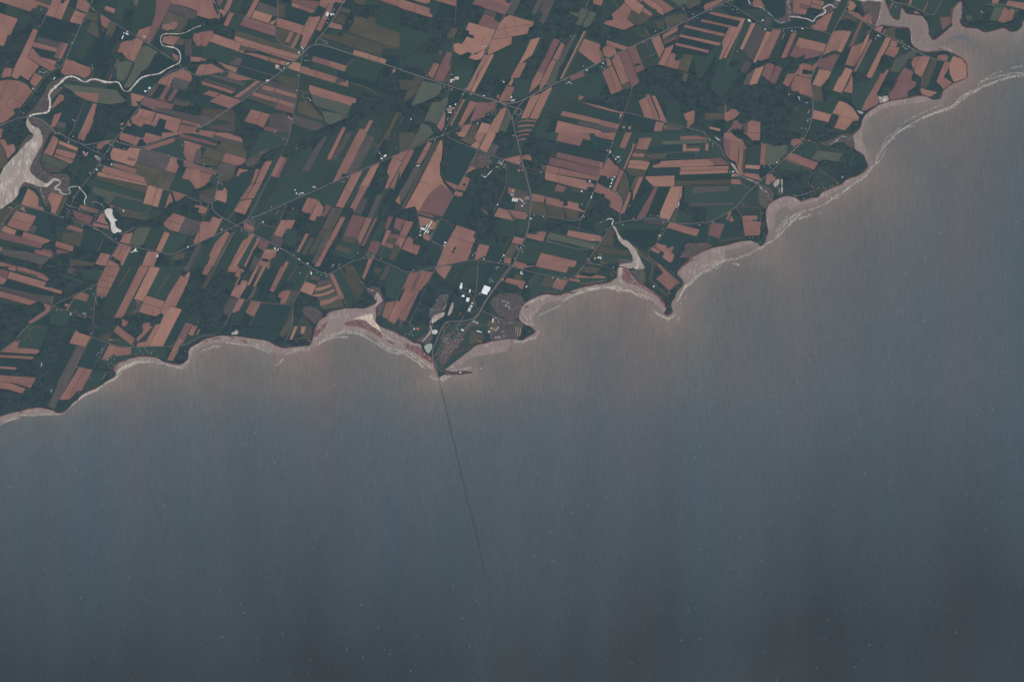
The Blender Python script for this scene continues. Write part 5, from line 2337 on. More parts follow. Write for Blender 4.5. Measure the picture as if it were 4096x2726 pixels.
f 900,870 1080,880 1290,900 1280,940 1000,960 890,920
t 410,740 450,760 460,800 400,810 360,800
W 430,745 445,755 455,795 420,805 360,800 380,780 410,775
S
s -10,895 60,855 220,818 400,815 560,840 760,870 900,930 1000,968 1290,940 1340,830 1490,590 1700,490 1930,500 2085,430 2100,460 2070,600 2130,715 2370,820 2370,1010 2200,960 2100,880 1960,790 1800,750 1650,790 1500,830 1380,920 1300,970 1100,990 1000,1035 860,1020 720,960 600,940 420,915 300,895 150,900 -10,960
y 1780,630 1900,590 2000,558 2030,570 2050,640 2110,710 2140,780 2080,760 2020,700 1960,640 1880,620
m 1690,670 1780,635 1870,625 1960,655 2010,700 2040,715 2120,760 2150,830 2130,855 2050,790 1950,740 1850,710 1720,700
m 120,850 220,838 260,850 160,865
m 450,860 540,875 560,910 500,890
m 2180,855 2240,880 2310,925 2230,905
m 330,825 400,835 420,855 360,850
m 50,880 90,870 100,890 60,900
m 1340,740 1400,700 1500,640 1500,700 1420,800 1345,850
W 2085,300 2110,320 2150,390 2150,420 2100,470 2050,480 2085,420 2050,370 2060,350
w 1900,180,3 1930,235,5 1980,270,6 2060,300,7
R 6 1270,-5 1400,65 1490,100 1560,75 1700,-5
R 5 1300,40 1180,290 1085,460 1100,670 1010,870
R 4 1085,460 720,430 460,380
R 5 470,365 230,800 -5,830
R 2 1090,710 1250,710 1230,830 1200,855 1020,865
R 3 1650,20 1860,390
R 3 1790,-5 1900,200 1990,280
R 2 1520,100 1665,440
R 2 1695,390 1740,490
R 2 715,430 580,700
R 4 2280,-5 2356,30
R 3 2356,310 2310,405
H 3 555,220 585,230
H 3 540,175 610,60 690,-5
H 3 820,240 890,255
H 3 950,60 980,80
H 3 630,95 650,110
H 4 690,140 720,170
H 4 920,180 930,160
H 4 760,300 870,310
H 4 2310,410 2215,630
H 3 640,710 960,740
H 5 930,460 900,520
H 3 580,720 700,750
C by the curved road above the harrowed arc fields
B w 1310,85,16,30,0
B w 1310,65,14,12,0
B w 1175,80,14,14,20
B w 1635,12,12,12,20
B w 1555,5,14,10,0
B g 1425,105,10,8,20
B g 1475,75,10,8,20
B g 1380,80,10,8,20
B g 1490,115,20,20,20
C in the dense cottage colony on the middle point
B w 1277,875,10,10,0
B g 1300,883,8,12,0
B g 1260,915,8,10,0
B g 1240,915,8,10,0
B g 1220,918,8,10,0
B r 1185,925,10,8,0
B g 1160,925,8,8,0
B g 1130,930,8,8,0
B g 1100,930,8,8,0
B g 1070,935,8,8,0
B g 1040,935,8,8,0
B g 1010,940,8,8,0
B g 985,935,8,8,0
B g 990,885,8,10,0
B g 960,880,8,8,0
B g 940,920,8,8,0
B g 910,905,8,8,0
B g 1140,890,8,10,0
B g 1120,890,8,10,0
B w 237,715,8,12,0
B g 60,800,10,8,0
B w 390,543,8,8,0
L 2 -5,1010 60,975 150,950 230,940
L 2 300,895 450,920 600,940 700,965 780,1000 835,1030
L 2 1000,1040 1080,1010 1160,1000
L 2 1100,985 1210,955
L 2 1160,980 1310,980
L 3 940,1120 990,1090
L 2 890,1170 960,1130
L 3 1380,930 1450,880 1540,845 1640,830 1750,830
L 3 1630,800 1720,780 1850,790 1950,830 2050,890 2150,950 2220,1000 2300,1020 2370,1030
L 2 1400,900 1500,840 1640,800
L 2 1550,810 1700,760 1850,770 1960,810
L 2 2100,880 2200,955 2300,985 2370,1000
L 3 2200,960 2260,1010
L 2 2290,1020 2340,1030
L 1 1370,760 1420,700 1490,640
L 1 1390,820 1440,760 1500,690
L 1 2140,790 2240,860 2350,900
L 1 2080,560 2110,500 2150,440
T 1600 1064
K 2050,280 1960,310 1880,345 1800,340 1720,325 1640,345 1570,380 1510,410 1450,455 1380,470 1430,500 1400,560 1395,620 1450,690 1540,715 1575,750 1600,775 1560,800 1500,830 1430,880 1385,860 1325,850 1200,865 1080,880 990,910 900,930 800,960 700,1000 620,1040 560,1090 530,1140 500,1210 560,1240 700,1250 850,1245 850,1255 720,1275 580,1270 510,1275 470,1310 445,1300 430,1250 400,1150 370,1070 320,1040 260,990 250,910 160,905 110,870 60,835 0,812
g -5,60 120,75 30,260 -5,330
r 110,80 220,70 240,55 270,55 390,75 350,180 265,285 230,280 60,650 -5,630 -5,410 60,260 20,275
m 220,80 255,85 170,290 130,260
f 390,80 430,50 550,200 730,260 650,300 600,330 560,310 450,340 430,480 340,490 350,680 280,760 180,740 130,660 240,290 320,190
r 425,20 480,5 500,-5 615,-5 525,155 460,100 430,70
g 615,-5 740,-5 640,260 530,210 520,160
g 770,-5 920,-5 905,200 690,200 650,290 640,260
d 920,-5 1120,-5 1050,90 970,250 910,300
g 1120,-5 1250,-5 1150,200 1020,220 1000,180 1100,60
f 640,310 700,270 880,330 880,450 950,510 900,600 700,600 560,620 520,640 600,400
k 1310,20 1400,30 1350,140 1240,110
d 1310,15 1600,80 1540,200 1480,180 1460,170 1230,130
o 1360,90 1450,120 1440,170 1340,150
r 1265,138 1480,180 1440,275 1385,255 1390,230 1290,205 1230,180
f 1130,220 1290,205 1380,240 1440,280 1560,300 1600,350 1500,400 1390,330 1200,320 1080,360 1000,470 950,510 1060,330
g 1500,180 1600,90 1700,90 1650,220 1780,260 2100,320 1700,310 1550,380
r 1500,-5 1640,-5 1400,25 1380,10
r 1650,-5 1990,-5 1960,78 1620,8
g 1600,5 1960,78 2100,60 1980,150 1700,95 1560,50
o 1720,110 1840,150 1790,250 1650,220
r 1840,150 1985,165 1910,285 1790,250
g 1990,170 2140,200 2150,240 1920,290
o 2190,10 2370,20 2370,80 2320,90 2160,60
r 2080,105 2230,130 2370,100 2370,150 2200,160 2060,130
r 2000,145 2120,160 2110,190 1990,165
g 2120,160 2370,150 2370,200 2150,230
r 1380,-5 1480,-5 1450,35 1370,15
t 1080,380 1160,330 1240,330 1390,320 1450,380 1470,440 1500,410 1440,480 1400,560 1390,610 1300,640 1180,590 1120,530 1060,440
t 1100,360 1300,310 1420,340 1460,430 1400,470 1390,620 1300,640 1180,580 1100,470
k 1100,590 1380,650 1440,690 1440,740 1400,840 1070,860 1060,790 1120,680
k 1130,640 1340,660 1330,840 1080,850
f 1440,700 1540,715 1600,775 1430,880 1400,850
g 950,530 1090,590 1060,690 850,690 720,650 850,620
g 560,680 1060,700 1060,870 900,930 500,1240 440,1280 400,1130 450,860 480,720
k 500,790 600,790 580,900 520,920 470,850
t 560,880 760,840 740,880 620,1030 520,1180 440,1100 460,1020
o 830,760 880,760 905,900 860,920 820,910
o 900,800 990,810 990,860 940,890 890,860
d 1000,760 1060,780 1060,870 1000,900 980,890
k 350,520 440,420 460,340 570,330 550,450 500,600 380,680
t 350,620 380,690 430,700 370,760 390,880 300,920 260,900 170,880 250,830 330,780
g 390,690 470,700 420,860 370,830 370,760
g 20,750 120,680 330,700 240,840 150,880 60,830 -5,790
o 1030,640 1170,620 1100,800 1040,800
y 1090,700 1110,750 1085,740
g 150,870 340,700 330,740 250,830
t -5,640 50,650 -5,750
S
s 2370,205 2140,240 1960,310 1880,345 1720,325 1570,380 1450,455 1380,490 1395,620 1450,690 1540,715 1600,700 1560,600 1620,540 1700,430 1900,400 2100,310 2370,270
s 0,812 60,835 160,905 250,910 260,990 370,1070 400,1230 330,1200 250,1130 150,1050 60,1005 -10,990
s 500,1210 560,1090 700,1000 900,930 1080,880 1325,855 1305,980 1200,1015 1060,1040 900,1060 780,1110 700,1180 600,1200 540,1230
s 1335,870 1430,885 1600,780 1640,760 1600,830 1480,890 1380,905
s 390,1250 440,1310 560,1290 600,1280 540,1330 460,1340 380,1310
m 40,900 140,930 250,960 340,1080 370,1130 300,1100 200,1030 60,960
m 1450,460 1510,450 1520,480 1490,500
m 250,985 310,1030 370,1080 380,1150 330,1120 270,1060
W 370,610 410,575 470,555 530,540 520,590 430,640 400,670 375,675
w 345,500,5 410,530,5 435,480,4 430,440,4 450,350,4 515,345,4 520,400,4
w 350,500,4 355,560,5 350,620,5 370,680,5
w 515,345,4 570,325,4 560,380,4
w 440,505,4 500,520,6 540,470,10 550,430,6
W 625,400 632,480 600,570 555,595 575,530 600,460
P 380,745 448,755 435,805 370,795
V 285,935 340,908 380,910 380,960 345,1030 315,1015 290,970
w 1200,390,7 1210,420,7 1250,410,7 1270,440,7 1230,465,8 1280,470,8 1300,515,9 1350,510,9 1380,475,9 1430,475,10 1480,500,12
w 1230,400,5 1290,430,5 1285,460,5
w 355,700,12 375,740,10 330,820,10 260,890,12
R 8 1300,-5 1200,130 1080,300 980,450 930,560 870,615 780,640 700,650 560,650 520,680 470,770 420,900 380,1000 385,1080 420,1180 440,1260 460,1320
R 7 1330,-5 1100,290 990,450 910,600 830,660 740,770 640,880 500,1040
R 5 920,-5 905,200 893,345 830,470 720,640 640,760 490,930 400,1060
R 5 690,275 780,325 850,350 880,400 890,490 940,515 1100,580 1200,640 1260,658 1380,655 1440,690 1450,730 1400,840 1310,855 1080,865 1060,840 1100,740 1130,640
R 4 1100,580 1060,690 900,700 780,675 710,680 640,690
R 5 -5,45 100,72 250,50 480,-5
R 5 430,10 400,60 120,660 110,690 160,715
R 5 1310,5 1600,80 1980,155 2060,120 2160,-5
R 5 430,1090 430,1150 460,1210 520,1250 640,1275 760,1272 850,1255
R 4 860,640 770,760 640,930 540,1090 490,1200
R 3 890,630 740,830 600,1020
R 3 700,770 530,960 410,1060
R 3 740,860 560,940 500,930 470,920
R 4 520,730 510,690 560,660 590,690 540,730 510,735
R 3 640,710 540,840 480,910
R 4 830,470 850,400 870,390
R 3 895,345 980,330
R 2 1600,85 1530,200
R 2 1985,165 2130,190 2150,215 2240,200 2370,180
R 2 1700,300 1840,310 1850,275
R 3 60,650 120,660
R 3 880,760 890,870 940,890 960,920
R 2 850,690 760,740
R 3 1060,690 1130,650
R 4 440,1100 480,1080 470,1180
R 3 340,740 360,800 370,830
H 8 770,-5 650,280 560,480 500,660 400,870 375,1000
H 5 1100,30 950,280
H 3 230,80 150,260
H 3 260,250 120,300
H 3 320,70 200,300 20,560
H 8 135,297 145,300
H 4 390,60 600,220 730,260
H 4 350,680 460,680
H 3 20,290 80,250
C in the white business park inland of the town
B y 1022,262,66,44,20
B y 1000,300,60,46,20
B y 725,210,16,18,10
B y 718,245,24,34,10
B y 823,292,12,32,10
B y 745,350,26,24,10
B y 797,393,30,40,15
B y 840,470,24,12,10
B b 855,435,30,30,20
B y 940,320,12,8,10
B y 990,320,12,14,10
B w 820,510,26,40,20
B k 815,490,20,14,20
B w 865,298,10,10,10
B r 770,265,16,10,10
B r 712,560,20,20,10
C along the highway into the coastal town
B w 1425,75,12,40,20
B w 1440,90,14,20,20
B r 1210,155,26,20,30
B w 1135,25,20,10,20
B w 1155,10,20,10,20
B w 1070,145,10,10,20
B w 1080,170,10,14,20
B g 1055,165,12,10,20
B g 1095,180,12,10,20
B g 1060,190,12,10,20
B w 1490,240,24,14,-40
B w 2035,5,12,8,0
B w 155,45,14,14,0
B g 2200,70,10,8,0
B w 1945,135,10,10,0
B g 1800,135,20,8,10
B g 1860,150,20,8,10
C on the lane behind the tidal creek
B w 165,740,12,22,0
B r 200,740,50,12,30
B r 215,730,30,12,30
B w 150,815,10,12,0
B g 130,770,10,10,0
B g 110,800,10,10,0
B g 70,800,10,10,0
C among the streets of the small coastal town
B w 735,750,36,20,10
B w 678,745,10,16,10
B w 640,790,10,10,10
B w 700,800,10,10,10
B w 735,860,10,10,10
B w 655,880,10,10,10
B w 615,890,10,8,10
B w 650,860,10,8,10
B w 675,820,10,8,10
B w 640,830,10,8,10
B w 690,780,10,8,10
B w 610,920,10,8,10
B w 590,950,10,8,10
B w 640,930,10,8,10
B w 570,980,10,8,10
B w 550,960,10,8,10
B w 530,990,10,8,10
B w 560,1010,10,8,10
B w 510,1010,10,8,10
B w 580,1030,10,8,10
B w 540,1040,10,8,10
B w 490,1050,10,8,10
B w 680,900,10,8,10
B w 660,950,10,8,10
B w 720,830,10,8,10
B w 600,860,10,8,10
B w 580,900,10,8,10
B g 620,960,10,8,10
B g 600,1000,10,8,10
B g 540,1080,10,8,10
B k 540,850,60,14,20
B k 525,880,40,14,20
B k 560,900,16,30,20
B g 890,660,60,24,20
B g 915,670,24,30,20
B w 925,765,26,14,10
B w 950,775,30,10,0
B w 910,765,14,16,10
B r 945,885,16,14,0
B r 920,875,14,12,0
C in the old harbour yard
B w 1095,640,14,50,10
B w 1130,610,14,14,10
B b 1100,735,18,14,10
B b 1145,735,40,12,-10
B b 1125,755,30,12,-10
B w 1050,770,30,18,0
B b 1075,730,14,34,10
B g 1165,660,26,10,20
B g 1160,640,14,10,20
B b 1365,740,5,60,0
B b 1390,750,5,70,5
B b 1415,770,5,100,8
B b 1385,790,5,60,5
B b 1125,840,8,24,10
B b 1145,838,8,26,10
B b 1165,836,8,26,10
B b 1180,840,8,20,10
B b 1225,825,6,34,0
B g 1155,715,26,8,0
B b 1210,770,30,6,0
B b 1230,680,20,4,0
B b 1300,670,60,4,0
C on the breakwater and pier approach
B w 630,1245,14,8,10
B y 710,1250,18,8,-10
B w 660,1262,10,6,0
B w 550,1245,8,6,0
B b 520,760,10,16,-30
w 1510,765,3 1530,770,3
L 3 -5,1010 60,1030 150,1090 220,1140 280,1190
L 2 -5,995 80,1005 180,1070 280,1130 380,1210
L 2 200,1110 300,1200
L 3 340,1290 400,1320 450,1335 520,1340 590,1290
L 2 460,1310 540,1290
L 2 500,1215 600,1230 730,1215 840,1200
L 3 1600,840 1520,860 1420,895 1340,880
L 2 1640,760 1600,830
L 2 2356,270 2250,275 2150,300 2050,330 1960,390 1910,410
L 2 1890,460 1780,510 1650,575
L 3 2356,255 2220,270
L 2 2150,300 1980,370
L 2 1940,400 1980,370
L 1 1660,560 1620,600
L 1 760,1200 840,1190
L 1 1400,470 1560,400 1700,345
L 1 1450,470 1600,400 1720,370
L 1 1460,470 1540,420 1640,370 1740,350
L 1 1430,520 1470,600 1560,680
L 1 1410,600 1460,660 1560,700
L 1 560,1150 640,1080 740,1040
T 2300 960 3.92
K 1620,450 1590,540 1650,590 1705,660 1690,720 1620,780 1570,850 1580,890 1520,960 1500,1040 1530,1090 1520,1140 1460,1185 1380,1150 1420,1120 1435,1050 1390,960 1310,880 1230,810 1130,740 1000,670 930,600 880,530 850,470 760,420 670,420 655,520 660,590 590,620 550,670 400,685 200,710
g 400,70 620,110 880,180 900,320 700,280 560,370 270,230
o 330,80 600,130 860,160 840,240 560,220 350,200
o 150,420 240,415 410,460 340,530 200,510 100,480
g 390,450 600,470 640,560 600,600 500,570 270,580
r 40,545 250,580 340,545 490,580 480,605 260,600 200,620 10,590
r -10,605 75,620 70,655 -10,650
g 60,590 600,600 560,660 400,680 180,700 80,660
r -10,320 30,335 10,390 -10,400
r 1300,55 1430,85 1430,115 1480,140 1520,100 1550,105 1500,185 1565,235 1520,340 1495,355 1365,270 1400,220 1395,195 1240,100
r 1215,100 1335,180 1310,210 1280,210 1185,150
r 1310,370 1640,660 1480,790 1270,605 1385,515 1275,400
f 1290,400 1380,510 1270,600 1180,590 1230,520 1240,460
g 1110,230 1300,360 1230,600 1180,600 1170,500 1120,450 1040,280
d 1120,220 1190,160 1310,215 1370,180 1400,210 1370,270 1490,355 1600,280 1650,450 1590,540 1690,650
o 980,150 1050,190 1040,250 1000,260
r 915,85 985,130 960,130
f 1500,780 1620,740 1580,880 1510,960 1500,1040 1530,1090 1520,1130 1460,1170 1390,1150 1430,1110 1430,1040 1380,950 1480,900 1470,850
g 1180,700 1440,900 1400,950 1200,790 1100,700
g 1640,660 1690,650 1690,720 1610,770 1530,740
f 1100,660 1200,690 1240,760 1200,780 1100,720
t 880,470 960,460 1090,460 1110,540 1100,690 1020,670 930,600 880,520
l 970,540 1080,560 1060,620 1000,610
l 980,480 1020,480 1000,520 970,510
t 660,360 800,290 890,330 900,345 760,350 680,380
S
s 600,610 670,590 655,520 660,430 700,370 760,340 930,350 1090,440 950,470 880,440 840,470 890,560 950,640 1130,745 1320,885 1440,1050 1430,1130 1390,1150 1360,1100 1300,1020 1150,890 950,790 750,740 500,740 200,760 -10,830 -10,770 200,710 550,672
m 740,440 830,470 870,530 900,600 960,650 1110,750 1240,840 1200,830 1080,770 980,710 850,680 760,640 730,580 760,500
m 1130,770 1240,830 1340,910 1430,1010 1430,1060 1400,1060 1320,930 1240,860
s 1790,320 1700,400 1610,500 1660,590 1710,660 1690,730 1650,830 1580,890 1520,970 1510,1040 1540,1120 1560,1090 1560,1000 1620,920 1750,720 1870,600 1960,500 2130,440 2352,320 2352,100 2200,110 2000,190
m 1730,340 1850,280 1900,290 1750,380 1640,480 1630,450
W 680,-5 800,-5 870,50 950,150 1000,250 1050,350 1090,420 1090,450 950,460 900,430 870,400 880,350 910,330 900,240 850,150 800,90 740,60
W 700,380 900,350 900,440 850,450 760,420 720,460 720,560 750,680 720,720 690,640 690,540 690,420
R 3 1100,220 1450,530 1650,680
R 3 1050,200 1090,270 1170,310 1220,380 1210,500 1170,580 1200,640 1330,760 1460,890 1465,930 1440,1000 1500,1075
R 3 190,350 400,400 590,450 640,530
R 2 70,655 110,690 250,660 460,640
R 5 420,-5 300,170 180,350 0,590
R 2 1220,380 1290,360
H 3 1240,100 1400,200
C at the farm and homes west of the tidal river
B w 370,275,14,30,0
B w 385,270,30,12,0
B w 400,290,10,18,0
B g 350,275,20,20,0
B w 270,115,12,12,0
B w 600,430,14,24,20
B w 1235,725,20,30,20
B w 1490,825,10,14,0
B r 1465,830,20,16,0
B b 310,285,26,30,20
B r 400,225,40,14,0
B w 1500,490,8,10,0
B w 1540,510,8,10,0
B w 1555,535,8,10,0
B g 560,520,10,10,0
B g 590,550,10,10,0
B g 620,490,10,10,0
B g 360,370,10,10,0
B g 240,355,14,10,0
B g 380,385,10,10,0
B g 1350,885,10,10,0
B g 430,635,10,10,0
B g 470,630,10,10,0
B g 390,640,10,10,0
L 4 20,840 80,810 130,800
L 3 150,750 300,760 450,735 560,740 640,730
L 4 450,730 560,745 600,770 640,730 740,760
L 3 560,740 640,780 740,770 850,785 950,830
L 4 650,790 720,790 850,790 890,800 960,850 1050,880 1150,920
L 2 950,820 1080,860 1200,920 1300,1010
L 2 1230,1100 1300,1160
L 4 1260,1130 1340,1180 1420,1210 1460,1250 1500,1210 1580,1160
L 4 1620,1200 1630,1250
L 2 1640,880 1690,800 1760,700
L 3 1590,980 1650,890 1660,850 1720,750 1800,680 1880,610 1930,550 2040,490 2130,440 2230,390 2352,315
L 2 1650,980 1660,1020
L 3 2060,500 2130,460 2140,480
L 2 2200,450 2290,400
L 2 1700,740 1800,660 1900,560
L 1 1800,700 1900,610
L 1 1700,920 1740,890
T 0 1330 3.92
K 1210,1060 1150,1090 1090,1150 1060,1200 1000,1240 940,1260 870,1250 850,1220 740,1195 620,1170 500,1180 380,1210 250,1240 100,1280 -60,1330
f -5,880 60,880 360,960 420,860 500,870 640,700 900,780 920,830 760,1150 500,1170 -5,1310
d -5,400 480,420 330,520 220,640 270,540 200,530 -5,520
k 1210,205 1335,230 850,1195 750,1150 905,820 905,770
d 880,1130 960,1150 1240,920 1370,910 1240,1000 1060,1200 940,1250 860,1230
g 1470,590 1700,620 1560,830 1380,900 1290,900 1360,740
S
s 0,1310 120,1270 380,1205 600,1170 740,1195 850,1215 870,1250 940,1258 1060,1190 1100,1140 1220,1020 1380,900 1540,860 1640,780 1800,700 1820,640 1760,600 1800,500 1900,430 2050,380 2352,370 2352,450 2100,470 1900,560 1830,700 1560,880 1350,960 1240,1050 1100,1180 1000,1270 900,1280 350,1300 300,1340 0,1430
m 290,1230 370,1225 340,1255 290,1265
m 1780,560 1840,480 1860,520 1820,560 1800,610
m 1870,450 2040,400 1990,450 1900,470
R 3 860,1150 835,1200
C near the western shore bushes
B w 800,940,12,14,0
B w 1240,940,10,10,0
B w 530,1130,10,24,30
B g 160,1240,10,8,0
B g 80,1220,10,8,0
L 2 300,1290 500,1300 650,1280 800,1280 940,1275 1000,1245
L 2 0,1440 80,1390 200,1350 310,1340
L 2 1080,1180 1150,1110 1240,1040 1330,980
L 3 1240,1020 1350,960 1500,910 1560,860
L 2 1600,810 1700,760 1830,700 1880,660
L 3 1830,640 1860,590 1960,540 2080,510
L 2 1840,600 1900,550 2050,490 2150,460 2350,460
"""
def lin(c):
    return tuple(((v / 255.0 + 0.055) / 1.055) ** 2.4 if v > 10 else v / 255.0 / 12.92 for v in c)

# what the column of air between orbit and ground does to a colour: dims it and adds its own blue
AIR_T = (0.806, 0.811, 0.820)
AIR_L = (0.0209, 0.0279, 0.0366)
def alb(c):
    l = lin(c)
    return tuple(min(0.92, max(0.006, (l[i] - AIR_L[i]) / AIR_T[i])) for i in range(3))

def W(x, y):
    return ((x - 2048.0) * M, (1363.0 - y) * M)

def tag(o, label=None, cat=None, group=None, kind=None):
    if label: o['label'] = label
    if cat: o['category'] = cat
    if group: o['group'] = group
    if kind: o['kind'] = kind
    return o

def link(name, mesh, mat, parent=None, loc=None, rot=0.0):
    o = bpy.data.objects.new(name, mesh)
    COL.objects.link(o)
    if mat and not mesh.materials: mesh.materials.append(mat)
    if parent: o.parent = parent
    if loc: o.location = loc
    if rot: o.rotation_euler = (0, 0, rot)
    return o

# ---------------------------------------------------------------- materials
class Nodes:
    def __init__(s, name, rough=0.95, spec=0.1):
        s.m = bpy.data.materials.new(name)
        s.m.use_nodes = True
        s.t = s.m.node_tree
        s.b = s.t.nodes['Principled BSDF']
        s.b.inputs['Roughness'].default_value = rough
        s.b.inputs['Specular IOR Level'].default_value = spec
        s.tc = s.t.nodes.new('ShaderNodeTexCoord')
    def new(s, k, **kw):
        n = s.t.nodes.new(k)
        for a, v in kw.items(): setattr(n, a, v)
        return n
    def link(s, a, b): s.t.links.new(a, b)
    def coord(s, scale=(1, 1, 1), rot=0.0, world=False):
        mp = s.new('ShaderNodeMapping')
        mp.inputs['Scale'].default_value = scale
        mp.inputs['Rotation'].default_value = (0, 0, rot)
        if world:
            g = s.new('ShaderNodeNewGeometry')
            s.link(g.outputs['Position'], mp.inputs[0])
        else:
            s.link(s.tc.outputs['Object'], mp.inputs[0])
        return mp.outputs[0]
    def noise(s, vec, scale, detail=3.0, rough=0.55):
        n = s.new('ShaderNodeTexNoise')
        n.inputs['Scale'].default_value = scale
        n.inputs['Detail'].default_value = detail
        n.inputs['Roughness'].default_value = rough
        s.link(vec, n.inputs['Vector'])
        return n.outputs['Fac']
    def rng(s, fac, a, b, lo=0.3, hi=0.7):
        n = s.new('ShaderNodeMapRange')
        n.inputs['From Min'].default_value = lo
        n.inputs['From Max'].default_value = hi
        n.inputs['To Min'].default_value = a
        n.inputs['To Max'].default_value = b
        s.link(fac, n.inputs['Value'])
        return n.outputs[0]
    def mul(s, a, b):
        n = s.new('ShaderNodeMath', operation='MULTIPLY')
        for i, v in enumerate((a, b)):
            if isinstance(v, (int, float)): n.inputs[i].default_value = v
            else: s.link(v, n.inputs[i])
        return n.outputs[0]
    def mix(s, fac, c1, c2):
        n = s.new('ShaderNodeMix', data_type='RGBA')
        s.link(fac, n.inputs[0]) if not isinstance(fac, (int, float)) else setattr(n.inputs[0], 'default_value', fac)
        for i, c in ((6, c1), (7, c2)):
            if isinstance(c, tuple): n.inputs[i].default_value = (*c, 1)
            else: s.link(c, n.inputs[i])
        return n.outputs[2]
    def scale(s, col, fac):
        n = s.new('ShaderNodeVectorMath', operation='SCALE')
        if isinstance(col, tuple): n.inputs[0].default_value = col
        else: s.link(col, n.inputs[0])
        s.link(fac, n.inputs['Scale'])
        return n.outputs[0]
    def base(s, col): s.link(col, s.b.inputs['Base Color'])

def field_mat(name, c1, c2, furrow=0.06, mott=0.12, rnd=0.12):
    """crop or bare soil: per-field tone, broad mottling, drill lines along the field"""
    n = Nodes(name)
    info = n.new('ShaderNodeObjectInfo')
    big = n.noise(n.coord(), 1 / 420.0, 4.0)
    streak = n.noise(n.coord((0.12, 1, 1)), 1 / 38.0, 2.0)
    fine = n.noise(n.coord(), 1 / 22.0, 3.0, 0.7)
    f = n.mul(n.rng(big, 1 - mott, 1 + mott), n.rng(streak, 1 - furrow, 1 + furrow))
    f = n.mul(f, n.rng(fine, 0.95, 1.05))
    f = n.mul(f, n.rng(info.outputs['Random'], 1 - rnd, 1 + rnd, 0, 1))
    w = n.new('ShaderNodeTexWhiteNoise', noise_dimensions='1D')
    n.link(info.outputs['Random'], w.inputs['W'])
    patch = n.rng(n.noise(n.coord(), 1 / 700.0, 2.0), 0.0, 1.0, 0.35, 0.65)
    mx = n.mul(n.rng(w.outputs['Value'], 0, 0.8, 0, 1), patch)
    n.base(n.scale(n.mix(mx, alb(c1), alb(c2)), f))
    return n.m

MAT = {
 'r': field_mat('bare_red_soil', (128, 99, 95), (135, 105, 98)),
 'b': field_mat('dry_tan_soil', (145, 112, 102), (135, 107, 98)),
 'm': field_mat('damp_mauve_soil', (112, 89, 91), (106, 85, 88)),
 'o': field_mat('stubble_olive', (78, 81, 77), (88, 84, 79), 0.05, 0.1),
 'k': field_mat('grey_stubble', (81, 82, 84), (87, 84, 86), 0.05),
 'g': field_mat('spring_grass', (59, 76, 76), (56, 73, 75), 0.04, 0.08),
 'l': field_mat('pale_pasture', (82, 91, 86), (88, 89, 84), 0.05, 0.09),
 'd': field_mat('dark_green_crop', (52, 71, 75), (54, 71, 73), 0.03, 0.06),
}

def speckle_mat(name, c1, c2, c3, s1, s2, rough=0.95, spec=0.1, aniso=(1, 1, 1), thr=(0.52, 0.62)):
    n = Nodes(name, rough, spec)
    a = n.noise(n.coord(aniso, world=True), 1 / s1, 5.0, 0.65)
    b = n.noise(n.coord(aniso, world=True), 1 / s2, 4.0, 0.7)
    c = n.mix(n.rng(a, 0, 1, 0.38, 0.62), alb(c1), alb(c2))
    n.base(n.mix(n.rng(b, 0, 1, *thr), c, alb(c3)))
    return n.m

MAT['t'] = speckle_mat('salt_marsh', (86, 81, 84), (74, 77, 80), (110, 104, 102), 200.0, 42.0)
MAT['y'] = speckle_mat('bright_sand', (192, 176, 162), (172, 154, 145), (212, 198, 184), 300.0, 60.0, aniso=(1.0, 0.25, 1))
MAT['s'] = speckle_mat('tidal_sand', (130, 119, 116), (138, 126, 122), (163, 152, 146), 180.0, 52.0, aniso=(1.0, 0.3, 1), thr=(0.52, 0.68))
MAT['sm'] = speckle_mat('red_reef', (104, 76, 81), (116, 92, 94), (140, 125, 122), 150.0, 46.0, aniso=(0.8, 0.5, 1), thr=(0.52, 0.62))
MAT['W'] = speckle_mat('pale_river_water', (162, 150, 142), (144, 134, 129), (188, 178, 168), 300.0, 90.0, 0.35, 0.3, (1, 0.3, 1))  # pale beige tone with lighter streaks
MAT['w'] = speckle_mat('bright_creek_water', (190, 183, 174), (160, 152, 147), (214, 208, 198), 120.0, 50.0, 0.35, 0.3)
MAT['wn'] = speckle_mat('painted_glint_creek', (70, 78, 84), (120, 120, 118), (196, 190, 182), 190.0, 85.0, 0.35, 0.3, thr=(0.5, 0.56))  # broken sun glint painted as pale patches over dark water
MAT['P'] = speckle_mat('bright_pond_water', (196, 190, 182), (180, 174, 168), (214, 208, 200), 200.0, 60.0, 0.35, 0.3, (1, 0.4, 1))
MAT['V'] = speckle_mat('lagoon_water', (142, 152, 144), (150, 158, 150), (160, 166, 158), 120.0, 30.0, 0.35, 0.3)
MAT['v'] = speckle_mat('channel_water', (98, 105, 108), (106, 106, 108), (110, 106, 106), 260.0, 80.0, 0.4, 0.3, (1, 0.4, 1))
MAT['wood'] = speckle_mat('tree_canopy', (45, 61, 69), (56, 72, 75), (65, 81, 81), 210.0, 60.0, thr=(0.46, 0.72))
MAT['hedge'] = speckle_mat('hedge_leaves', (46, 60, 67), (51, 65, 70), (56, 70, 73), 120.0, 20.0)
MAT['road'] = speckle_mat('worn_asphalt', (106, 104, 106), (112, 108, 108), (120, 116, 114), 200.0, 25.0)
MAT['lane'] = speckle_mat('red_gravel', (124, 98, 94), (112, 92, 92), (140, 112, 104), 200.0, 25.0)
MAT['cliff'] = speckle_mat('red_sandstone', (98, 70, 76), (112, 82, 86), (84, 66, 72), 160.0, 30.0)
MAT['foam_glint'] = speckle_mat('foam_and_glint', (196, 190, 178), (208, 202, 188), (222, 216, 200), 120.0, 20.0)
MAT['cap'] = speckle_mat('breaking_crest', (140, 146, 146), (150, 154, 150), (168, 168, 160), 120.0, 20.0)
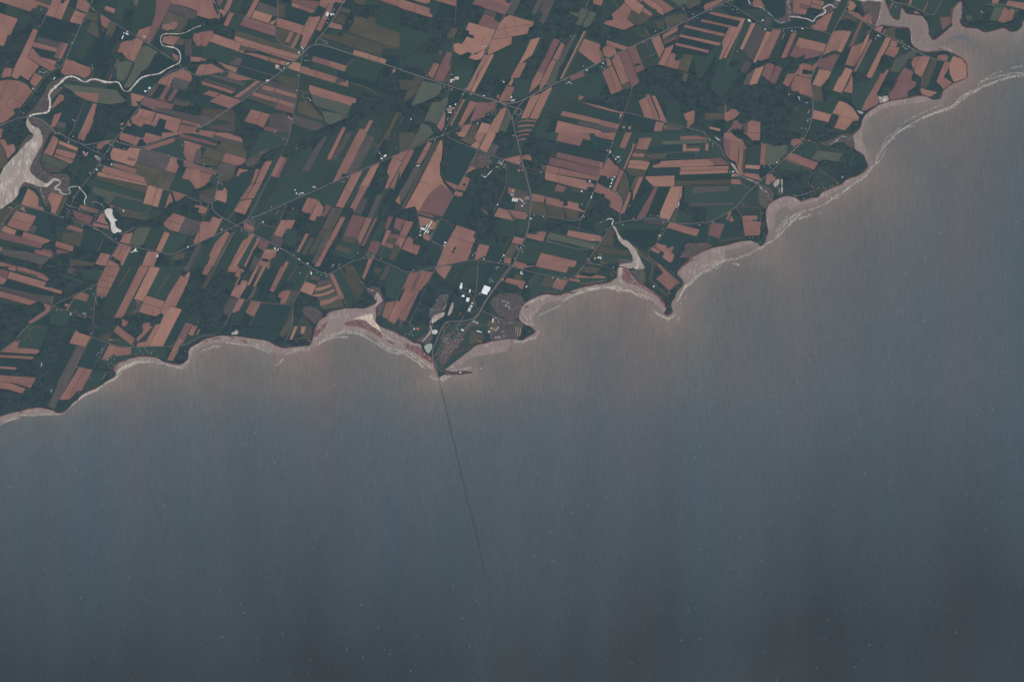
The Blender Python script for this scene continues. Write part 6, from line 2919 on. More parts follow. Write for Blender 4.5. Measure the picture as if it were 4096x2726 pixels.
def plain(name, c, rough=0.7, spec=0.3, v=0.05):
    n = Nodes(name, rough, spec)
    f = n.rng(n.noise(n.coord(), 1 / 6.0, 3.0), 1 - v, 1 + v)
    n.base(n.scale(tuple(alb(c)), f))
    return n.m
ROOF = {'h': plain('weathered_pale_roof', (168, 168, 166)), 'w': plain('pale_sheet_roof', (205, 205, 200)), 'g': plain('grey_shingle_roof', (128, 130, 134)),
        'r': plain('rust_sheet_roof', (172, 112, 96)), 'b': plain('tan_roof', (172, 152, 134)),
        'k': plain('slate_grey_roof', (118, 120, 124)), 'y': plain('white_membrane_roof', (255, 248, 230), 0.5)}
WALL = plain('pale_cladding', (165, 160, 152))
CONC = plain('concrete', (120, 118, 118))
DARK = plain('dark_asphalt_deck', (54, 62, 70))

# ---------------------------------------------------------------- read the traced layout
polys, roads, hedges, creeks, blds, surf, coast, coast2 = [], [], [], [], [], [], [], []
kparts = {}
ox = oy = 0.0; sc = 2.945; after = False; cluster = ''
for ln in DATA.strip().split('\n'):
    p = ln.split(); k = p[0]
    if k == 'T':
        ox, oy = float(p[1]), float(p[2]); sc = float(p[3]) if len(p) > 3 else 2.945; after = False; cluster = ''
        continue
    if k == 'S': after = True; continue
    if k == 'C': cluster = ln[2:]; continue
    P = lambda s: (ox + float(s.split(',')[0]) / sc, oy + float(s.split(',')[1]) / sc)
    if k == 'B':
        q = [float(v) for v in p[2].split(',')]
        blds.append((p[1], ox + q[0] / sc, oy + q[1] / sc, q[2] / sc, q[3] / sc, q[4] if len(q) > 4 else 0, cluster))
    elif k == 'R': roads.append((float(p[1]) / sc, [P(s) for s in p[2:]]))
    elif k == 'H': hedges.append((float(p[1]) / sc, [P(s) for s in p[2:]]))
    elif k == 'L': surf.append((int(p[1]), sc, [P(s) for s in p[2:]]))
    elif k == 'K': kparts[(ox, oy)] = [P(s) for s in p[1:]]
    elif k == 'K2': coast2 += [P(s) for s in p[1:]]
    elif k == 'w':
        creeks.append([(*P(s), float(s.split(',')[2]) / sc) for s in p[1:]])
    else:
        pts = [P(s) for s in p[1:]]
        if len(pts) < 3: continue
        if k in 'sy' or k == 'v' or (k == 'm' and after): k = {'m': 'sm'}.get(k, k)
        polys.append([k, pts])

for key in ((3200, 0), (2800, 532), (2400, 532), (2300, 960), (1600, 1064), (800, 1064), (0, 1064), (0, 1330)):
    coast += kparts[key]

def smooth(pts, n=2):
    for _ in range(n):
        q = [pts[0]]
        for a, b in zip(pts, pts[1:]):
            q.append(tuple(a[i] * .75 + b[i] * .25 for i in range(len(a))))
            q.append(tuple(a[i] * .25 + b[i] * .75 for i in range(len(a))))
        q.append(pts[-1]); pts = q
    return pts

def smooth_closed(pts, n=1):
    for _ in range(n):
        q = []
        for i, a in enumerate(pts):
            b = pts[(i + 1) % len(pts)]
            q.append((a[0] * .8 + b[0] * .2, a[1] * .8 + b[1] * .2))
            q.append((a[0] * .2 + b[0] * .8, a[1] * .2 + b[1] * .8))
        pts = q
    return pts

def rough_line(pts, step=6.0, amp=1.3, closed=False):
    out = []
    seq = list(zip(pts, pts[1:] + (pts[:1] if closed else [])))
    for a, b in seq:
        L = math.hypot(b[0] - a[0], b[1] - a[1])
        k = max(1, int(L / step))
        for i in range(k):
            t = i / k
            j = amp if i else amp * .4
            out.append((a[0] + (b[0] - a[0]) * t + random.uniform(-j, j), a[1] + (b[1] - a[1]) * t + random.uniform(-j, j)))
    if not closed: out.append(pts[-1])
    return out

def area2(p):
    return sum(a[0] * b[1] - b[0] * a[1] for a, b in zip(p, p[1:] + p[:1]))

def flat(name, pts, z, mat, kind='structure'):
    w = [W(*p) for p in pts]
    if area2(w) < 0: w.reverse()
    cx = sum(p[0] for p in w) / len(w); cy = sum(p[1] for p in w) / len(w)
    e = max(zip(w, w[1:] + w[:1]), key=lambda e: math.hypot(e[1][0] - e[0][0], e[1][1] - e[0][1]))
    a = math.atan2(e[1][1] - e[0][1], e[1][0] - e[0][0])
    ca, sa = math.cos(-a), math.sin(-a)
    v = [((x - cx) * ca - (y - cy) * sa, (x - cx) * sa + (y - cy) * ca, 0) for x, y in w]
    me = bpy.data.meshes.new(name)
    me.from_pydata(v, [], [list(range(len(v)))])
    return tag(link(name, me, mat, loc=(cx, cy, z), rot=a), kind=kind)

def strip_mesh(name, pts, widths, z, crown=0.0, jit=0.0):
    """a ribbon along a path (world metres); crown > 0 gives it a raised ridge"""
    n = len(pts); V = []; F = []
    for i, (x, y) in enumerate(pts):
        a = pts[max(0, i - 1)]; b = pts[min(n - 1, i + 1)]
        dx, dy = b[0] - a[0], b[1] - a[1]
        L = math.hypot(dx, dy) or 1.0
        nx, ny = -dy / L, dx / L
        w = widths[i] / 2 * (1 + random.uniform(-jit, jit))
        V.append((x - nx * w, y - ny * w, z)); 
        if crown: V.append((x, y, z + crown * (1 + random.uniform(-jit, jit))))
        V.append((x + nx * w, y + ny * w, z))
    k = 3 if crown else 2
    for i in range(n - 1):
        for j in range(k - 1):
            a = i * k + j
            F.append((a, a + k, a + k + 1, a + 1))
    return V, F

def mesh(name, V, F):
    me = bpy.data.meshes.new(name)
    me.from_pydata(V, [], F)
    return me

def pip(px, py, poly):
    inside = np.zeros(px.shape, bool)
    n = len(poly)
    for i in range(n):
        x1, y1 = poly[i]; x2, y2 = poly[(i + 1) % n]
        if y1 == y2: continue
        c = ((y1 > py) != (y2 > py)) & (px < (x2 - x1) * (py - y1) / (y2 - y1) + x1)
        inside ^= c
    return inside

def segdist(px, py, a, b):
    dx, dy = b[0] - a[0], b[1] - a[1]
    L = dx * dx + dy * dy or 1e-9
    t = np.clip(((px - a[0]) * dx + (py - a[1]) * dy) / L, 0, 1)
    return np.hypot(px - a[0] - t * dx, py - a[1] - t * dy)

# ---------------------------------------------------------------- sea
coast_f = rough_line(smooth(coast, 1), 7.0, 1.0)
c2_f = rough_line(smooth(coast2, 1), 7.0, 1.0)
LAND_Z = 8.0
gx = np.concatenate([[-200000, -60000, -24000], np.linspace(-15600, 15600, 300), [24000, 60000, 200000]])
gy = np.concatenate([[-200000, -60000, -20000], np.linspace(-11400, 11400, 230), [20000, 60000, 200000]])
GX, GY = np.meshgrid(gx, gy)
PX, PY = GX / M + 2048, 1363 - GY / M
cs = np.array([p for p in coast_f[::3]] + [p for p in c2_f[::3]])
D = np.full(PX.shape, 1e9)
for c in cs:
    D = np.minimum(D, np.hypot(PX - c[0], PY - c[1]))
V = np.stack([GX.ravel(), GY.ravel(), np.zeros(GX.size)], 1)
nx_, ny_ = len(gx), len(gy)
idx = np.arange(nx_ * ny_).reshape(ny_, nx_)
F = np.stack([idx[:-1, :-1].ravel(), idx[:-1, 1:].ravel(), idx[1:, 1:].ravel(), idx[1:, :-1].ravel()], 1)
me = mesh('sea', V.tolist(), F.tolist())
att = me.attributes.new('shore', 'FLOAT', 'POINT')          # shore distance blended with a darkening toward the frame bottom
shore_vignette = 0.5 * D + 0.95 * np.clip(PY - 1560, 0, 2500)           # row term paints a lens vignette into the water colour
att.data.foreach_set('value', (shore_vignette.ravel() * M).astype(np.float32))
n = Nodes('sea_water', 0.55, 0.12)
at = n.new('ShaderNodeAttribute'); at.attribute_name = 'shore'
g = n.new('ShaderNodeNewGeometry')
warp = n.noise(n.coord((1, 0.35, 1), world=True), 1 / 2600.0, 5.0, 0.6)
dist = n.mul(at.outputs['Fac'], n.rng(warp, 0.88, 1.14))
cr = n.new('ShaderNodeValToRGB')
n.link(n.rng(dist, 0, 1, 0, 10000), cr.inputs[0])
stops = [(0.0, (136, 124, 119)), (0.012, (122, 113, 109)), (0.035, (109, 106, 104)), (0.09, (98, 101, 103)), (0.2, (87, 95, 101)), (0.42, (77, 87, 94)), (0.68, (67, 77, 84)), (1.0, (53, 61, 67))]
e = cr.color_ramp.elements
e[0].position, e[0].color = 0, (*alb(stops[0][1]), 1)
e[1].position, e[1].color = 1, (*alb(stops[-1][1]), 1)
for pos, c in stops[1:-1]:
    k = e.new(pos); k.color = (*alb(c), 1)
band = n.noise(n.coord((1, 0.07, 1), world=True), 1 / 800.0, 4.0, 0.5)       # current lanes
hue = n.noise(n.coord((1, 0.16, 1), 0.12, world=True), 1 / 3300.0, 3.0)
streak = n.noise(n.coord((1, 0.14, 1), world=True), 1 / 62.0, 5.0, 0.8)
chop = n.noise(n.coord((1, 0.5, 1), 0.5, world=True), 1 / 30.0, 3.0, 0.8)
col = n.mix(n.rng(hue, 0, 0.25), cr.outputs[0], alb((78, 93, 97)))
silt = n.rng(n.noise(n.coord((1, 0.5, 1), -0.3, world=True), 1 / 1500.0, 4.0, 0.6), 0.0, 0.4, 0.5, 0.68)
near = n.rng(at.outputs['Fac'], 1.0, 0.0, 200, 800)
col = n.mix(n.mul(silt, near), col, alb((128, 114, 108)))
f = n.mul(n.rng(band, 0.95, 1.05), n.rng(streak, 0.82, 1.18))
f = n.mul(f, n.rng(chop, 0.86, 1.14))
tint = n.new('ShaderNodeVectorMath', operation='MULTIPLY')
lane = n.noise(n.coord((1, 0.05, 1), world=True), 1 / 1900.0, 3.0, 0.6)
n.link(n.scale(col, f), tint.inputs[0])
n.link(n.mix(n.rng(lane, 0, 1, 0.36, 0.64), (0.90, 1.0, 1.03), (1.10, 0.98, 0.98)), tint.inputs[1])
n.base(tint.outputs[0])
bmp = n.new('ShaderNodeBump'); bmp.inputs['Strength'].default_value = 0.35; bmp.inputs['Distance'].default_value = 6.0
n.link(streak, bmp.inputs['Height']); n.link(bmp.outputs[0], n.b.inputs['Normal'])
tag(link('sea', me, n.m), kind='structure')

# ---------------------------------------------------------------- land
n = Nodes('farmland')
def brick(vec, w, h, off):
    b = n.new('ShaderNodeTexBrick')
    b.offset = off; b.squash = 1.0
    b.inputs['Color1'].default_value = (0, 0, 0, 1); b.inputs['Color2'].default_value = (1, 1, 1, 1)
    b.inputs['Mortar'].default_value = (0.1, 0.1, 0.1, 1)
    b.inputs['Scale'].default_value = 1.0
    b.inputs['Mortar Size'].default_value = 4.0
    b.inputs['Brick Width'].default_value = w; b.inputs['Row Height'].default_value = h
    n.link(vec, b.inputs['Vector'])
    return b
b1 = brick(n.coord(rot=-1.1, world=True), 1300, 260, 0.37)
b2 = brick(n.coord(rot=0.28, world=True), 900, 340, 0.43)
sel = n.noise(n.coord(world=True), 1 / 2600.0, 1.0)
pick = n.mix(n.rng(sel, 0, 1, 0.495, 0.505), b1.outputs['Color'], b2.outputs['Color'])
cr = n.new('ShaderNodeValToRGB'); n.link(pick, cr.inputs[0])
cr.color_ramp.interpolation = 'CONSTANT'
for i, (pos, c) in enumerate([(0, (52, 70, 74)), (0.2, (57, 74, 76)), (0.4, (49, 67, 72)), (0.6, (60, 75, 75)), (0.8, (51, 68, 74)), (0.95, (65, 76, 75))]):
    k = cr.color_ramp.elements[i] if i < 2 else cr.color_ramp.elements.new(pos)
    k.position = pos; k.color = (*alb(c), 1)
cr2 = n.new('ShaderNodeValToRGB'); n.link(pick, cr2.inputs[0])
cr2.color_ramp.interpolation = 'CONSTANT'
for i, (pos, c) in enumerate([(0, (130, 97, 94)), (0.25, (56, 76, 78)), (0.45, (50, 69, 74)), (0.6, (138, 104, 95)), (0.78, (46, 64, 70)), (0.92, (106, 82, 85))]):
    k = cr2.color_ramp.elements[i] if i < 2 else cr2.color_ramp.elements.new(pos)
    k.position = pos; k.color = (*alb(c), 1)
# beyond the surveyed block the same farmland carries on as a patchwork
sx = n.new('ShaderNodeSeparateXYZ'); g = n.new('ShaderNodeNewGeometry'); n.link(g.outputs['Position'], sx.inputs[0])
def outside(sock, lim):
    a = n.new('ShaderNodeMath', operation='ABSOLUTE'); n.link(sock, a.inputs[0])
    c = n.new('ShaderNodeMath', operation='GREATER_THAN'); n.link(a.outputs[0], c.inputs[0]); c.inputs[1].default_value = lim
    return c.outputs[0]
mx = n.new('ShaderNodeMath', operation='MAXIMUM')
n.link(outside(sx.outputs[0], 12310), mx.inputs[0]); n.link(outside(sx.outputs[1], 8190), mx.inputs[1])
col = n.mix(mx.outputs[0], cr.outputs[0], cr2.outputs[0])
f = n.mul(n.rng(n.noise(n.coord(world=True), 1 / 350.0, 5.0, 0.6), 0.88, 1.12), n.rng(n.noise(n.coord(world=True), 1 / 24.0, 3.0, 0.7), 0.92, 1.08))
n.base(n.scale(col, f))
MAT['land'] = n.m

def slab(name, pts, z0, z1, mtop, mside):
    w = [W(*p) for p in pts]
    if area2(w) < 0: w.reverse()
    k = len(w)
    V = [(x, y, z1) for x, y in w] + [(x, y, z0) for x, y in w]
    F = [list(range(k))] + [[i, k + i, k + (i + 1) % k, (i + 1) % k] for i in range(k)]
    me = mesh(name, V, F)
    me.materials.append(mtop); me.materials.append(mside)
    for i, p in enumerate(me.polygons): p.material_index = 0 if i == 0 else 1
    return tag(link(name, me, None), kind='structure')

main_land = coast_f + [(-4000, 2300), (-9000, -9000), (3520, -9000)]
slab('land', main_land, -1.0, LAND_Z, MAT['land'], MAT['cliff'])
far_land = c2_f + [(9000, -200), (9000, -9000), (3535, -9000)]
slab('land', far_land, -1.0, LAND_Z, MAT['land'], MAT['cliff'])

# the red cliff edge seen from above, a narrow terrace along the shore
for pts in (coast_f, c2_f):
    w = [W(*p) for p in pts[2:-2]]
    V, F = strip_mesh('cliff', w, [18 * (1 + 0.5 * math.sin(i * .37) + random.uniform(-.3, .3)) for i in range(len(w))], LAND_Z + 4.6)
    tag(link('cliff_edge', mesh('cliff_edge', V, F), MAT['cliff']), kind='structure')

# ---------------------------------------------------------------- order the sheets so that none are coplanar
def bbox(p):
    xs = [q[0] for q in p]; ys = [q[1] for q in p]
    return min(xs), min(ys), max(xs), max(ys)
def ccw(a, b, c): return (b[0] - a[0]) * (c[1] - a[1]) - (b[1] - a[1]) * (c[0] - a[0])
def cross(p, q):
    for a, b in zip(p, p[1:] + p[:1]):
        for c, d in zip(q, q[1:] + q[:1]):
            if ccw(a, b, c) * ccw(a, b, d) <= 0 and ccw(c, d, a) * ccw(c, d, b) <= 0: return True
    return False
def inp(x, y, poly):
    r = False
    for (x1, y1), (x2, y2) in zip(poly, poly[1:] + poly[:1]):
        if (y1 > y) != (y2 > y) and x < (x2 - x1) * (y - y1) / (y2 - y1) + x1: r = not r
    return r
def touch(p, q): return cross(p, q) or inp(*p[0], q) or inp(*q[0], p)
def shrink(p, k=3.0):
    cx = sum(a[0] for a in p) / len(p); cy = sum(a[1] for a in p) / len(p)
    out = []
    for x, y in p:
        L = math.hypot(x - cx, y - cy) or 1
        t = max(0.0, 1 - k / L)
        out.append((cx + (x - cx) * t, cy + (y - cy) * t))
    return out
SEA = ('s', 'sm', 'y', 'v')
CURVY = set('t W P V s sm y v'.split())
for e_ in polys:
    if e_[0] in CURVY: e_[1] = rough_line(smooth_closed(e_[1], 2), 6.0, 0.9, True)
BB = [bbox(p[1]) for p in polys]
SH = [shrink(p[1]) for p in polys]
layer = [0] * len(polys)
later = [[] for _ in polys]
for i, (k, p) in enumerate(polys):
    sea_i = k in SEA
    strong, weak = -1, set()
    for j in range(i):
        if (polys[j][0] in SEA) != sea_i: continue
        a, b = BB[i], BB[j]
        if a[2] < b[0] or b[2] < a[0] or a[3] < b[1] or b[3] < a[1]: continue
        if touch(p, polys[j][1]):
            weak.add(layer[j]); later[j].append(i)
            if touch(SH[i], SH[j]): strong = max(strong, layer[j])
    L = strong + 1
    while L in weak: L += 1
    layer[i] = L
TOP = LAND_Z + 0.3 + 0.12 * (max(l for l, q in zip(layer, polys) if q[0] not in SEA) + 2)
print('layers', max(layer), 'TOP', TOP, 'polys', len(polys), 'blds', len(blds))

# ---------------------------------------------------------------- fields, flats, water, woods
NAMES = {'r': 'ploughed_field', 'b': 'ploughed_field', 'm': 'ploughed_field', 'o': 'stubble_field', 'k': 'stubble_field',
         'g': 'green_field', 'd': 'green_field', 'l': 'pasture_field', 't': 'marsh', 's': 'tidal_flat', 'sm': 'reef',
         'y': 'beach', 'v': 'channel_water', 'W': 'river_water', 'P': 'pond_water', 'V': 'lagoon_water'}
segs = [(w, a, b) for w, pts in roads for a, b in zip(pts, pts[1:])] + \
       [((a[2] + b[2]) / 2 + 2, a[:2], b[:2]) for c in creeks for a, b in zip(c, c[1:])]
CELL = 3.6                                 # canopy cell in traced points, about 22 m
for i, (k, p) in enumerate(polys):
    if k != 'f':
        z = (0.5 if k in SEA else LAND_Z + 0.3) + 0.12 * layer[i]
        flat(NAMES[k], p, z, MAT[k])
        continue
    x0, y0, x1, y1 = BB[i]
    xs = np.arange(x0 - 1, x1 + CELL, CELL); ys = np.arange(y0 - 1, y1 + CELL, CELL)
    X, Y = np.meshgrid(xs, ys)
    X = X + rng.uniform(-1.2, 1.2, X.shape); Y = Y + rng.uniform(-1.2, 1.2, Y.shape)
    ins = pip(X, Y, p)
    for j in later[i]:
        if polys[j][0] != 'f': ins &= ~pip(X, Y, polys[j][1])
    tall = ins.copy()
    for w, a, b in segs:
        if max(a[0], b[0]) < x0 or min(a[0], b[0]) > x1 or max(a[1], b[1]) < y0 or min(a[1], b[1]) > y1: continue
        tall &= segdist(X, Y, a, b) > w * .5 + 1.2
    hgt = rng.uniform(5.0, 13.0, X.shape)
    hgt += 3.0 * np.sin(X * .13) * np.cos(Y * .11)
    zz = np.where(tall, TOP + hgt, LAND_Z + 0.3 + 0.12 * layer[i])
    ny, nx = X.shape
    if ny < 2 or nx < 2: continue
    cell = (ins[:-1, :-1].astype(int) + ins[:-1, 1:] + ins[1:, :-1] + ins[1:, 1:]) >= 3
    if not cell.any(): continue
    id_ = np.arange(nx * ny).reshape(ny, nx)
    q = np.stack([id_[:-1, :-1][cell], id_[1:, :-1][cell], id_[1:, 1:][cell], id_[:-1, 1:][cell]], 1)
    used, inv = np.unique(q, return_inverse=True)
    wx, wy = W(X.ravel()[used], Y.ravel()[used])
    V = np.stack([wx, wy, zz.ravel()[used]], 1)
    tag(link('woodland', mesh('woodland', V.tolist(), inv.reshape(-1, 4).tolist()), MAT['wood']), kind='stuff')

# ---------------------------------------------------------------- creeks, roads, hedges
for c in creeks:
    c = smooth(c, 2)
    w = [W(a[0], a[1]) for a in c]
    V, F = strip_mesh('creek', w, [max(a[2] * .8, 1.0) * M for a in c], TOP + .2, jit=.4)
    tag(link('creek_water', mesh('creek_water', V, F), MAT['w' if sum(a[2] for a in c) / len(c) > 3.2 else 'wn']), kind='structure')
for i, (w, pts) in enumerate(roads):
    pts = smooth(pts, 1)
    ww = [W(*a) for a in pts]
    V, F = strip_mesh('road', ww, [max(w * M * 1.25, 9.0)] * len(ww), TOP + .6 + .06 * (i % 40))
    tag(link('road' if w > 1.4 else 'lane_road', mesh('road', V, F), MAT['road'] if w > 1.4 else MAT['lane']), kind='structure')
V0, F0 = [], []
def add_hedge(w, pts):
    pts = rough_line(pts, 4.0, .35)
    ww = [W(*a) for a in pts]
    V, F = strip_mesh('hedge', ww, [max(w * M * .95, 6.0)] * len(ww), TOP - .2, crown=5.0, jit=.4)
    k = len(V0); V0.extend(V); F0.extend([tuple(a + k for a in f) for f in F])
for w, pts in hedges: add_hedge(w, pts)
for i, (k, p) in enumerate(polys):
    if k in ('r', 'b', 'm', 'l', 'k', 'o', 'g', 'd'):
        for a, b in zip(p, p[1:] + p[:1]):
            L = math.hypot(a[0] - b[0], a[1] - b[1])
            if L > 40 and random.random() < .2:
                add_hedge(.9, [a, b])
tag(link('hedgerow_shrubbery', mesh('hedgerow_shrubbery', V0, F0), MAT['hedge']), kind='stuff')

# ---------------------------------------------------------------- surf, estuary glint drawn as surf, whitecaps
V0, F0 = [], []
def blob(cx, cy, rx, ry, z, a=0.0):
    k = len(V0); n = 7
    ca, sa = math.cos(a), math.sin(a)
    for j in range(n):
        t = j * 2 * math.pi / n
        r = random.uniform(.6, 1.15)
        x, y = rx * r * math.cos(t), ry * r * math.sin(t)
        V0.append((cx + x * ca - y * sa, cy + x * sa + y * ca, z))
    F0.append(tuple(range(k, k + n)))
zi = 0
for code, s_, pts in surf:  # estuary shore lines stand for sun glint, drawn as white blobs
    pts = smooth(pts, 2); ph = random.uniform(0, 9)
    for a, b in zip(pts, pts[1:]):
        L = math.hypot(b[0] - a[0], b[1] - a[1])
        ph += L * .11; gap = .8 + .4 * math.sin(ph) * math.sin(ph * .37 + 1) + random.uniform(-.2, .3)
        n_ = int(max(.1, gap) * L / 1.5 * (0.6 + .6 * code) + random.random())
        ang = math.atan2(-(b[1] - a[1]), b[0] - a[0])
        for _ in range(n_):
            t = random.random()
            o = random.gauss(0, 0.7 + .6 * code)
            x, y = W(a[0] + (b[0] - a[0]) * t + random.gauss(0, .6), a[1] + (b[1] - a[1]) * t + o + (abs(random.gauss(0, 2.2)) if random.random() < .25 else 0))
            zi += 1
            if random.random() < .55:
                blob(x, y, random.uniform(5, 9) * (.7 + .18 * code), random.uniform(2.5, 5), 4.0 + .02 * (zi % 200), ang)
            else:
                blob(x, y, random.uniform(2, 4.5), random.uniform(5, 13), 4.0 + .02 * (zi % 200), .15)
tag(link('surf_foam_and_glint', mesh('surf_foam_and_glint', V0, F0), MAT['foam_glint']), kind='stuff')
V0, F0 = [], []
main_poly = main_land; n_cap = 0
cx_ = rng.uniform(0, 4096, 12000); cy_ = rng.uniform(150, 2726, 12000)
land_m = pip(cx_, cy_, [(a[0], a[1]) for a in main_land]) | pip(cx_, cy_, far_land)
for x, y, l in zip(cx_, cy_, land_m):
    if l: continue
    if min(np.hypot(cs[:, 0] - x, cs[:, 1] - y)) < 120: continue
    n_cap += 1
    if n_cap > 3600: break
    big = random.random()
    s_ = 3.2 if big < .8 else (5 if big < .97 else 8)
    X, Y = W(x, y)
    for _ in range(1 if big < .8 else 3):
        blob(X + random.gauss(0, s_ * .9), Y + random.gauss(0, s_ * 1.6), s_ * .8, s_ * 1.3, 1.5 + .01 * random.randrange(90), .1)
tag(link('whitecap_foam', mesh('whitecap_foam', V0, F0), MAT['cap']), kind='stuff')

# ---------------------------------------------------------------- buildings
ORD = ['first', 'second', 'third', 'fourth', 'fifth', 'sixth', 'seventh', 'eighth', 'ninth', 'tenth', 'eleventh', 'twelfth',
       'thirteenth', 'fourteenth', 'fifteenth', 'sixteenth', 'seventeenth', 'eighteenth', 'nineteenth', 'twentieth']
ROOFW = {'w': 'pale-roofed', 'g': 'grey-roofed', 'r': 'rust-roofed', 'b': 'tan-roofed', 'k': 'slate-grey', 'y': 'bright white'}
def btype(w, h):
    A = w * h * M * M; r = max(w, h) / min(w, h)
    if A > 3800: return 'warehouse', 9.0
    if r > 2.2: return 'long barn', 6.5
    if A > 900: return 'barn', 7.5
    return 'house', 5.5
def gable(w, h, z1, rise):
    """roof prism with eaves, ridge along the longer side; w, h in metres"""
    e = .6; X, Y = w / 2 + e, h / 2 + e
    if w >= h:
        V = [(-X, -Y, z1), (X, -Y, z1), (X, Y, z1), (-X, Y, z1), (-X, 0, z1 + rise), (X, 0, z1 + rise)]
        F = [(0, 1, 5, 4), (2, 3, 4, 5), (0, 4, 3), (1, 2, 5), (3, 2, 1, 0)]
    else:
        V = [(-X, -Y, z1), (X, -Y, z1), (X, Y, z1), (-X, Y, z1), (0, -Y, z1 + rise), (0, Y, z1 + rise)]
        F = [(0, 4, 5, 3), (1, 2, 5, 4), (0, 1, 4), (2, 3, 5), (3, 2, 1, 0)]
    return V, F
def box(x0, y0, z0, x1, y1, z1):
    return ([(x0, y0, z0), (x1, y0, z0), (x1, y1, z0), (x0, y1, z0), (x0, y0, z1), (x1, y0, z1), (x1, y1, z1), (x0, y1, z1)],
            [(3, 2, 1, 0), (4, 5, 6, 7), (0, 1, 5, 4), (1, 2, 6, 5), (2, 3, 7, 6), (3, 0, 4, 7)])
def boxes(name, bl, mat, parent=None, loc=None, rot=0):
    V, F = [], []
    for b in bl:
        v, f = box(*b); k = len(V); V += v; F += [tuple(a + k for a in q) for q in f]
    return link(name, mesh(name, V, F), mat, parent, loc, rot)

order = sorted(range(len(blds)), key=lambda i: -blds[i][3] * blds[i][4] * (1.6 if blds[i][0] in 'wyr' else 1))
keep = set(order[:300])
seen = set(); clus = {}
for i in keep:
    c, x, y, w, h, a, cl = blds[i]
    t, H = btype(w, h)
    clus.setdefault((cl, c, t), []).append(i)
labels = {}
for (cl, c, t), L in clus.items():
    L.sort(key=lambda i: (blds[i][1], blds[i][2]))
    for q, i in enumerate(L):
        o = 'only' if len(L) == 1 else ('leftmost' if q == 0 else ('rightmost' if q == len(L) - 1 else ORD[min(q, 19)] + ' from left'))
        o = o.replace(' from left', ' from left')
        labels[i] = f"{o} {ROOFW[c]} {'broad barn' if t == 'barn' else t} {cl}"
rest_V, rest_F = [], []
GB = LAND_Z
for i in order:
    c, x, y, w, h, a, cl = blds[i]
    t, H = btype(w, h)
    wx, wy = W(x, y); kk = {'warehouse': 1.2, 'long barn': .95, 'barn': .92, 'house': .8}[t]; kk = 1.2 if c == 'y' else kk; wm, hm = w * M * kk, h * M * kk
    rise = 1.2 if t == 'warehouse' else min(wm, hm) * .18
    base = TOP - GB
    if i in keep:
        nm = {'warehouse': 'warehouse', 'long barn': 'barn', 'barn': 'barn', 'house': 'house'}[t]
        r = bpy.data.objects.new(nm, None); COL.objects.link(r)
        r.location = (wx, wy, GB); r.rotation_euler = (0, 0, -math.radians(a))
        tag(r, labels[i], nm, {'warehouse': 'warehouses of the business park', 'barn': 'farm barns and sheds', 'house': 'houses along the lanes'}[nm])
        boxes('wall', [(-wm / 2, -hm / 2, 0, wm / 2, hm / 2, base + H)], WALL, r)
        V, F = gable(wm, hm, base + H, rise)
        rf = link('roof', mesh('roof', V, F), ROOF['h' if t == 'house' and c == 'w' else c], r)
        if t == 'warehouse':
            vb = [(u * wm * .3 - 4, v * hm * .3 - 4, base + H + .2, u * wm * .3 + 4, v * hm * .3 + 4, base + H + 3.5) for u in (-1, 1) for v in (-1, 1)]
            for b in vb: boxes('roof_vent', [b], CONC, rf)
        elif wm * hm > 1200:
            boxes('door', [(wm / 2 - .1, -2.5, base, wm / 2 + .25, 2.5, base + 4.0)], CONC, r)
    else:
        A = -math.radians(a); ca, sa = math.cos(A), math.sin(A)
        for V, F in (box(-wm / 2, -hm / 2, GB, wm / 2, hm / 2, TOP + H), gable(wm, hm, TOP + H, rise)):
            k = len(rest_V)
            rest_V += [(wx + p[0] * ca - p[1] * sa, wy + p[0] * sa + p[1] * ca, p[2]) for p in V]
            rest_F += [tuple(q + k for q in f) for f in F]
tag(link('small_outbuildings', mesh('small_outbuildings', rest_V, rest_F), ROOF['h']), kind='stuff')

# ---------------------------------------------------------------- the long bridge
bp = [(1740, 1468), (1746.7, 1488.5), (1754, 1514), (1763, 1549.7), (1773.5, 1590.5), (1786, 1644), (1804, 1720.6), (1816.8, 1776.7),
      (1832, 1840), (1886, 2066.5), (1919, 2187.6), (1951.6, 2354), (1981, 2551), (1997.4, 2726), (2008, 2850), (2014, 2990)]
bw = [W(*a) for a in smooth(bp, 1)]
s_acc = [0.0]
for a, b in zip(bw, bw[1:]): s_acc.append(s_acc[-1] + math.hypot(a[0] - b[0], a[1] - b[1]))
def at(s):
    for j in range(len(bw) - 1):
        if s <= s_acc[j + 1]:
            t = (s - s_acc[j]) / (s_acc[j + 1] - s_acc[j]); a, b = bw[j], bw[j + 1]
            return a[0] + (b[0] - a[0]) * t, a[1] + (b[1] - a[1]) * t, math.atan2(b[1] - a[1], b[0] - a[0])
    return (*bw[-1], math.atan2(bw[-1][1] - bw[-2][1], bw[-1][0] - bw[-2][0]))
def deck_z(s): return 16 + 24 * min(1.0, s / 1400.0)
root = bpy.data.objects.new('bridge', None); COL.objects.link(root)
tag(root, 'long thin dark bridge running from the town headland across the open sea', 'bridge')
def ribbon(name, off, half, z0, z1, mat):
    V, F = [], []
    S = np.linspace(0, s_acc[-1], 260)
    for s in S:
        x, y, a = at(s); nx, ny = -math.sin(a), math.cos(a); z = deck_z(s)
        for u, v in ((-half, z0), (half, z0), (half, z1), (-half, z1)):
            V.append((x + nx * (off + u), y + ny * (off + u), z + v))
    for i in range(len(S) - 1):
        for j in range(4):
            a_, b_ = i * 4 + j, i * 4 + (j + 1) % 4
            F.append((a_, b_, b_ + 4, a_ + 4))
    return link(name, mesh(name, V, F), mat, root)
ribbon('deck', 0, 4.6, -1.5, 0, DARK)
ribbon('girder', 0, 3.0, -9, -1.52, DARK)
ribbon('parapet', -4.2, .35, .01, 1.4, DARK)
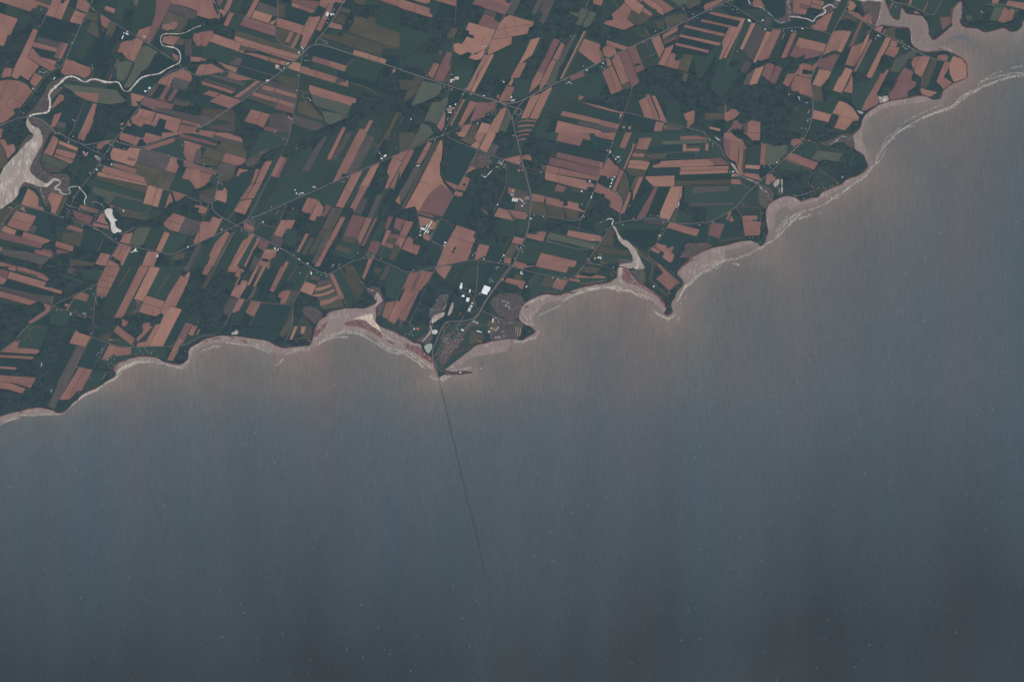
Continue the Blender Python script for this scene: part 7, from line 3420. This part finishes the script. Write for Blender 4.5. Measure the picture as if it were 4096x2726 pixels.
ribbon('parapet', 4.2, .35, .01, 1.4, DARK)
s = 240.0
while s < s_acc[-1] - 40:
    x, y, a = at(s); z = deck_z(s)
    V, F = [], []
    prof = [(-3, 11, 11), (3, 11, 11), (4.5, 5, 5), (z - 12, 3.2, 4.4), (z - 9.05, 4, 6)]
    for hz, rx, ry in prof:
        for q in range(8):
            t = q * math.pi / 4 + math.pi / 8
            V.append((rx * math.cos(t), ry * math.sin(t), hz))
    for L in range(len(prof) - 1):
        for q in range(8):
            F.append((L * 8 + q, L * 8 + (q + 1) % 8, L * 8 + 8 + (q + 1) % 8, L * 8 + 8 + q))
    F.append(tuple(range(32, 40)))
    link('pier', mesh('pier', V, F), CONC, root, (x, y, 0), a)
    s += 250.0

# white lorries on the bridge
first = None
lab = {30: 'white lorry on the bridge right at the headland', 170: 'white lorry on the bridge just before the surf line',
       420: 'white lorry on the bridge just past the surf', 520: 'white lorry on the bridge farthest from the shore'}
for s, tx in lab.items():
    x, y, a = at(s)
    r = bpy.data.objects.new('lorry', None); COL.objects.link(r)
    r.location = (x + 2.4 * math.sin(a), y - 2.4 * math.cos(a), deck_z(s) + .02); r.rotation_euler = (0, 0, a)
    tag(r, tx, 'lorry', 'white lorries crossing the bridge')
    boxes('trailer', [(-8, -1.3, 1.1, 3.5, 1.3, 4.1)], ROOF['y'], r)
    boxes('cab', [(4.0, -1.25, .9, 6.4, 1.25, 3.6), (6.4, -1.2, .9, 7.2, 1.2, 2.2)], ROOF['y'], r)
    for wxx in (-6.6, -5.2, 5.4):
        for side in (-1.1, 1.1):
            V, F = [], []
            for yy in (side - .15, side + .15):
                for q in range(10):
                    t = q * math.pi / 5
                    V.append((wxx + .5 * math.cos(t), yy, .5 + .5 * math.sin(t)))
            F = [tuple(range(9, -1, -1)), tuple(range(10, 20))] + [(q, (q + 1) % 10, 10 + (q + 1) % 10, 10 + q) for q in range(10)]
            link('wheel', mesh('wheel', V, F), DARK, r)

# ---------------------------------------------------------------- wharf, jetty, old ferry dolphins
def line_thing(name, label, cat, path, width, z0, z1, mat, piles=True, deck='deck'):
    w = [W(*p) for p in path]
    r = bpy.data.objects.new(name, None); COL.objects.link(r); r.location = (*w[0], 0)
    tag(r, label, cat)
    V, F = [], []
    for i, (x, y) in enumerate(w):
        a = w[max(0, i - 1)]; b = w[min(len(w) - 1, i + 1)]
        L = math.hypot(b[0] - a[0], b[1] - a[1]); nx, ny = -(b[1] - a[1]) / L, (b[0] - a[0]) / L
        for u, v in ((-width / 2, z0), (width / 2, z0), (width / 2, z1), (-width / 2, z1)):
            V.append((x + nx * u - w[0][0], y + ny * u - w[0][1], v))
    for i in range(len(w) - 1):
        for j in range(4): F.append((i * 4 + j, i * 4 + (j + 1) % 4, i * 4 + 4 + (j + 1) % 4, i * 4 + 4 + j))
    F += [(3, 2, 1, 0), tuple(range(len(V) - 4, len(V)))]
    link(deck, mesh(deck, V, F), mat, r)
    return r
z3 = lambda x, y: (1600 + x / 2.945, 1064 + y / 2.945)
wharf = line_thing('wharf', 'long straight grey wharf reaching from the old harbour yard into red shallows', 'wharf',
                   [z3(1318, 850), z3(1318, 920), z3(1305, 1000)], 34, -2, TOP + .5, MAT['road'])
hx, hy = W(*z3(1303, 975)); x0, y0 = W(*z3(1318, 850))
boxes('wharf_head', [(hx - x0 - 28, hy - y0 - 50, -2, hx - x0 + 24, hy - y0 + 34, TOP + .9)], MAT['road'], wharf)
br = line_thing('breakwater', 'narrow pale breakwater enclosing the small harbour south of the town', 'breakwater',
                [z3(560, 1275), z3(640, 1283), z3(740, 1276), z3(852, 1256)], 15, -2, TOP + .4, MAT['road'], deck='rock_wall')
line_thing('jetty', 'short reddish jetty hanging off the breakwater tip', 'jetty', [z3(852, 1258), z3(853, 1302)], 16, -2, 7, MAT['lane'])
line_thing('ferry_dock', 'faint reddish line of old ferry dock piles in the bay', 'dock', [z3(962, 1108), z3(962, 1150), z3(957, 1185)], 12, -2, 4, MAT['cliff'])
line_thing('dolphin', 'pale square mooring dolphin standing in open water off the old ferry dock', 'dolphin', [z3(954, 1194), z3(953, 1212)], 32, -2, 6, ROOF['b'])
# slip of the harbour inside the breakwater
q = [z3(*a) for a in ((510, 1222), (700, 1228), (785, 1236), (785, 1246), (700, 1246), (560, 1240))]
line_thing('quay', 'dark narrow quay with bright specks inside the breakwater', 'quay', [z3(560, 1238), z3(640, 1244), z3(780, 1240)], 18, -2, TOP + .8, DARK)

if HAZE:
    Z0, Z1, R = -3.0, CAM_H + 400.0, 201000.0
    V, F = box(-R, -R, Z0, R, R, Z1)
    hm = bpy.data.materials.new('thin_air'); hm.use_nodes = True
    t = hm.node_tree; t.nodes.clear()
    pv = t.nodes.new('ShaderNodeVolumePrincipled'); out = t.nodes.new('ShaderNodeOutputMaterial')
    pv.inputs['Color'].default_value = (0.62, 0.80, 1.0, 1); pv.inputs['Density'].default_value = HAZE
    t.links.new(pv.outputs[0], out.inputs['Volume'])
    tag(link('haze', mesh('haze', V, F), hm), kind='stuff')
